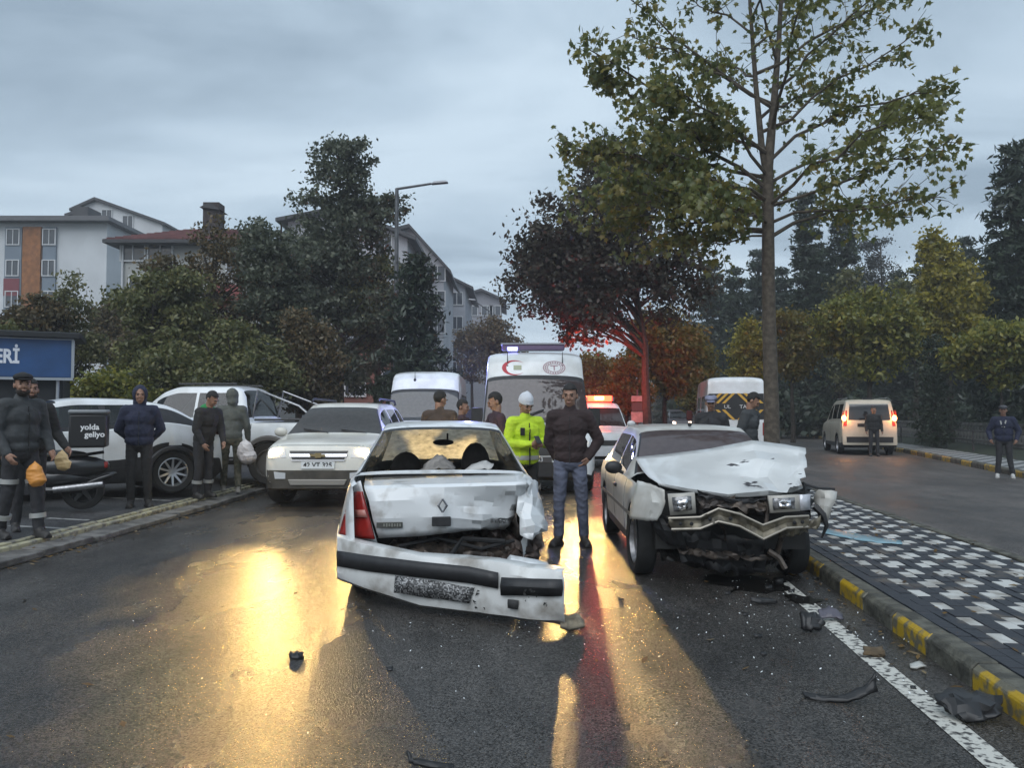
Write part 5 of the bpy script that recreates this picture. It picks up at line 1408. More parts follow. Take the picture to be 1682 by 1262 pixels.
sh.mark('hole', 3.66, 4.15, sh.g1, sh.NR - 1); sh.mark('hole', 4.03, 4.15, 5, sh.NR - 1)
sh.mark('trim', 3.02, 3.08, sh.g1 + 1, sh.NR - 1); sh.mark('trim', 3.02, 3.60, sh.g1, sh.g1 + 1)
sh.cls = {k: ('hole' if v == 'rear_window' else v) for k, v in sh.cls.items()}   # the back glass is gone
body_of(sh, cl, WPC, BLACKP, 1); bv = sh.bvh()
y = lambda t: L / 2 - t
panes(sh, cl, glass("clear_side_glass", (.5, .5, .48)), glass("lit_dirty_windscreen", (.42, .40, .36), .74, (.86, .80, .62), .6, dv=.35))
underbody(cl, L - .3, .80, .20, (y(.78), y(3.36)), .34)
for tx in (.78, 3.36):
    for s in (1, -1): wheel(cl, s * .70, y(tx), .29, .175, 3, 0, s, STEEL)
# boot lid
rows = [[(600, 787, 6.86), (665, 784, 6.86), (730, 782, 6.86), (795, 780, 6.86), (863, 779, 6.86)],
        [(598, 799, 6.42), (665, 797, 6.40), (730, 796, 6.39), (798, 794, 6.40), (865, 792, 6.44)],
        [(599, 804, 6.37), (665, 802, 6.35), (730, 801, 6.34), (798, 799, 6.36), (864, 797, 6.42)],
        [(606, 824, 6.33), (668, 822, 6.32), (730, 819, 6.33), (795, 824, 6.41), (858, 818, 6.50)],
        [(612, 852, 6.33), (672, 851, 6.32), (728, 850, 6.31), (792, 856, 6.40), (848, 846, 6.53)],
        [(622, 884, 6.37), (680, 882, 6.36), (735, 876, 6.36), (788, 871, 6.44), (828, 867, 6.58)]]
def bm_(u, v): return (max(0, v - .40) * 2.2 + .10) * (1 if u > .42 else 0.12)
lid = sheet("boot_lid", rows, WPC, cl, 3, 4, .011, 5, bm_, .006, 14)
inv = mtx(cl).inverted()
# fine dark gap line under the deck, emblem, lock, badges
p = inv @ at(727, 831, 6.26); em = MB()
for sg in (1, -1):
    em.tube([p + Vector((0, 0, .052)), p + Vector((sg * .034, 0, .0)), p + Vector((0, 0, -.052))], [.008, .011, .008], 6)
em.build("emblem", M("dull_chrome", (.25, .25, .26), .3, .9), lid)
sheet("lock_panel", [[(710, 849, 6.285), (741, 848, 6.29)], [(709, 865, 6.285), (741, 864, 6.29)]], BLACKP, lid, 1, 1, thick=.02) if False else None
q = MB(); q.box(inv @ at(725, 857, 6.295), (.15, .02, .075), (0, 0, .0)); q.build("lock_panel", BLACKP, lid, bev=.006)
q = MB(); q.box(inv @ at(640, 863, 6.32), (.205, .012, .046)); b_ = q.build("badge", M("badge_grey", (.10, .10, .09), .4, .6), lid, bev=.003)
q = MB()
r5 = random.Random(2)
for k in range(9): q.box((inv @ at(622 + k * 4.4, 863, 6.311)), (.012, .004, .026 if k % 2 else .02))
q.build("badge_letters", M("badge_light", (.34, .34, .30), .3, .7), b_, smooth=False)
q = MB()
for k, (a, hgt) in enumerate(((808, .035), (815, .03), (822, .03), (828, .022))): q.box(inv @ at(a, 855 + k * .8, 6.36 + k * .03), (.022, .03, hgt))
q.build("engine_badge", M("dull_chrome2", (.16, .16, .16), .3, .8), lid, bev=.004)
# left rear corner with its lamp
sheet("rear_corner", [[(592, 790, 6.45), (578, 796, 6.62), (572, 800, 6.85)], [(606, 845, 6.38), (566, 848, 6.58), (560, 850, 6.85)], [(620, 893, 6.38), (560, 890, 6.52), (555, 888, 6.85)]], WPC, cl, 4, 4, 0, angle=40)
tl = sheet("tail_lamp", [[(594, 808, 6.36), (587, 808, 6.44), (580, 811, 6.56)], [(601, 832, 6.33), (582, 834, 6.41), (570, 835, 6.56)], [(608, 858, 6.32), (582, 860, 6.40), (563, 860, 6.56)], [(615, 886, 6.32), (586, 884, 6.39), (558, 879, 6.55)]], REDL, cl, 4, 4, 0, thick=.02, angle=40)
sheet("reverse_lamp", [[(600, 838, 6.31), (588, 838, 6.355)], [(603, 848, 6.305), (589, 848, 6.35)]], M("pale_lens", (.42, .16, .13), .2), tl, 2, 2, 0, thick=.01) if False else None
o = sheet("reverse_lamp", [[(599, 838, 6.305), (583, 838, 6.375)], [(603, 850, 6.295), (583, 850, 6.37)]], M("pale_lens", (.42, .17, .14), .2), cl, 2, 2, 0, thick=.008); o.parent = tl
o = sheet("clear_lens", [[(572, 842, 6.50), (566, 842, 6.565)], [(571, 880, 6.465), (559, 878, 6.545)]], LENS, cl, 2, 2, 0, thick=.008); o.parent = tl
# torn right rear quarter
sheet("rear_quarter_panel", [[(862, 782, 6.70), (874, 786, 6.72), (884, 792, 6.85)], [(851, 812, 6.48), (874, 815, 6.52), (889, 822, 6.72)], [(849, 838, 6.42), (872, 845, 6.42), (895, 850, 6.58)], [(853, 866, 6.38), (876, 866, 6.36), (898, 872, 6.50)], [(858, 887, 6.32), (874, 884, 6.34), (893, 876, 6.46)]], WPC, cl, 2, 2, .018, 9, None, .005, 8)
sheet("torn_flange", [[(846, 800, 6.60), (853, 806, 6.52)], [(838, 842, 6.66), (850, 845, 6.48)], [(832, 868, 6.72), (853, 884, 6.40)]], RAW, cl, 3, 2, .02, 4, None, .004, 8)
# crushed boot interior
sheet("boot_floor", [[(612, 800, 6.95), (700, 800, 7.0), (790, 800, 7.0), (886, 800, 6.95)], [(612, 880, 6.80), (700, 872, 6.86), (790, 870, 6.82), (886, 860, 6.78)], [(610, 935, 6.55), (700, 945, 6.50), (790, 950, 6.45), (892, 950, 6.40)]], RAW, cl, 8, 7, .045, 12, None, .004, 6)
sheet("crushed_panel", [[(640, 893, 6.50), (740, 884, 6.55), (838, 880, 6.60)], [(640, 906, 6.42), (740, 918, 6.42), (850, 926, 6.40)]], RAW, cl, 4, 9, .030, 13, None, .004, 6)
sheet("crushed_panel", [[(790, 872, 6.62), (836, 868, 6.66), (880, 880, 6.60)], [(800, 920, 6.44), (840, 924, 6.42), (893, 915, 6.46)]], M("brown_crumple", (.085, .06, .05), .45, .4, var=.6, vs=12), cl, 5, 6, .035, 14, None, .004, 6)
mb = wtube(cl, [(655, 898, 6.40), (720, 884, 6.46), (790, 902, 6.42), (845, 888, 6.46)], .016); wtube(cl, [(735, 920, 6.36), (760, 885, 6.46), (830, 890, 6.44)], .022, mb=mb)
mb.build("bent_pipe", DARK, cl)
# hanging bumper
cols = [(557, 868, 890, 916, 938, 6.95), (554, 884, 905, 930, 952, 6.36), (600, 896, 912, 938, 970, 6.10), (690, 915, 923, 949, 998, 5.86), (770, 920, 931, 958, 1008, 5.72), (818, 924, 941, 967, 1014, 5.62), (870, 934, 951, 977, 1020, 5.52), (927, 940, 956, 983, 1026, 5.43)]
dz = lambda k: k
rows = [[(c[0], c[1] - 7, c[5] + .13) for c in cols], [(c[0], c[1], c[5] + .02) for c in cols], [(c[0], c[2], c[5]) for c in cols], [(c[0], c[3], c[5]) for c in cols], [(c[0], (c[3] + c[4]) / 2, c[5] - .01) for c in cols], [(c[0], c[4] - 4, c[5] + .015) for c in cols], [(c[0], c[4] - 1, c[5] + .08) for c in cols]]
bum = sheet("bumper", rows, BUMP, cl, 1, 3, .006, 21, lambda u, v: max(0, v - .5) * 3, .006, 24)
sheet("rub_strip", [[(c[0], c[2] - 0, c[5] - .020) for c in cols[1:6]], [(c[0], (c[2] + c[3]) / 2, c[5] - .034) for c in cols[1:6]], [(c[0], c[3], c[5] - .018) for c in cols[1:6]]], BLACKP, cl, 1, 3, thick=.012, angle=30).parent = bum
sheet("rub_strip", [[(823, 949, 5.585), (924, 952, 5.40)], [(823, 963, 5.565), (925, 967, 5.38)], [(823, 977, 5.585), (924, 980, 5.40)]], BLACKP, cl, 1, 4, .003, 2, None, .012, 30).parent = bum
sheet("upper_lip", [[(700, 912, 6.05), (770, 917, 5.95), (832, 920, 5.90), (838, 912, 5.85), (898, 924, 5.72), (912, 938, 5.62)], [(705, 921, 5.86), (770, 927, 5.74), (830, 931, 5.66), (845, 934, 5.62), (890, 944, 5.52), (922, 948, 5.44)]], WPC, cl, 3, 3, .010, 8, lambda u, v: max(0, v - .4), .005, 12).parent = bum
# mosaic-like soiled plate
pm = bpy.data.materials.new("soiled_plate"); pm.use_nodes = True; t_ = pm.node_tree; b0 = t_.nodes["Principled BSDF"]
g_ = t_.nodes.new("ShaderNodeTexCoord"); wn = t_.nodes.new("ShaderNodeTexWhiteNoise"); vm = t_.nodes.new("ShaderNodeVectorMath"); vm.operation = 'SNAP'; vm.inputs[1].default_value = (.009, .5, .009)
n_ = t_.nodes.new("ShaderNodeTexNoise"); n_.inputs['Scale'].default_value = 9
mm_ = t_.nodes.new("ShaderNodeMath"); mm_.operation = 'MULTIPLY'; rr_ = t_.nodes.new("ShaderNodeValToRGB")
rr_.color_ramp.elements[0].color = (.02, .02, .021, 1); rr_.color_ramp.elements[1].color = (.42, .42, .42, 1); rr_.color_ramp.elements[0].position = .15; rr_.color_ramp.elements[1].position = .6
t_.links.new(g_.outputs['Object'], vm.inputs[0]); t_.links.new(vm.outputs[0], wn.inputs['Vector']); t_.links.new(g_.outputs['Object'], n_.inputs['Vector'])
t_.links.new(wn.outputs['Value'], mm_.inputs[0]); t_.links.new(n_.outputs['Fac'], mm_.inputs[1]); t_.links.new(mm_.outputs[0], rr_.inputs[0]); t_.links.new(rr_.outputs[0], b0.inputs['Base Color'])
sheet("number_plate", [[(649, 946, 5.90), (715, 955, 5.80), (779, 966, 5.685)], [(647, 974, 5.90), (710, 983, 5.80), (771, 992, 5.69)]], pm, cl, 2, 3, .003, 3, None, .005, 20).parent = bum
sheet("scuffed_hole", [[(834, 985, 5.56), (851, 987, 5.53)], [(834, 999, 5.56), (850, 1001, 5.53)]], DIRT, cl, 2, 2, .004, 4, None, .006, 10).parent = bum
mb = MB(); r6 = random.Random(4)
for k in range(26):
    px_, dd = (r6.uniform(770, 800), 5.68) if k % 2 else (r6.uniform(862, 902), 5.475)
    p = inv @ at(px_, r6.uniform(966, 1000), dd - .012 - .002 * k % 3 * .002); s = r6.uniform(.006, .02); a = r6.uniform(0, 3)
    mb.add([p + Vector((s * math.cos(a), -.003, s * math.sin(a))), p + Vector((-s * .8 * math.sin(a), -.001, s * math.cos(a))), p + Vector((-s * math.cos(a), .0, -s * .5 * math.sin(a) - .004))], [(0, 1, 2)])
mb.build("chipped_paint", DIRT, bum, smooth=False, kind="stuff")
# cabin seen through the missing back glass
def seatback(c, w_, h_, d_, nm="seat"):
    p = inv @ c; MB().ell(p, (w_, d_, h_)).build(nm, SEATM, cl)
    return p
seatback(at(667, 775, 8.0), .165, .20, .07, "front_seat"); seatback(at(781, 764, 7.95), .145, .225, .07, "front_seat")
MB().box(inv @ at(725, 800, 8.2), (1.2, .9, .30)).build("dashboard", DARK, cl, smooth=False)
MB().box((0, y(2.95), .62), (1.25, .16, .50), (-.25, 0, 0)).build("rear_seat", SEATM, cl, bev=.04)
MB().box((0, y(3.38), .90), (1.22, .50, .03)).build("parcel_shelf", DARK, cl, smooth=False)
cloth = M("pale_cloth", (.26, .24, .22), .9, var=.4, vs=10)
sheet("loose_cloth", [[(700, 760, 7.3), (722, 746, 7.25), (742, 760, 7.3)], [(690, 778, 7.05), (722, 770, 7.0), (750, 776, 7.02)]], cloth, cl, 4, 4, .015, 6, None, .006, 20)
sheet("loose_paper", [[(775, 763, 7.2), (798, 757, 7.15), (812, 762, 7.2)], [(762, 773, 7.05), (790, 772, 7.0), (806, 770, 7.02)]], M("paper", (.45, .44, .42), .8), cl, 2, 3, .010, 7, None, .004, 20)
mb = wtube(cl, [(735, 712, 8.3), (735, 724, 8.3)], .010); mb.ell(inv @ at(728, 727, 8.3), (.11, .02, .032)); mb.build("rear_view_mirror", DARK, cl)
seam(bv, cl, [(y(2.06), .35), (y(2.06), .93)], 'L'); seam(bv, cl, [(y(2.95), .62), (y(2.92), .93)], 'L')
seam(bv, cl, [(y(1.2), .48), (y(3.0), .48)], 'L', .05, "side_moulding", BLACKP); seam(bv, cl, [(y(1.2), .48), (y(2.9), .48)], 'R', .05, "side_moulding", BLACKP)


# ------------------------------------------------------------------ saloon hit from the front
L = 4.06
r9 = thing("old_saloon_car", "old white saloon with crumpled bonnet and torn off front beside the kerb", "car", (1.93, 8.62, 0), rad(179.1))
top = [(0, .55), (.03, .72), (.10, .79), (1.05, .90), (1.15, .925), (1.85, 1.31), (2.1, 1.355), (2.9, 1.36), (3.15, 1.32), (3.62, .96), (3.98, .92), (4.03, .85), (4.06, .5)]
belt = [(0, .50), (.06, .74), (1.2, .84), (3.6, .88), (4.06, .80)]
hw = [(0, .76), (.06, .79), (.4, .81), (3.6, .81), (4.06, .74)]
def dent2(p, s):
    k = max(0, min(1, (p.y - 1.35) / .6))
    return p + Vector((.012 * math.sin(p.y * 20 + p.z * 11) * k, 0, .015 * math.sin(p.y * 14) * k))
sh = Shell(L, top, belt, hw, .575, (.82, 3.27), .24, .335, .31, crown=.05, Hg=.42, deform=dent2, ds=.045, mid=.20)
sh.nocap = True
sh.mark('windshield', 1.17, 1.86, sh.g1 + 1, sh.NR - 1); sh.mark('trim', 1.17, 1.86, sh.g1, sh.g1 + 1); sh.mark('rear_window', 3.17, 3.58, sh.g1 + 1, sh.NR - 1)
sh.mark('side_window', 1.52, 2.12, sh.g0 + 1, sh.g1 - 1); sh.mark('side_window', 2.18, 3.05, sh.g0 + 1, sh.g1 - 1)
sh.mark('hole', 0, 1.12, 6, sh.NR - 1); sh.mark('hole', 0, .10, 0, sh.NR - 1); sh.mark('hole', 0, .98, 0, 6, (-1,)); sh.mark('hole', .0, .47, 0, 6, (1,))
DW = M("dusty_white_paint", (0.58, 0.58, 0.55), .38, 0, .5, var=.35, vs=3, coat=.35, col2=(0.42, 0.40, 0.36))
body_of(sh, r9, DW, BLACKP, 1); bv = sh.bvh(); y = lambda t: L / 2 - t
ws9 = glass("dusty_windscreen", (.25, .22, .23), .55, (.34, .27, .28), 1.0)
panes(sh, r9, glass("saloon_side_glass", (.3, .3, .3), .25, (.3, .28, .25)), ws9)
underbody(r9, L - 1.2, .78, .20, (y(3.27),), .34)
for tx, st in ((.82, rad(3)), (3.27, 0)):
    for s in (1, -1): wheel(r9, s * (.71 if s > 0 else .66), y(tx), .295, .18, 3, st, s, STEEL)
interior(r9, sh, y(1.3), y(3.4), 1.3, .20, .92, ((.34, y(2.3)), (-.34, y(2.3))), .5)
inv = mtx(r9).inverted()
rows = [[(1043, 752, 8.00), (1100, 746, 7.95), (1165, 738, 7.86), (1235, 724, 7.76), (1290, 731, 7.70), (1323, 737, 7.60)],
        [(1047, 760, 7.78), (1105, 756, 7.74), (1168, 750, 7.68), (1238, 741, 7.60), (1289, 746, 7.54), (1324, 751, 7.46)],
        [(1055, 772, 7.50), (1112, 771, 7.46), (1172, 768, 7.42), (1243, 754, 7.36), (1288, 763, 7.28), (1324, 766, 7.22)],
        [(1066, 784, 7.22), (1120, 787, 7.16), (1180, 787, 7.12), (1222, 783, 7.20), (1282, 784, 7.02), (1323, 783, 7.02)],
        [(1080, 794, 6.98), (1130, 803, 6.86), (1195, 812, 6.76), (1246, 810, 6.72), (1290, 805, 6.76), (1320, 797, 6.82)],
        [(1084, 799, 6.98), (1132, 809, 6.87), (1196, 818, 6.78), (1247, 816, 6.74), (1290, 810, 6.78), (1318, 803, 6.84)]]
def hm(u, v): return (.10 + max(0, v - .38) * 1.9) * (1 if .15 < u else .25) * (1.3 if .4 < u < .85 else .6)
hood = sheet("bonnet", rows, M("bonnet_paint", (0.66, 0.67, 0.66), .30, 0, .5, var=.16, vs=2.5, coat=.5), r9, 2, 3, .021, 31, hm, .008, 11)
mb = MB(); r6 = random.Random(8)
for (px, py, D, s) in ((1205, 765, 7.30, .05), (1222, 760, 7.28, .04), (1268, 754, 7.25, .02), (1232, 797, 6.90, .05), (1246, 800, 6.86, .05), (1240, 793, 6.92, .035), (1305, 800, 6.80, .02), (1296, 796, 6.86, .025), (1314, 779, 7.05, .02)):
    p = inv @ at(px, py, D - .06)
    for k in range(3):
        a = r6.uniform(-.5, .5); q_ = s * r6.uniform(.5, 1); o_ = Vector((r6.gauss(0, s * .4), .004 * k, r6.gauss(0, s * .15)))
        mb.add([p + o_ + Vector((q_, 0, q_ * a * .4)), p + o_ + Vector((0, 0, q_ * .22)), p + o_ + Vector((-q_, 0, -q_ * a * .4)), p + o_ + Vector((0, 0, -q_ * .2))], [(0, 1, 2, 3)])
mb.build("scraped_patch", M("bare_scrape", (.11, .11, .12), .4, .4), hood, smooth=False, kind="stuff")
# engine bay and radiator support
sheet("engine_bay", [[(1082, 790, 7.5), (1150, 795, 7.5), (1230, 800, 7.5), (1332, 795, 7.5)], [(1085, 850, 7.15), (1150, 855, 7.1), (1230, 858, 7.1), (1330, 850, 7.1)], [(1090, 915, 7.1), (1150, 930, 7.0), (1230, 935, 7.0), (1285, 930, 7.0)]], M("oily_black_metal", (.022, .019, .017), .4, .3, var=.5, vs=14), r9, 9, 8, .05, 33, None, .004, 6)
MB().box((0, 1.05, .55), (1.30, 1.25, .50)).build("engine", M("engine_black", (.012, .011, .010), .6), r9, smooth=False)
sheet("radiator", [[(1145, 818, 6.84), (1255, 820, 6.82)], [(1148, 850, 6.80), (1255, 850, 6.80)]], M("radiator_fins", (.03, .026, .024), .5, .5, var=.5, vs=30), r9, 4, 8, .012, 34, None, .02, 8)
mb = MB()
for a, b2, r_ in (((1118, 905, 6.95), (1260, 918, 6.95), .022), ((1150, 885, 6.88), (1250, 892, 6.9), .018), ((1150, 868, 6.85), (1158, 905, 6.95), .022), ((1282, 866, 6.72), (1276, 912, 6.9), .024), ((1096, 862, 6.75), (1128, 902, 6.9), .012), ((1180, 858, 6.7), (1192, 886, 6.85), .018), ((1255, 818, 6.74), (1258, 862, 6.72), .018), ((1200, 895, 6.9), (1255, 930, 6.95), .02), ((1262, 905, 6.85), (1290, 935, 6.8), .026)):
    m_ = ((a[0] + b2[0]) / 2 + 4, (a[1] + b2[1]) / 2 - 3, (a[2] + b2[2]) / 2); wtube(r9, [a, m_, b2], r_, 6, mb)
mb.build("bent_strut", RAW, r9)
sheet("bent_panel", [[(1150, 826, 6.78), (1200, 818, 6.76), (1258, 826, 6.74)], [(1152, 838, 6.70), (1200, 834, 6.68), (1256, 842, 6.68)]], RAW, r9, 4, 7, .022, 61, None, .005, 6)
sheet("crossmember", [[(1112, 898, 6.92), (1180, 906, 6.86), (1268, 912, 6.88)], [(1114, 908, 6.88), (1180, 920, 6.82), (1268, 922, 6.84)]], RAW, r9, 3, 10, .020, 62, None, .006, 6)
sheet("splash_shield", [[(1108, 880, 6.86), (1170, 876, 6.80), (1262, 888, 6.78)], [(1120, 930, 7.0), (1180, 938, 6.95), (1255, 945, 6.92)]], BLACKP, r9, 5, 7, .030, 63, None, .005, 6)
sheet("bent_panel", [[(1278, 868, 6.66), (1306, 866, 6.68), (1330, 862, 6.74)], [(1282, 884, 6.70), (1304, 880, 6.70), (1326, 878, 6.76)]], BEAM, r9, 3, 4, .016, 64, None, .005, 6)
sheet("grille_fragment", [[(1146, 806, 6.78), (1200, 820, 6.72), (1256, 818, 6.72)], [(1146, 814, 6.78), (1200, 828, 6.72), (1258, 824, 6.72)]], BLACKP, r9, 2, 6, .012, 65, None, .006, 8)
beam_t = [(1098, 852, 6.66), (1150, 850, 6.60), (1180, 836, 6.60), (1215, 845, 6.58), (1253, 863, 6.55), (1290, 850, 6.58), (1328, 848, 6.64)]
beam_b = [(1103, 870, 6.66), (1150, 869, 6.60), (1180, 857, 6.60), (1215, 865, 6.58), (1254, 886, 6.55), (1292, 868, 6.58), (1327, 866, 6.64)]
bmn = sheet("bumper_beam", [[(p[0], p[1], p[2] + .10) for p in beam_t], beam_t, [(a[0], (a[1] + b[1]) / 2, a[2] + .015) for a, b in zip(beam_t, beam_b)], beam_b, [(p[0], p[1], p[2] + .08) for p in beam_b]], BEAM, r9, 1, 4, .012, 36, None, .006, 10)
mb = wtube(r9, [(p[0], p[1], p[2] - .01) for p in beam_t], .011, 6); wtube(r9, [(p[0], p[1], p[2] - .01) for p in beam_b], .011, 6, mb); mb.build("beam_edge", M("scraped_edge", (.33, .30, .25), .4, .4), bmn)
for k, (px, py) in enumerate(((1118, 861), (1136, 861), (1166, 853), (1200, 852), (1305, 859), (1318, 858))):
    MB().ell(inv @ at(px, py, 6.585), (.016, .008, .016)).build("beam_hole", DARK, bmn)
# headlamps, pushed askew
def lamp(rows, nm, seed):
    o = sheet(nm, rows, M("lamp_housing", (.42, .40, .36), .3), r9, 2, 2, .003, seed, None, .05, 20)
    (a, b2), (d, c) = rows[0], rows[1]
    s = lambda u, v, dz: tuple((a[i] * (1 - u) + b2[i] * u) * (1 - v) + (d[i] * (1 - u) + c[i] * u) * v - (dz if i == 2 else 0) for i in range(3))
    l = sheet("lamp_lens", [[s(.14, .16, .035), s(.86, .16, .035)], [s(.14, .84, .035), s(.86, .84, .035)]], M("lamp_glass", (.30, .30, .31), .08, .3, .9, var=.7, vs=22), r9, 3, 4, .004, seed + 1, None, .004, 20); l.parent = o
    r = sheet("lamp_reflector", [[s(.32, .34, .045), s(.72, .34, .045)], [s(.32, .78, .045), s(.72, .78, .045)]], CHROME, r9, 3, 3, .008, seed + 2, None, .003, 8); r.parent = o
    return o
lamp([[(1097, 812, 6.74), (1141, 809, 6.70)], [(1101, 847, 6.74), (1143, 843, 6.70)]], "headlight", 41)
h2 = lamp([[(1262, 815, 6.68), (1312, 813, 6.68)], [(1264, 843, 6.68), (1313, 840, 6.68)]], "headlight", 44)
sheet("indicator", [[(1313, 813, 6.66), (1329, 812, 6.70)], [(1314, 839, 6.66), (1329, 838, 6.70)]], M("clear_indicator", (.55, .56, .6), .12, .2, .8), r9, 2, 2, .002, 5, None, .03, 20)
# fender pieces
sheet("front_wing", [[(1047, 790, 7.10), (1068, 795, 6.90), (1091, 805, 6.72)], [(1036, 826, 7.05), (1072, 826, 6.78), (1093, 828, 6.70)], [(1034, 852, 7.02), (1062, 856, 6.84), (1080, 856, 6.76), (1092, 848, 6.71)][::1][:3]], DW, r9, 5, 5, .004, 49, None, .006, 20)
sheet("torn_wing", [[(1338, 806, 6.95), (1356, 806, 6.86), (1374, 810, 6.86)], [(1341, 834, 6.88), (1354, 832, 6.80), (1367, 834, 6.82)], [(1346, 858, 6.86), (1352, 860, 6.82), (1358, 858, 6.84)]], DW, r9, 2, 2, .014, 46, None, .005, 8)
mb = wtube(r9, [(1338, 832, 6.82), (1352, 846, 6.78), (1358, 864, 6.78), (1350, 884, 6.80)], [.03, .028, .02, .008], 6); wtube(r9, [(1322, 796, 7.0), (1345, 803, 6.95), (1372, 804, 6.88)], .012, 5, mb); mb.build("wheel_arch_liner", BLACKP, r9)
sheet("bracket", [[(1330, 855, 6.72), (1348, 850, 6.74)], [(1328, 872, 6.72), (1344, 868, 6.76)]], BEAM, r9, 3, 3, .012, 47, None, .006, 8)
sheet("front_apron", [[(1062, 836, 7.0), (1078, 842, 6.90), (1098, 850, 6.80)], [(1072, 866, 6.92), (1092, 872, 6.84), (1120, 874, 6.78)], [(1086, 888, 6.92), (1102, 896, 6.86), (1128, 902, 6.84)]], BLACKP, r9, 3, 3, .008, 48, None, .006, 14)
for s, ax in ((1, 'R'), (-1, 'L')):
    seam(bv, r9, [(y(1.30), .34), (y(1.28), .84)], ax); seam(bv, r9, [(y(2.15), .32), (y(2.15), .86)], ax); seam(bv, r9, [(y(3.02), .62), (y(3.10), .86)], ax)
    seam(bv, r9, [(y(.75 if s > 0 else 1.3), .54), (y(3.95), .54)], ax, .035, "side_moulding", M("grey_moulding", (.10, .10, .095), .6))
    MB().box((s * .815, y(2.0), .72), (.03, .16, .035)).build("door_handle", BLACKP, r9, bev=.008)
mirror(r9, .79, y(1.62), .90, BLACKP, .9); 
MB().ell((.02, y(1.92), 1.365), (.022, .03, .025)).build("aerial_base", BLACKP, r9)
MB().tube([(.40, y(1.17), .945), (-.15, y(1.30), 1.03)], .009, 5).build("wiper", BLACKP, r9)
# ================================================================== PEOPLE
SKIN = M("skin", (0.30, 0.165, 0.11), .55, var=.12, vs=18)
HAIRB = M("black_hair", (0.012, 0.010, 0.009), .7, bump=.5, bs=120)
EYEM = M("eye_dark", (0.02, 0.015, 0.012), .3)
SHOE = M("dark_shoe", (0.025, 0.023, 0.022), .6)

def cloth(name, col, var=.3): return M("cloth_" + name, col, .85, var=var, vs=7, bump=.35, bs=22)

def voxel(mb, size, it=4, fac=.5, wr=0.0, seed=0):
    me = bpy.data.meshes.new("tmp"); me.from_pydata(mb.v, [], mb.f); me.update()
    o = bpy.data.objects.new("tmp", me); COL.objects.link(o)
    r = o.modifiers.new("r", 'REMESH'); r.mode = 'VOXEL'; r.voxel_size = size; r.use_smooth_shade = True
    s = o.modifiers.new("s", 'SMOOTH'); s.iterations = it; s.factor = fac
    dg = bpy.context.evaluated_depsgraph_get(); dg.update()
    m2 = bpy.data.meshes.new_from_object(o.evaluated_get(dg))
    bpy.data.objects.remove(o); bpy.data.meshes.remove(me)
    if wr > 0:
        n = len(m2.vertices); co = np.empty(n * 3, np.float32); m2.vertices.foreach_get('co', co); co = co.reshape(-1, 3)
        no = np.empty(n * 3, np.float32); m2.vertices.foreach_get('normal', no); no = no.reshape(-1, 3)
        r_ = np.random.default_rng(seed); d = np.zeros(n)
        for k in range(5):
            v = r_.normal(0, 1, 3) * np.array([1, 1, 1.7]); v = v / np.linalg.norm(v) * r_.uniform(22, 55); q = co @ v + r_.uniform(0, 6) + 1.4 * np.sin(co @ (r_.normal(0, 9, 3)))
            d += (1 - np.abs(np.sin(q))) ** 2 - .35
        co += no * (d * wr * .45)[:, None]; m2.vertices.foreach_set('co', co.ravel().astype(np.float32)); m2.update()
    return m2

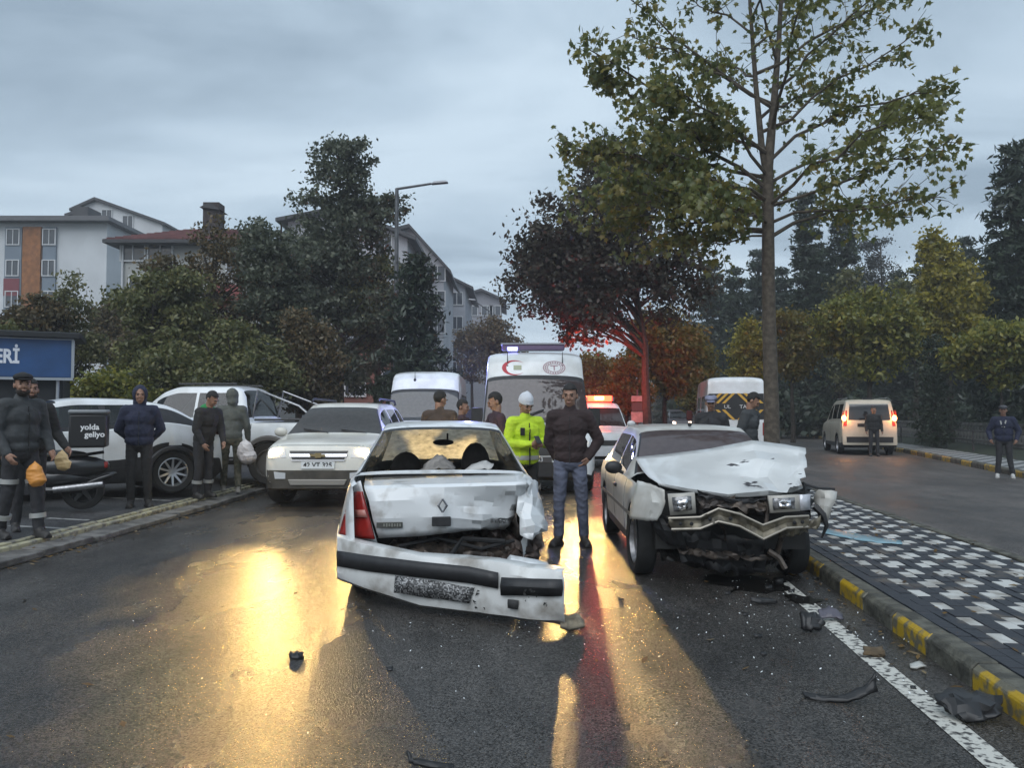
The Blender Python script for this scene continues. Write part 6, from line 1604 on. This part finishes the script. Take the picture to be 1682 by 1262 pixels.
def person(label, loc, rz, H=1.78, jacket=None, trousers=None, group=None, pose=None, head=(0, 0, 0), hair='short', beard=False, hood=None, cap=None, collar=None, vox=.011, lean=0.0, shoes=SHOE, jl=.86, bulk=1.0, skin=SKIN, bald=False, extra=None, trous_bands=None, jacket_bands=None):
    """local frame: the figure faces -Y; its left hand is +X.  pose holds joint offsets"""
    s = H / 1.78; root = thing("person", label, "person", loc, rz, group, s=s)
    P = dict(hipL=(.095, 0, .93), hipR=(-.095, 0, .93), kneeL=(.11, -.02, .50), kneeR=(-.11, -.02, .50), ankL=(.12, .02, .085), ankR=(-.12, .02, .085),
             shL=(.185, 0, 1.435), shR=(-.185, 0, 1.435), elL=(.25, .03, 1.15), elR=(-.25, .03, 1.15), wrL=(.26, -.08, .91), wrR=(-.26, -.08, .91), neck=(0, .01, 1.47), headc=(0, -.015, 1.665), toeL=(.05, -1), toeR=(-.05, -1))
    if pose: P.update(pose)
    hip = Vector((0, 0, .95)); LR = Matrix.Translation(hip) @ Matrix.Rotation(lean, 4, 'X') @ Matrix.Translation(-hip)
    up = lambda p: LR @ Vector(p)
    V = {k: (up(v) if k[:2] in ('sh', 'el', 'wr', 'ne', 'he') else Vector(v)) for k, v in P.items() if len(v) == 3}
    HM = Matrix.Translation(V['headc']) @ (LR.to_3x3().to_4x4()) @ Euler(head).to_matrix().to_4x4()
    b = MB()
    # skull, jaw, nose, brow, ears, lips
    def hell(c, r, rot=None): b.ell(HM @ Vector(c), r, (HM.to_euler() if rot is None else rot), 16, 11)
    hell((0, .012, .03), (.076, .096, .10)); hell((0, -.028, -.055), (.056, .066, .062)); hell((0, -.02, -.01), (.066, .082, .08)); hell((0, -.052, -.095), (.030, .034, .026))
    hell((0, -.105, -.018), (.014, .018, .024)); hell((0, -.098, .008), (.011, .012, .03)); hell((0, -.088, .030), (.056, .016, .011)); hell((0, -.092, -.066), (.025, .012, .008))
    for q in (1, -1): hell((q * .079, .012, -.008), (.012, .022, .034)); hell((q * .034, -.078, -.03), (.022, .018, .02))
    b.cap(V['neck'] - Vector((0, 0, .05)), HM @ Vector((0, .01, -.07)), .060, .054)
    b.ell(up((0, .0, 1.30)), (.165, .095, .17)); b.ell(up((0, 0, 1.08)), (.145, .09, .17)); b.ell((0, 0, .93), (.15, .10, .11))
    b.cap(V['shL'], V['shR'], .055, .055)
    for q in 'LR':
        b.cap(V['sh' + q], V['el' + q], .046, .040); b.cap(V['el' + q], V['wr' + q], .040, .028); b.cap(V['hip' + q], V['knee' + q], .075, .052); b.cap(V['knee' + q], V['ank' + q], .050, .038)
        # hand: palm, four bent fingers, thumb
        w0 = V['wr' + q]; d = (w0 - V['el' + q]).normalized(); sg = 1 if q == 'L' else -1
        side = Vector((-sg, 0, 0)) if abs(d.x) < .8 else Vector((0, -1, 0)); pn = (side - d * side.dot(d)).normalized(); fw = d.cross(pn) * sg
        if fw.y > 0 and abs(fw.y) > .3: fw = -fw
        b.cap(w0, w0 + d * .045, .030, .036); b.ell(w0 + d * .065, (.030, .030, .045), d.to_track_quat('Z', 'Y').to_euler())
        for k, ln in enumerate((.068, .078, .072, .055)):
            o = w0 + d * .09 + fw * (.030 - .019 * k); m_ = o + d * ln * .5 + pn * ln * .16; e_ = m_ + d * ln * .32 + pn * ln * .36
            b.cap(o - d * .02, m_, .0098, .009, 8); b.cap(m_, e_, .009, .0078, 8)
        o = w0 + d * .030 + fw * .030; b.cap(o, o + d * .035 + fw * .028 + pn * .012, .0125, .0105, 8); b.cap(o + d * .035 + fw * .028 + pn * .012, o + d * .066 + fw * .03 + pn * .026, .0105, .009, 8)
    hd = voxel(b, min(vox, .0085), 2, .4)
    hd.materials.clear(); hd.materials.append(skin); link("body", hd, root)
    # clothes
    if jacket:
        j = MB(); k = bulk
        j.ell(up((0, .0, 1.315)), (.195 * k, .128 * k, .17)); j.ell(up((0, -.005, 1.13)), (.182 * k, .125 * k, .19)); j.ell(up((0, .0, .99)), (.178 * k, .13 * k, max(.06, (.99 - jl) * 1.1)))
        j.cap(V['shL'], V['shR'], .078 * k, .078 * k); j.cap(V['neck'] - Vector((0, 0, .07)), V['neck'] + Vector((0, -.005, .025 if not collar else .055)), .095, .072)
        for q in 'LR': j.cap(V['sh' + q], V['el' + q], .076 * k, .061 * k); j.cap(V['el' + q], V['wr' + q], .060 * k, .048)
        if hood == 'up':
            j.ell(HM @ Vector((0, .03, .02)), (.112, .115, .14), HM.to_euler()); j.ell(HM @ Vector((0, .035, -.09)), (.10, .09, .10), HM.to_euler())
        me = voxel(j, vox * 1.05, 5, .5, .006, int(loc[0] * 100) % 97)
        if hood == 'up':      # open the hood round the face
            bm = bmesh.new(); bm.from_mesh(me); Hi = HM.inverted(); kill = []
            for v in bm.verts:
                q = Hi @ v.co
                if q.y < -.045 and (q.x / .062) ** 2 + ((q.z + .012) / .105) ** 2 < 1: kill.append(v)
            bmesh.ops.delete(bm, geom=kill, context='VERTS'); bm.to_mesh(me); bm.free()
        me.materials.clear(); me.materials.append(jacket); jo = link("jacket", me, root)
        jo["label"] = jacket.name.replace("cloth_", "").replace("_", " ") + " top"
        if hood and hood != 'up':   # a hood lying on the shoulders
            h = MB(); h.ell(up((0, .075, 1.49)), (.115, .075, .075)); h.cap(up((-.09, .02, 1.485)), up((.09, .02, 1.485)), .05, .05)
            m3 = voxel(h, .011, 3, .5, .004); m3.materials.clear(); m3.materials.append(hood); link("hood", m3, root)
        # zip and hem so the garment does not read as one blob
        z = MB(); 
        for t0 in range(7):
            zz = 1.40 - t0 * .075; z.box(up((0, -.132 * k - .004 + .02 * (t0 == 0), zz)), (.010, .008, .06), LR.to_euler())
        z.build("zip", M("zip_dark", (.012, .012, .012), .4), jo, smooth=False)
    if trousers:
        t = MB(); t.ell((0, 0, .93), (.172, .122, .12))
        for q in 'LR':
            t.cap(V['hip' + q], V['knee' + q], .094, .071); t.cap(V['knee' + q], V['ank' + q] + Vector((0, 0, .03)), .069, .060)
        me = voxel(t, vox * 1.05, 4, .5, .007, 3 + int(loc[1] * 10) % 50); me.materials.clear(); me.materials.append(trousers); to = link("trousers", me, root)
        if trous_bands:
            for zb, bmat in trous_bands:
                for q in 'LR':
                    g = MB()
                    a, c = V['knee' + q], V['ank' + q]
                    if zb > a.z: a, c = V['hip' + q], V['knee' + q]
                    f = (a.z - zb) / max(a.z - c.z, .01); p = a + (c - a) * f; dd = (c - a).normalized() * .025; rr = .083 if zb < .5 else .092
                    g.tube([p - dd, p + dd], rr, 16)
                    g.build("reflective_band", bmat, to)
    if jacket and jacket_bands:
        for zb, bmat, rx in jacket_bands: 
            T = LR @ Matrix.Translation((0, 0, zb)) @ Matrix.Diagonal((rx, rx * .74, 1, 1)); MB().lathe([(1, -.028), (1.02, 0), (1, .028)], T, 26).build("reflective_band", bmat, jo)
    for q in 'LR':
        a = V['ank' + q]; tx, ty = P['toe' + q]; d = Vector((tx, ty, 0)).normalized()
        f = MB(); f.ell(a + d * .06 - Vector((0, 0, .040)), (.048, .135, .046), (0, 0, math.atan2(-d.x, d.y) + math.pi)); f.ell(a + d * .005 + Vector((0, 0, .0)), (.05, .062, .065)); f.box(a + d * .055 - Vector((0, 0, .070)), (.088, .255, .03), (0, 0, math.atan2(-d.x, d.y) + math.pi))
        m4 = voxel(f, .012, 3, .5); m4.materials.clear(); m4.materials.append(shoes); link("shoe", m4, root)
    # hair, beard, eyes
    Hi = HM.inverted()
    def shell(c, r, keep, name, mat, n=26, k=18):
        g = MB(); g.ell(c, r, None, n, k); bm = bmesh.new(); me = bpy.data.meshes.new(name); me.from_pydata([tuple(HM @ Vector(v)) for v in g.v], [], g.f); bm.from_mesh(me)
        bmesh.ops.delete(bm, geom=[v for v in bm.verts if not keep(Hi @ v.co)], context='VERTS'); bmesh.ops.recalc_face_normals(bm, faces=bm.faces); bm.to_mesh(me); bm.free()
        for p in me.polygons: p.use_smooth = True
        me.materials.append(mat); o = link(name, me, root); so = o.modifiers.new("solid", 'SOLIDIFY'); so.thickness = .008; so.offset = -1; return o
    if hair == 'short': shell((0, .016, .038), (.084, .104, .107), lambda q: q.z > (.065 if q.y < -.03 else (.0 if q.y < .02 else -.055)), "hair", HAIRB)
    if beard:
        bmt = M("beard_dark", (0.030, 0.022, 0.018), .8)
        shell((0, -.028, -.055), (.063, .075, .071), lambda q: q.z < -.045 and q.y < .02 and not (q.y < -.09 and q.z > -.078 and abs(q.x) < .02), "beard", bmt)
    if cap: cap(root, HM)
    if hood != 'up' or True:
        for q in (1, -1):
            MB().ell(HM @ Vector((q * .033, -.086, .008)), (.014, .009, .008), HM.to_euler()).build("eye", EYEM, root); MB().box(HM @ Vector((q * .034, -.098, .031)), (.036, .012, .009), HM.to_euler()).build("eyebrow", HAIRB, root)
        MB().box(HM @ Vector((0, -.102, -.066)), (.042, .008, .006), HM.to_euler()).build("mouth", M("lip", (.16, .06, .05), .5), root)
    if extra: extra(root, V, HM, LR)
    return root, V, HM

def face_to(x, y, tx, ty):   # rotation that makes the figure (facing -Y) look at a point
    return math.atan2(tx - x, -(ty - y))
def beanie(mat):
    def f(root, HM):
        g = MB(); g.ell(HM @ Vector((0, .018, .062)), (.094, .112, .112), HM.to_euler(), 22, 14); g.ell(HM @ Vector((0, .03, .165)), (.03, .03, .02), HM.to_euler()); me = voxel(g, .009, 3, .5, .003); 
        bm = bmesh.new(); bm.from_mesh(me); Hi = HM.inverted(); bmesh.ops.delete(bm, geom=[v for v in bm.verts if (Hi @ v.co).z < .030], context='VERTS'); bm.to_mesh(me); bm.free()
        me.materials.clear(); me.materials.append(mat); link("hat", me, root)
        MB().lathe([(.090, .0), (.098, .02), (.092, .045)], HM @ Matrix.Translation((0, .015, .025)) @ Matrix.Diagonal((1, 1.17, 1, 1)), 24).build("hat_brim", mat, root)
    return f
def flatcap(mat):
    def f(root, HM):
        g = MB(); g.ell(HM @ Vector((0, .0, .085)), (.098, .125, .05), HM.to_euler(), 20, 10); g.ell(HM @ Vector((0, -.115, .055)), (.07, .05, .012), HM.to_euler()); g.build("hat", mat, root)
    return f

HIVIS = M("cloth_hi_vis_yellow", (0.52, 0.72, 0.02), .7, var=.2, vs=9, bump=.3, bs=20, emit=None)
REFL = M("reflective_tape", (0.42, 0.42, 0.40), .35, .3)
blackc, navyc, jeans = cloth("black", (0.022, 0.021, 0.021)), cloth("navy_blue", (0.018, 0.023, 0.054)), cloth("grey_blue_jeans", (0.125, 0.14, 0.20), .45)
darkg = cloth("dark_grey", (0.054, 0.058, 0.061)); browns = cloth("dark_brown", (0.068, 0.044, 0.031)); maroon = cloth("dark_plum", (0.051, 0.024, 0.034)); khaki = M("cloth_camouflage", (0.16, 0.145, 0.105), .9, var=.7, vs=11, col2=(0.05, 0.052, 0.035), bump=.3, bs=25)
greyh = cloth("grey_green_hoodie", (0.105, 0.11, 0.095)); greenh = cloth("bright_green", (0.02, 0.26, 0.07)); blk2 = cloth("charcoal", (0.032, 0.032, 0.036))

# man in the black jacket between the wrecks
def carry(root, V, HM, LR): pass
person("man in black jacket and grey jeans standing between the two wrecked cars", (.655, 8.95, 0), face_to(.65, 8.95, .25, 5), 1.80, cloth("glare_tinted_black", (0.036, 0.020, 0.020)), jeans, vox=.0095, beard=False, jl=.88, bulk=1.08, collar=True, head=(rad(8), 0, rad(-6)),  # black jacket; the beacon's red glare is mixed into its cloth colour
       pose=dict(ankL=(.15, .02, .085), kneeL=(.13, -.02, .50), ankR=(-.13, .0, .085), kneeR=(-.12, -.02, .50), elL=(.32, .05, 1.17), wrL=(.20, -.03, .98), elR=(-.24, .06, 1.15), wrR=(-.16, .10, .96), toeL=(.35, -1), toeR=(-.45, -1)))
# officer in hi-vis
def phone(root, V, HM, LR):
    c = (V['wrL'] + V['wrR']) / 2 + Vector((0, -.10, .05)); MB().box(c, (.07, .012, .14), (rad(-50), 0, 0)).build("phone", BLACKP, root, bev=.006)
    MB().box(LR @ Vector((-.10, -.139, 1.32)), (.06, .02, .10)).build("badge_pocket", BLACKP, root, bev=.005)
    MB().box(LR @ Vector((.0, -.138, 1.10)), (.012, .014, .42)).build("zip_strip", BLACKP, root)
person("traffic officer in hi-vis yellow jacket and white beanie looking at a phone", (.165, 9.9, 0), face_to(.165, 9.9, 2.4, 6.5) * .7, 1.70, HIVIS, blackc, vox=.0095, jl=.84, bulk=1.12, cap=beanie(cloth("white_knit", (.62, .64, .68), .1)), head=(rad(24), 0, rad(10)), extra=phone, hair=None, collar=True,
       pose=dict(elL=(.27, -.02, 1.16), wrL=(.08, -.25, 1.18), elR=(-.27, -.02, 1.16), wrR=(-.04, -.25, 1.16)), jacket_bands=((.98, REFL, .192), ))
# young man behind the roof of the rear-ended saloon
person("young man in dark plum sweater behind the rear-ended saloon, looking down", (-.22, 11.0, 0), rad(-70), 1.76, maroon, blackc, head=(rad(22), 0, rad(-10)), pose=dict(elR=(-.24, -.08, 1.18), wrR=(-.18, -.30, 1.12)))
person("man in brown jacket with his back turned behind the rear-ended saloon", (-1.06, 11.6, 0), rad(165), 1.80, browns, blackc, bulk=1.15, head=(rad(18), 0, rad(-25)), collar=True, hood=None)
person("person in dark clothes half hidden beside the ambulance mirror", (-.82, 13.0, 0), rad(75), 1.70, maroon, blackc, head=(rad(10), 0, 0))
# two men beyond the front-smashed saloon
person("man in dark coat and pale cap beyond the front-smashed saloon", (3.12, 12.4, .0), rad(-35), 1.76, blk2, blackc, bulk=1.15, cap=flatcap(cloth("pale_blue_cap", (.22, .23, .32))), head=(rad(15), 0, rad(20)))
person("man in grey jacket beside the maple trunk, turned toward the wreck", (3.52, 11.9, .13), rad(50), 1.66, darkg, blackc, bulk=1.15, head=(rad(28), 0, rad(20)), lean=rad(8))
# left: two delivery men by the scooter
lk_ = PZ(-5.5)
person("bearded man in charcoal work jacket with reflective trouser bands, nearest the frame edge", (-5.42, 8.75, lk_), rad(62), 1.80, darkg, blk2, vox=.0095, beard=True, cap=flatcap(cloth("black_cap", (.012, .012, .013))), head=(0, 0, rad(-22)), bulk=1.12, collar=True, jl=.90,
       pose=dict(elL=(.26, .0, 1.16), wrL=(.24, -.16, .95), elR=(-.25, .02, 1.16), wrR=(-.22, -.14, .93), ankL=(.13, -.14, .085), kneeL=(.12, -.11, .50), ankR=(-.12, .14, .085), kneeR=(-.11, .02, .50)), trous_bands=((.62, REFL), (.24, REFL)))
person("man in black padded jacket standing behind the bearded man", (-5.66, 9.3, lk_), rad(40), 1.76, blackc, blk2, head=(0, 0, 0), beard=True, bulk=1.1, pose=dict(elL=(.28, .02, 1.15), wrL=(.36, -.16, .98)))
# hooded man
person("man in navy hooded top with hands behind his back beside the crossover", (-5.46, 11.62, lk_), rad(20), 1.75, navyc, blackc, hood='up', hair=None, vox=.0095, bulk=1.16, jl=.88, head=(rad(4), 0, rad(6)),
       pose=dict(elL=(.29, .07, 1.16), wrL=(.15, .13, .99), elR=(-.29, .07, 1.16), wrR=(-.13, .14, .99), ankL=(.13, 0, .085), ankR=(-.10, .0, .085), toeL=(.35, -1), toeR=(-.1, -1)))
person("man in black with a bright green hood stooping beside the pickup wheel", (-5.02, 12.9, lk_), rad(62), 1.74, blackc, blk2, hood=greenh, lean=rad(14), head=(rad(20), 0, rad(10)), bulk=1.1, pose=dict(elL=(.24, -.10, 1.17), wrL=(.18, -.26, 1.0), elR=(-.25, -.06, 1.16), wrR=(-.20, -.22, .97)), trous_bands=((.27, REFL),))
person("man in grey-green hoodie and camouflage trousers carrying a plastic bag", (-4.92, 13.9, lk_), rad(-160), 1.78, greyh, khaki, hood='up', hair=None, bulk=1.08, head=(rad(12), 0, rad(20)), lean=rad(5), shoes=M("pale_shoe", (.30, .28, .25), .7), pose=dict(ankL=(.12, -.16, .085), kneeL=(.11, -.10, .5), ankR=(-.12, .12, .085), elR=(-.26, -.02, 1.15), wrR=(-.28, -.12, .92), elL=(.26, -.02, 1.15), wrL=(.28, -.1, .92)))
# right
person("man in black coat standing behind the small cream van", (12.6, 27.6, 0), rad(-15), 1.72, blackc, blk2, vox=.013, bulk=1.1)
person("man in dark jacket and cap standing alone at the far kerb", (11.35, 18.3, 0), rad(-30), 1.66, navyc, blk2, vox=.011, bulk=1.18, cap=flatcap(cloth("dim_cap", (.08, .08, .09))), shoes=M("white_shoe", (.5, .5, .48), .6), pose=dict(elL=(.32, .04, 1.15), wrL=(.26, -.10, .95), elR=(-.32, .04, 1.15), wrR=(-.28, -.12, .95), ankL=(.17, 0, .085), ankR=(-.15, 0, .085)),
       extra=lambda root, V, HM, LR: MB().box(LR @ Vector((.03, -.135, 1.34)), (.03, .01, .18), (0, rad(12), 0)).box(LR @ Vector((-.05, -.135, 1.34)), (.03, .01, .16), (0, rad(-12), 0)).build("scarf", M("pale_scarf", (.4, .4, .38), .8), root))
# carried things
def bag(name, label, loc, mat, s, seed):
    g = MB(); r_ = random.Random(seed)
    g.ell((0, 0, -.16 * s), (.11 * s, .075 * s, .15 * s)); g.ell((.03 * s, 0, -.22 * s), (.12 * s, .085 * s, .10 * s)); g.cap((0, 0, .0), (0, 0, -.10 * s), .012, .045 * s)
    me = voxel(g, .010, 2, .4, .010, seed); me.materials.clear(); me.materials.append(mat); o = link(name, me); o.location = loc
    return tag(o, label, "bag")
pb = M("thin_white_plastic", (.60, .55, .53), .35, spec=.6)
bag("plastic_bag", "pinkish white plastic bag hanging from the hand of the man in camouflage trousers", (-4.62, 13.75, lk_ + .92), pb, 1.35, 3)
bag("plastic_bag", "crumpled pale bag held up in front of the scooter tail", (-5.22, 9.2, lk_ + .94), M("cream_plastic", (.66, .46, .22), .45), .75, 5)
bag("orange_bag", "orange shopping bag hanging at the side of the bearded man", (-5.18, 8.62, lk_ + .84), M("orange_plastic", (.62, .26, .05), .45), .85, 6)

# ================================================================== DEBRIS
def piece(name, label, cat, rows, mat, jit, seed, thick=.012, su=3, sv=3, angle=20):
    c = at(*rows[len(rows) // 2][len(rows[0]) // 2]); root = bpy.data.objects.new("anchor", None); root.location = (c.x, c.y, 0)
    o = sheet(name, rows, mat, root, su, sv, jit, seed, None, thick, angle); o.parent = None; o.location = (c.x, c.y, 0); bpy.data.objects.remove(root)
    return tag(o, label, cat)
def g3(px, py, z=0.012):
    d = EYE - z; lo, hi = 1.0, 90.0      # ground distance under a pixel
    for _ in range(50):
        m = (lo + hi) / 2
        if at(px, py, m).z > z: lo = m
        else: hi = m
    return (px, py, lo)
def gz(px, py, h):                         # a point h above the ground spot straight below it
    D = g3(px, py)[2]; return D
G = g3
BL = M("broken_black_plastic", (0.018, 0.018, 0.019), .45, var=.3, vs=10)
d1 = G(1380, 1150)[2]
piece("bumper_strip", "long black bumper strip with an upturned end lying on the road", "debris", [[(1318, 1138, d1 + .08), (1350, 1144, d1 + .03), (1390, 1142, d1), (1418, 1128, d1 - .02), (1438, 1104, d1 - .03)], [(1322, 1146, d1 + .05), (1352, 1154, d1), (1392, 1154, d1 - .04), (1424, 1144, d1 - .06), (1441, 1136, d1 - .05)]], BL, .004, 3, .015)
d2 = G(1590, 1180)[2]
piece("lamp_shell", "black plastic lamp shell lying against the yellow kerb", "debris", [[(1535, 1142, d2 + .10), (1565, 1132, d2 + .18), (1605, 1136, d2 + .14), (1645, 1148, d2 + .05)], [(1540, 1158, d2 + .05), (1570, 1150, d2 + .02), (1612, 1160, d2 + .0), (1648, 1160, d2 - .02)], [(1552, 1168, d2 + .02), (1580, 1184, d2 - .06), (1615, 1186, d2 - .08), (1640, 1176, d2 - .05)]], BL, .012, 7, .012)
d3 = G(1335, 1034)[2]
piece("plastic_box", "small black broken box in the road near the front-smashed saloon", "debris", [[(1316, 1010, d3), (1334, 1007, d3 + .03), (1350, 1018, d3)], [(1317, 1034, d3 - .05), (1334, 1036, d3 - .07), (1352, 1034, d3 - .05)]], BL, .012, 8, .03)
d4 = G(1366, 1020)[2]
piece("lamp_cover", "grey-violet plastic cover lying on the white line", "debris", [[(1345, 1004, d4 + .06), (1362, 997, d4 + .09), (1382, 1006, d4 + .05)], [(1346, 1017, d4), (1366, 1014, d4), (1386, 1019, d4)]], M("violet_grey_plastic", (.085, .08, .10), .4), .010, 9, .012)
d5 = G(1435, 1078)[2]
piece("foam_block", "brown foam block lying on the white line", "debris", [[(1418, 1063, d5 + .08), (1450, 1066, d5 + .08)], [(1418, 1072, d5), (1452, 1076, d5)], [(1419, 1078, d5), (1451, 1079, d5)]], M("brown_foam", (.13, .09, .05), .9, var=.4, vs=20), .006, 10, .02)
d6 = G(1256, 993)[2]
piece("trim_fragment", "thin black trim fragment in front of the front-smashed saloon", "debris", [[(1232, 982, d6 + .02), (1256, 983, d6 + .02), (1277, 986, d6)], [(1234, 989, d6), (1256, 993, d6), (1277, 993, d6)]], BL, .004, 11, .012)
d7 = G(705, 1258)[2]
piece("trim_fragment", "hooked black plastic fragment at the very front of the road", "debris", [[(669, 1234, d7 + .03), (676, 1247, d7 + .02), (705, 1252, d7 + .02), (745, 1258, d7 + .02)], [(671, 1252, d7), (680, 1257, d7), (706, 1262, d7), (745, 1266, d7)]], BL, .003, 12, .012)
d8 = G(487, 1080)[2]
piece("rubber_lump", "small dark lump lying in the golden headlight glare", "debris", [[(476, 1074, d8 + .05), (486, 1071, d8 + .06), (496, 1076, d8 + .03)], [(477, 1080, d8), (487, 1083, d8), (497, 1081, d8)]], BL, .008, 13, .02)
d9 = G(940, 1034)[2]
piece("foam_chunk", "pale broken foam chunk under the hanging bumper end", "debris", [[(922, 1014, d9 + .06), (942, 1008, d9 + .08), (958, 1018, d9 + .04)], [(920, 1030, d9), (940, 1036, d9), (960, 1028, d9)]], M("pale_foam", (.30, .26, .19), .9, var=.5, vs=18), .012, 14, .03)
piece("plastic_shard", "thin pale shard lying at the kerb foot", "debris", [[G(1494, 1092), G(1512, 1088)], [G(1496, 1098), G(1522, 1096)]], M("pale_plastic", (.45, .45, .42), .4), .004, 15, .01)
piece("plastic_film", "pale blue plastic film lying across the pavers", "debris", [[(1352, 868, G(1352, 868, .14)[2]), (1400, 876, G(1400, 876, .14)[2]), (1440, 883, G(1440, 883, .14)[2]), (1480, 888, G(1480, 888, .14)[2])], [(1350, 876, G(1350, 876, .14)[2]), (1400, 886, G(1400, 886, .14)[2]), (1440, 892, G(1440, 892, .14)[2]), (1482, 895, G(1482, 895, .14)[2])]], M("blue_film", (.20, .34, .40), .25, spec=.7), .006, 16, .004, 3, 5)
rd = random.Random(19)
for k, (px, py) in enumerate(((1280, 955), (1262, 965), (1300, 972), (1340, 950), (1395, 1040), (1255, 1075), (1225, 1010), (1500, 1130), (1020, 985), (1195, 975), (640, 1100), (1290, 905), (1310, 930), (1245, 1045))):
    D = G(px, py)[2]; s = rd.uniform(4, 8)
    a = piece("plastic_shard", ["tiny dark shard on the road by the front-smashed saloon", "tiny dark shard on the road by the front-smashed saloon"][k % 2], "debris", [[(px - s, py - 3, D + .02), (px + s, py - rd.uniform(1, 5), D + .02)], [(px - s * .8, py + 2, D), (px + s * .9, py + 2, D)]], BL, .003, 30 + k, .006, 2, 2)
    a["group"] = "small shards around the front-smashed saloon"
# ================================================================== HAZE ADDED TO SHOW THE BEACON'S GLOW
hm_ = bpy.data.materials.new("glow_haze"); hm_.use_nodes = True; t = hm_.node_tree; t.nodes.clear()
o_ = t.nodes.new("ShaderNodeOutputMaterial"); pv = t.nodes.new("ShaderNodeVolumePrincipled")
pv.inputs['Color'].default_value = (.80, .84, .88, 1); pv.inputs['Density'].default_value = 0.0015; pv.inputs['Anisotropy'].default_value = 0.0
t.links.new(pv.outputs[0], o_.inputs['Volume'])
hz_ = MB().box((0, 90, 14), (500, 240, 31)).build("added_haze", hm_, kind="stuff", smooth=False)
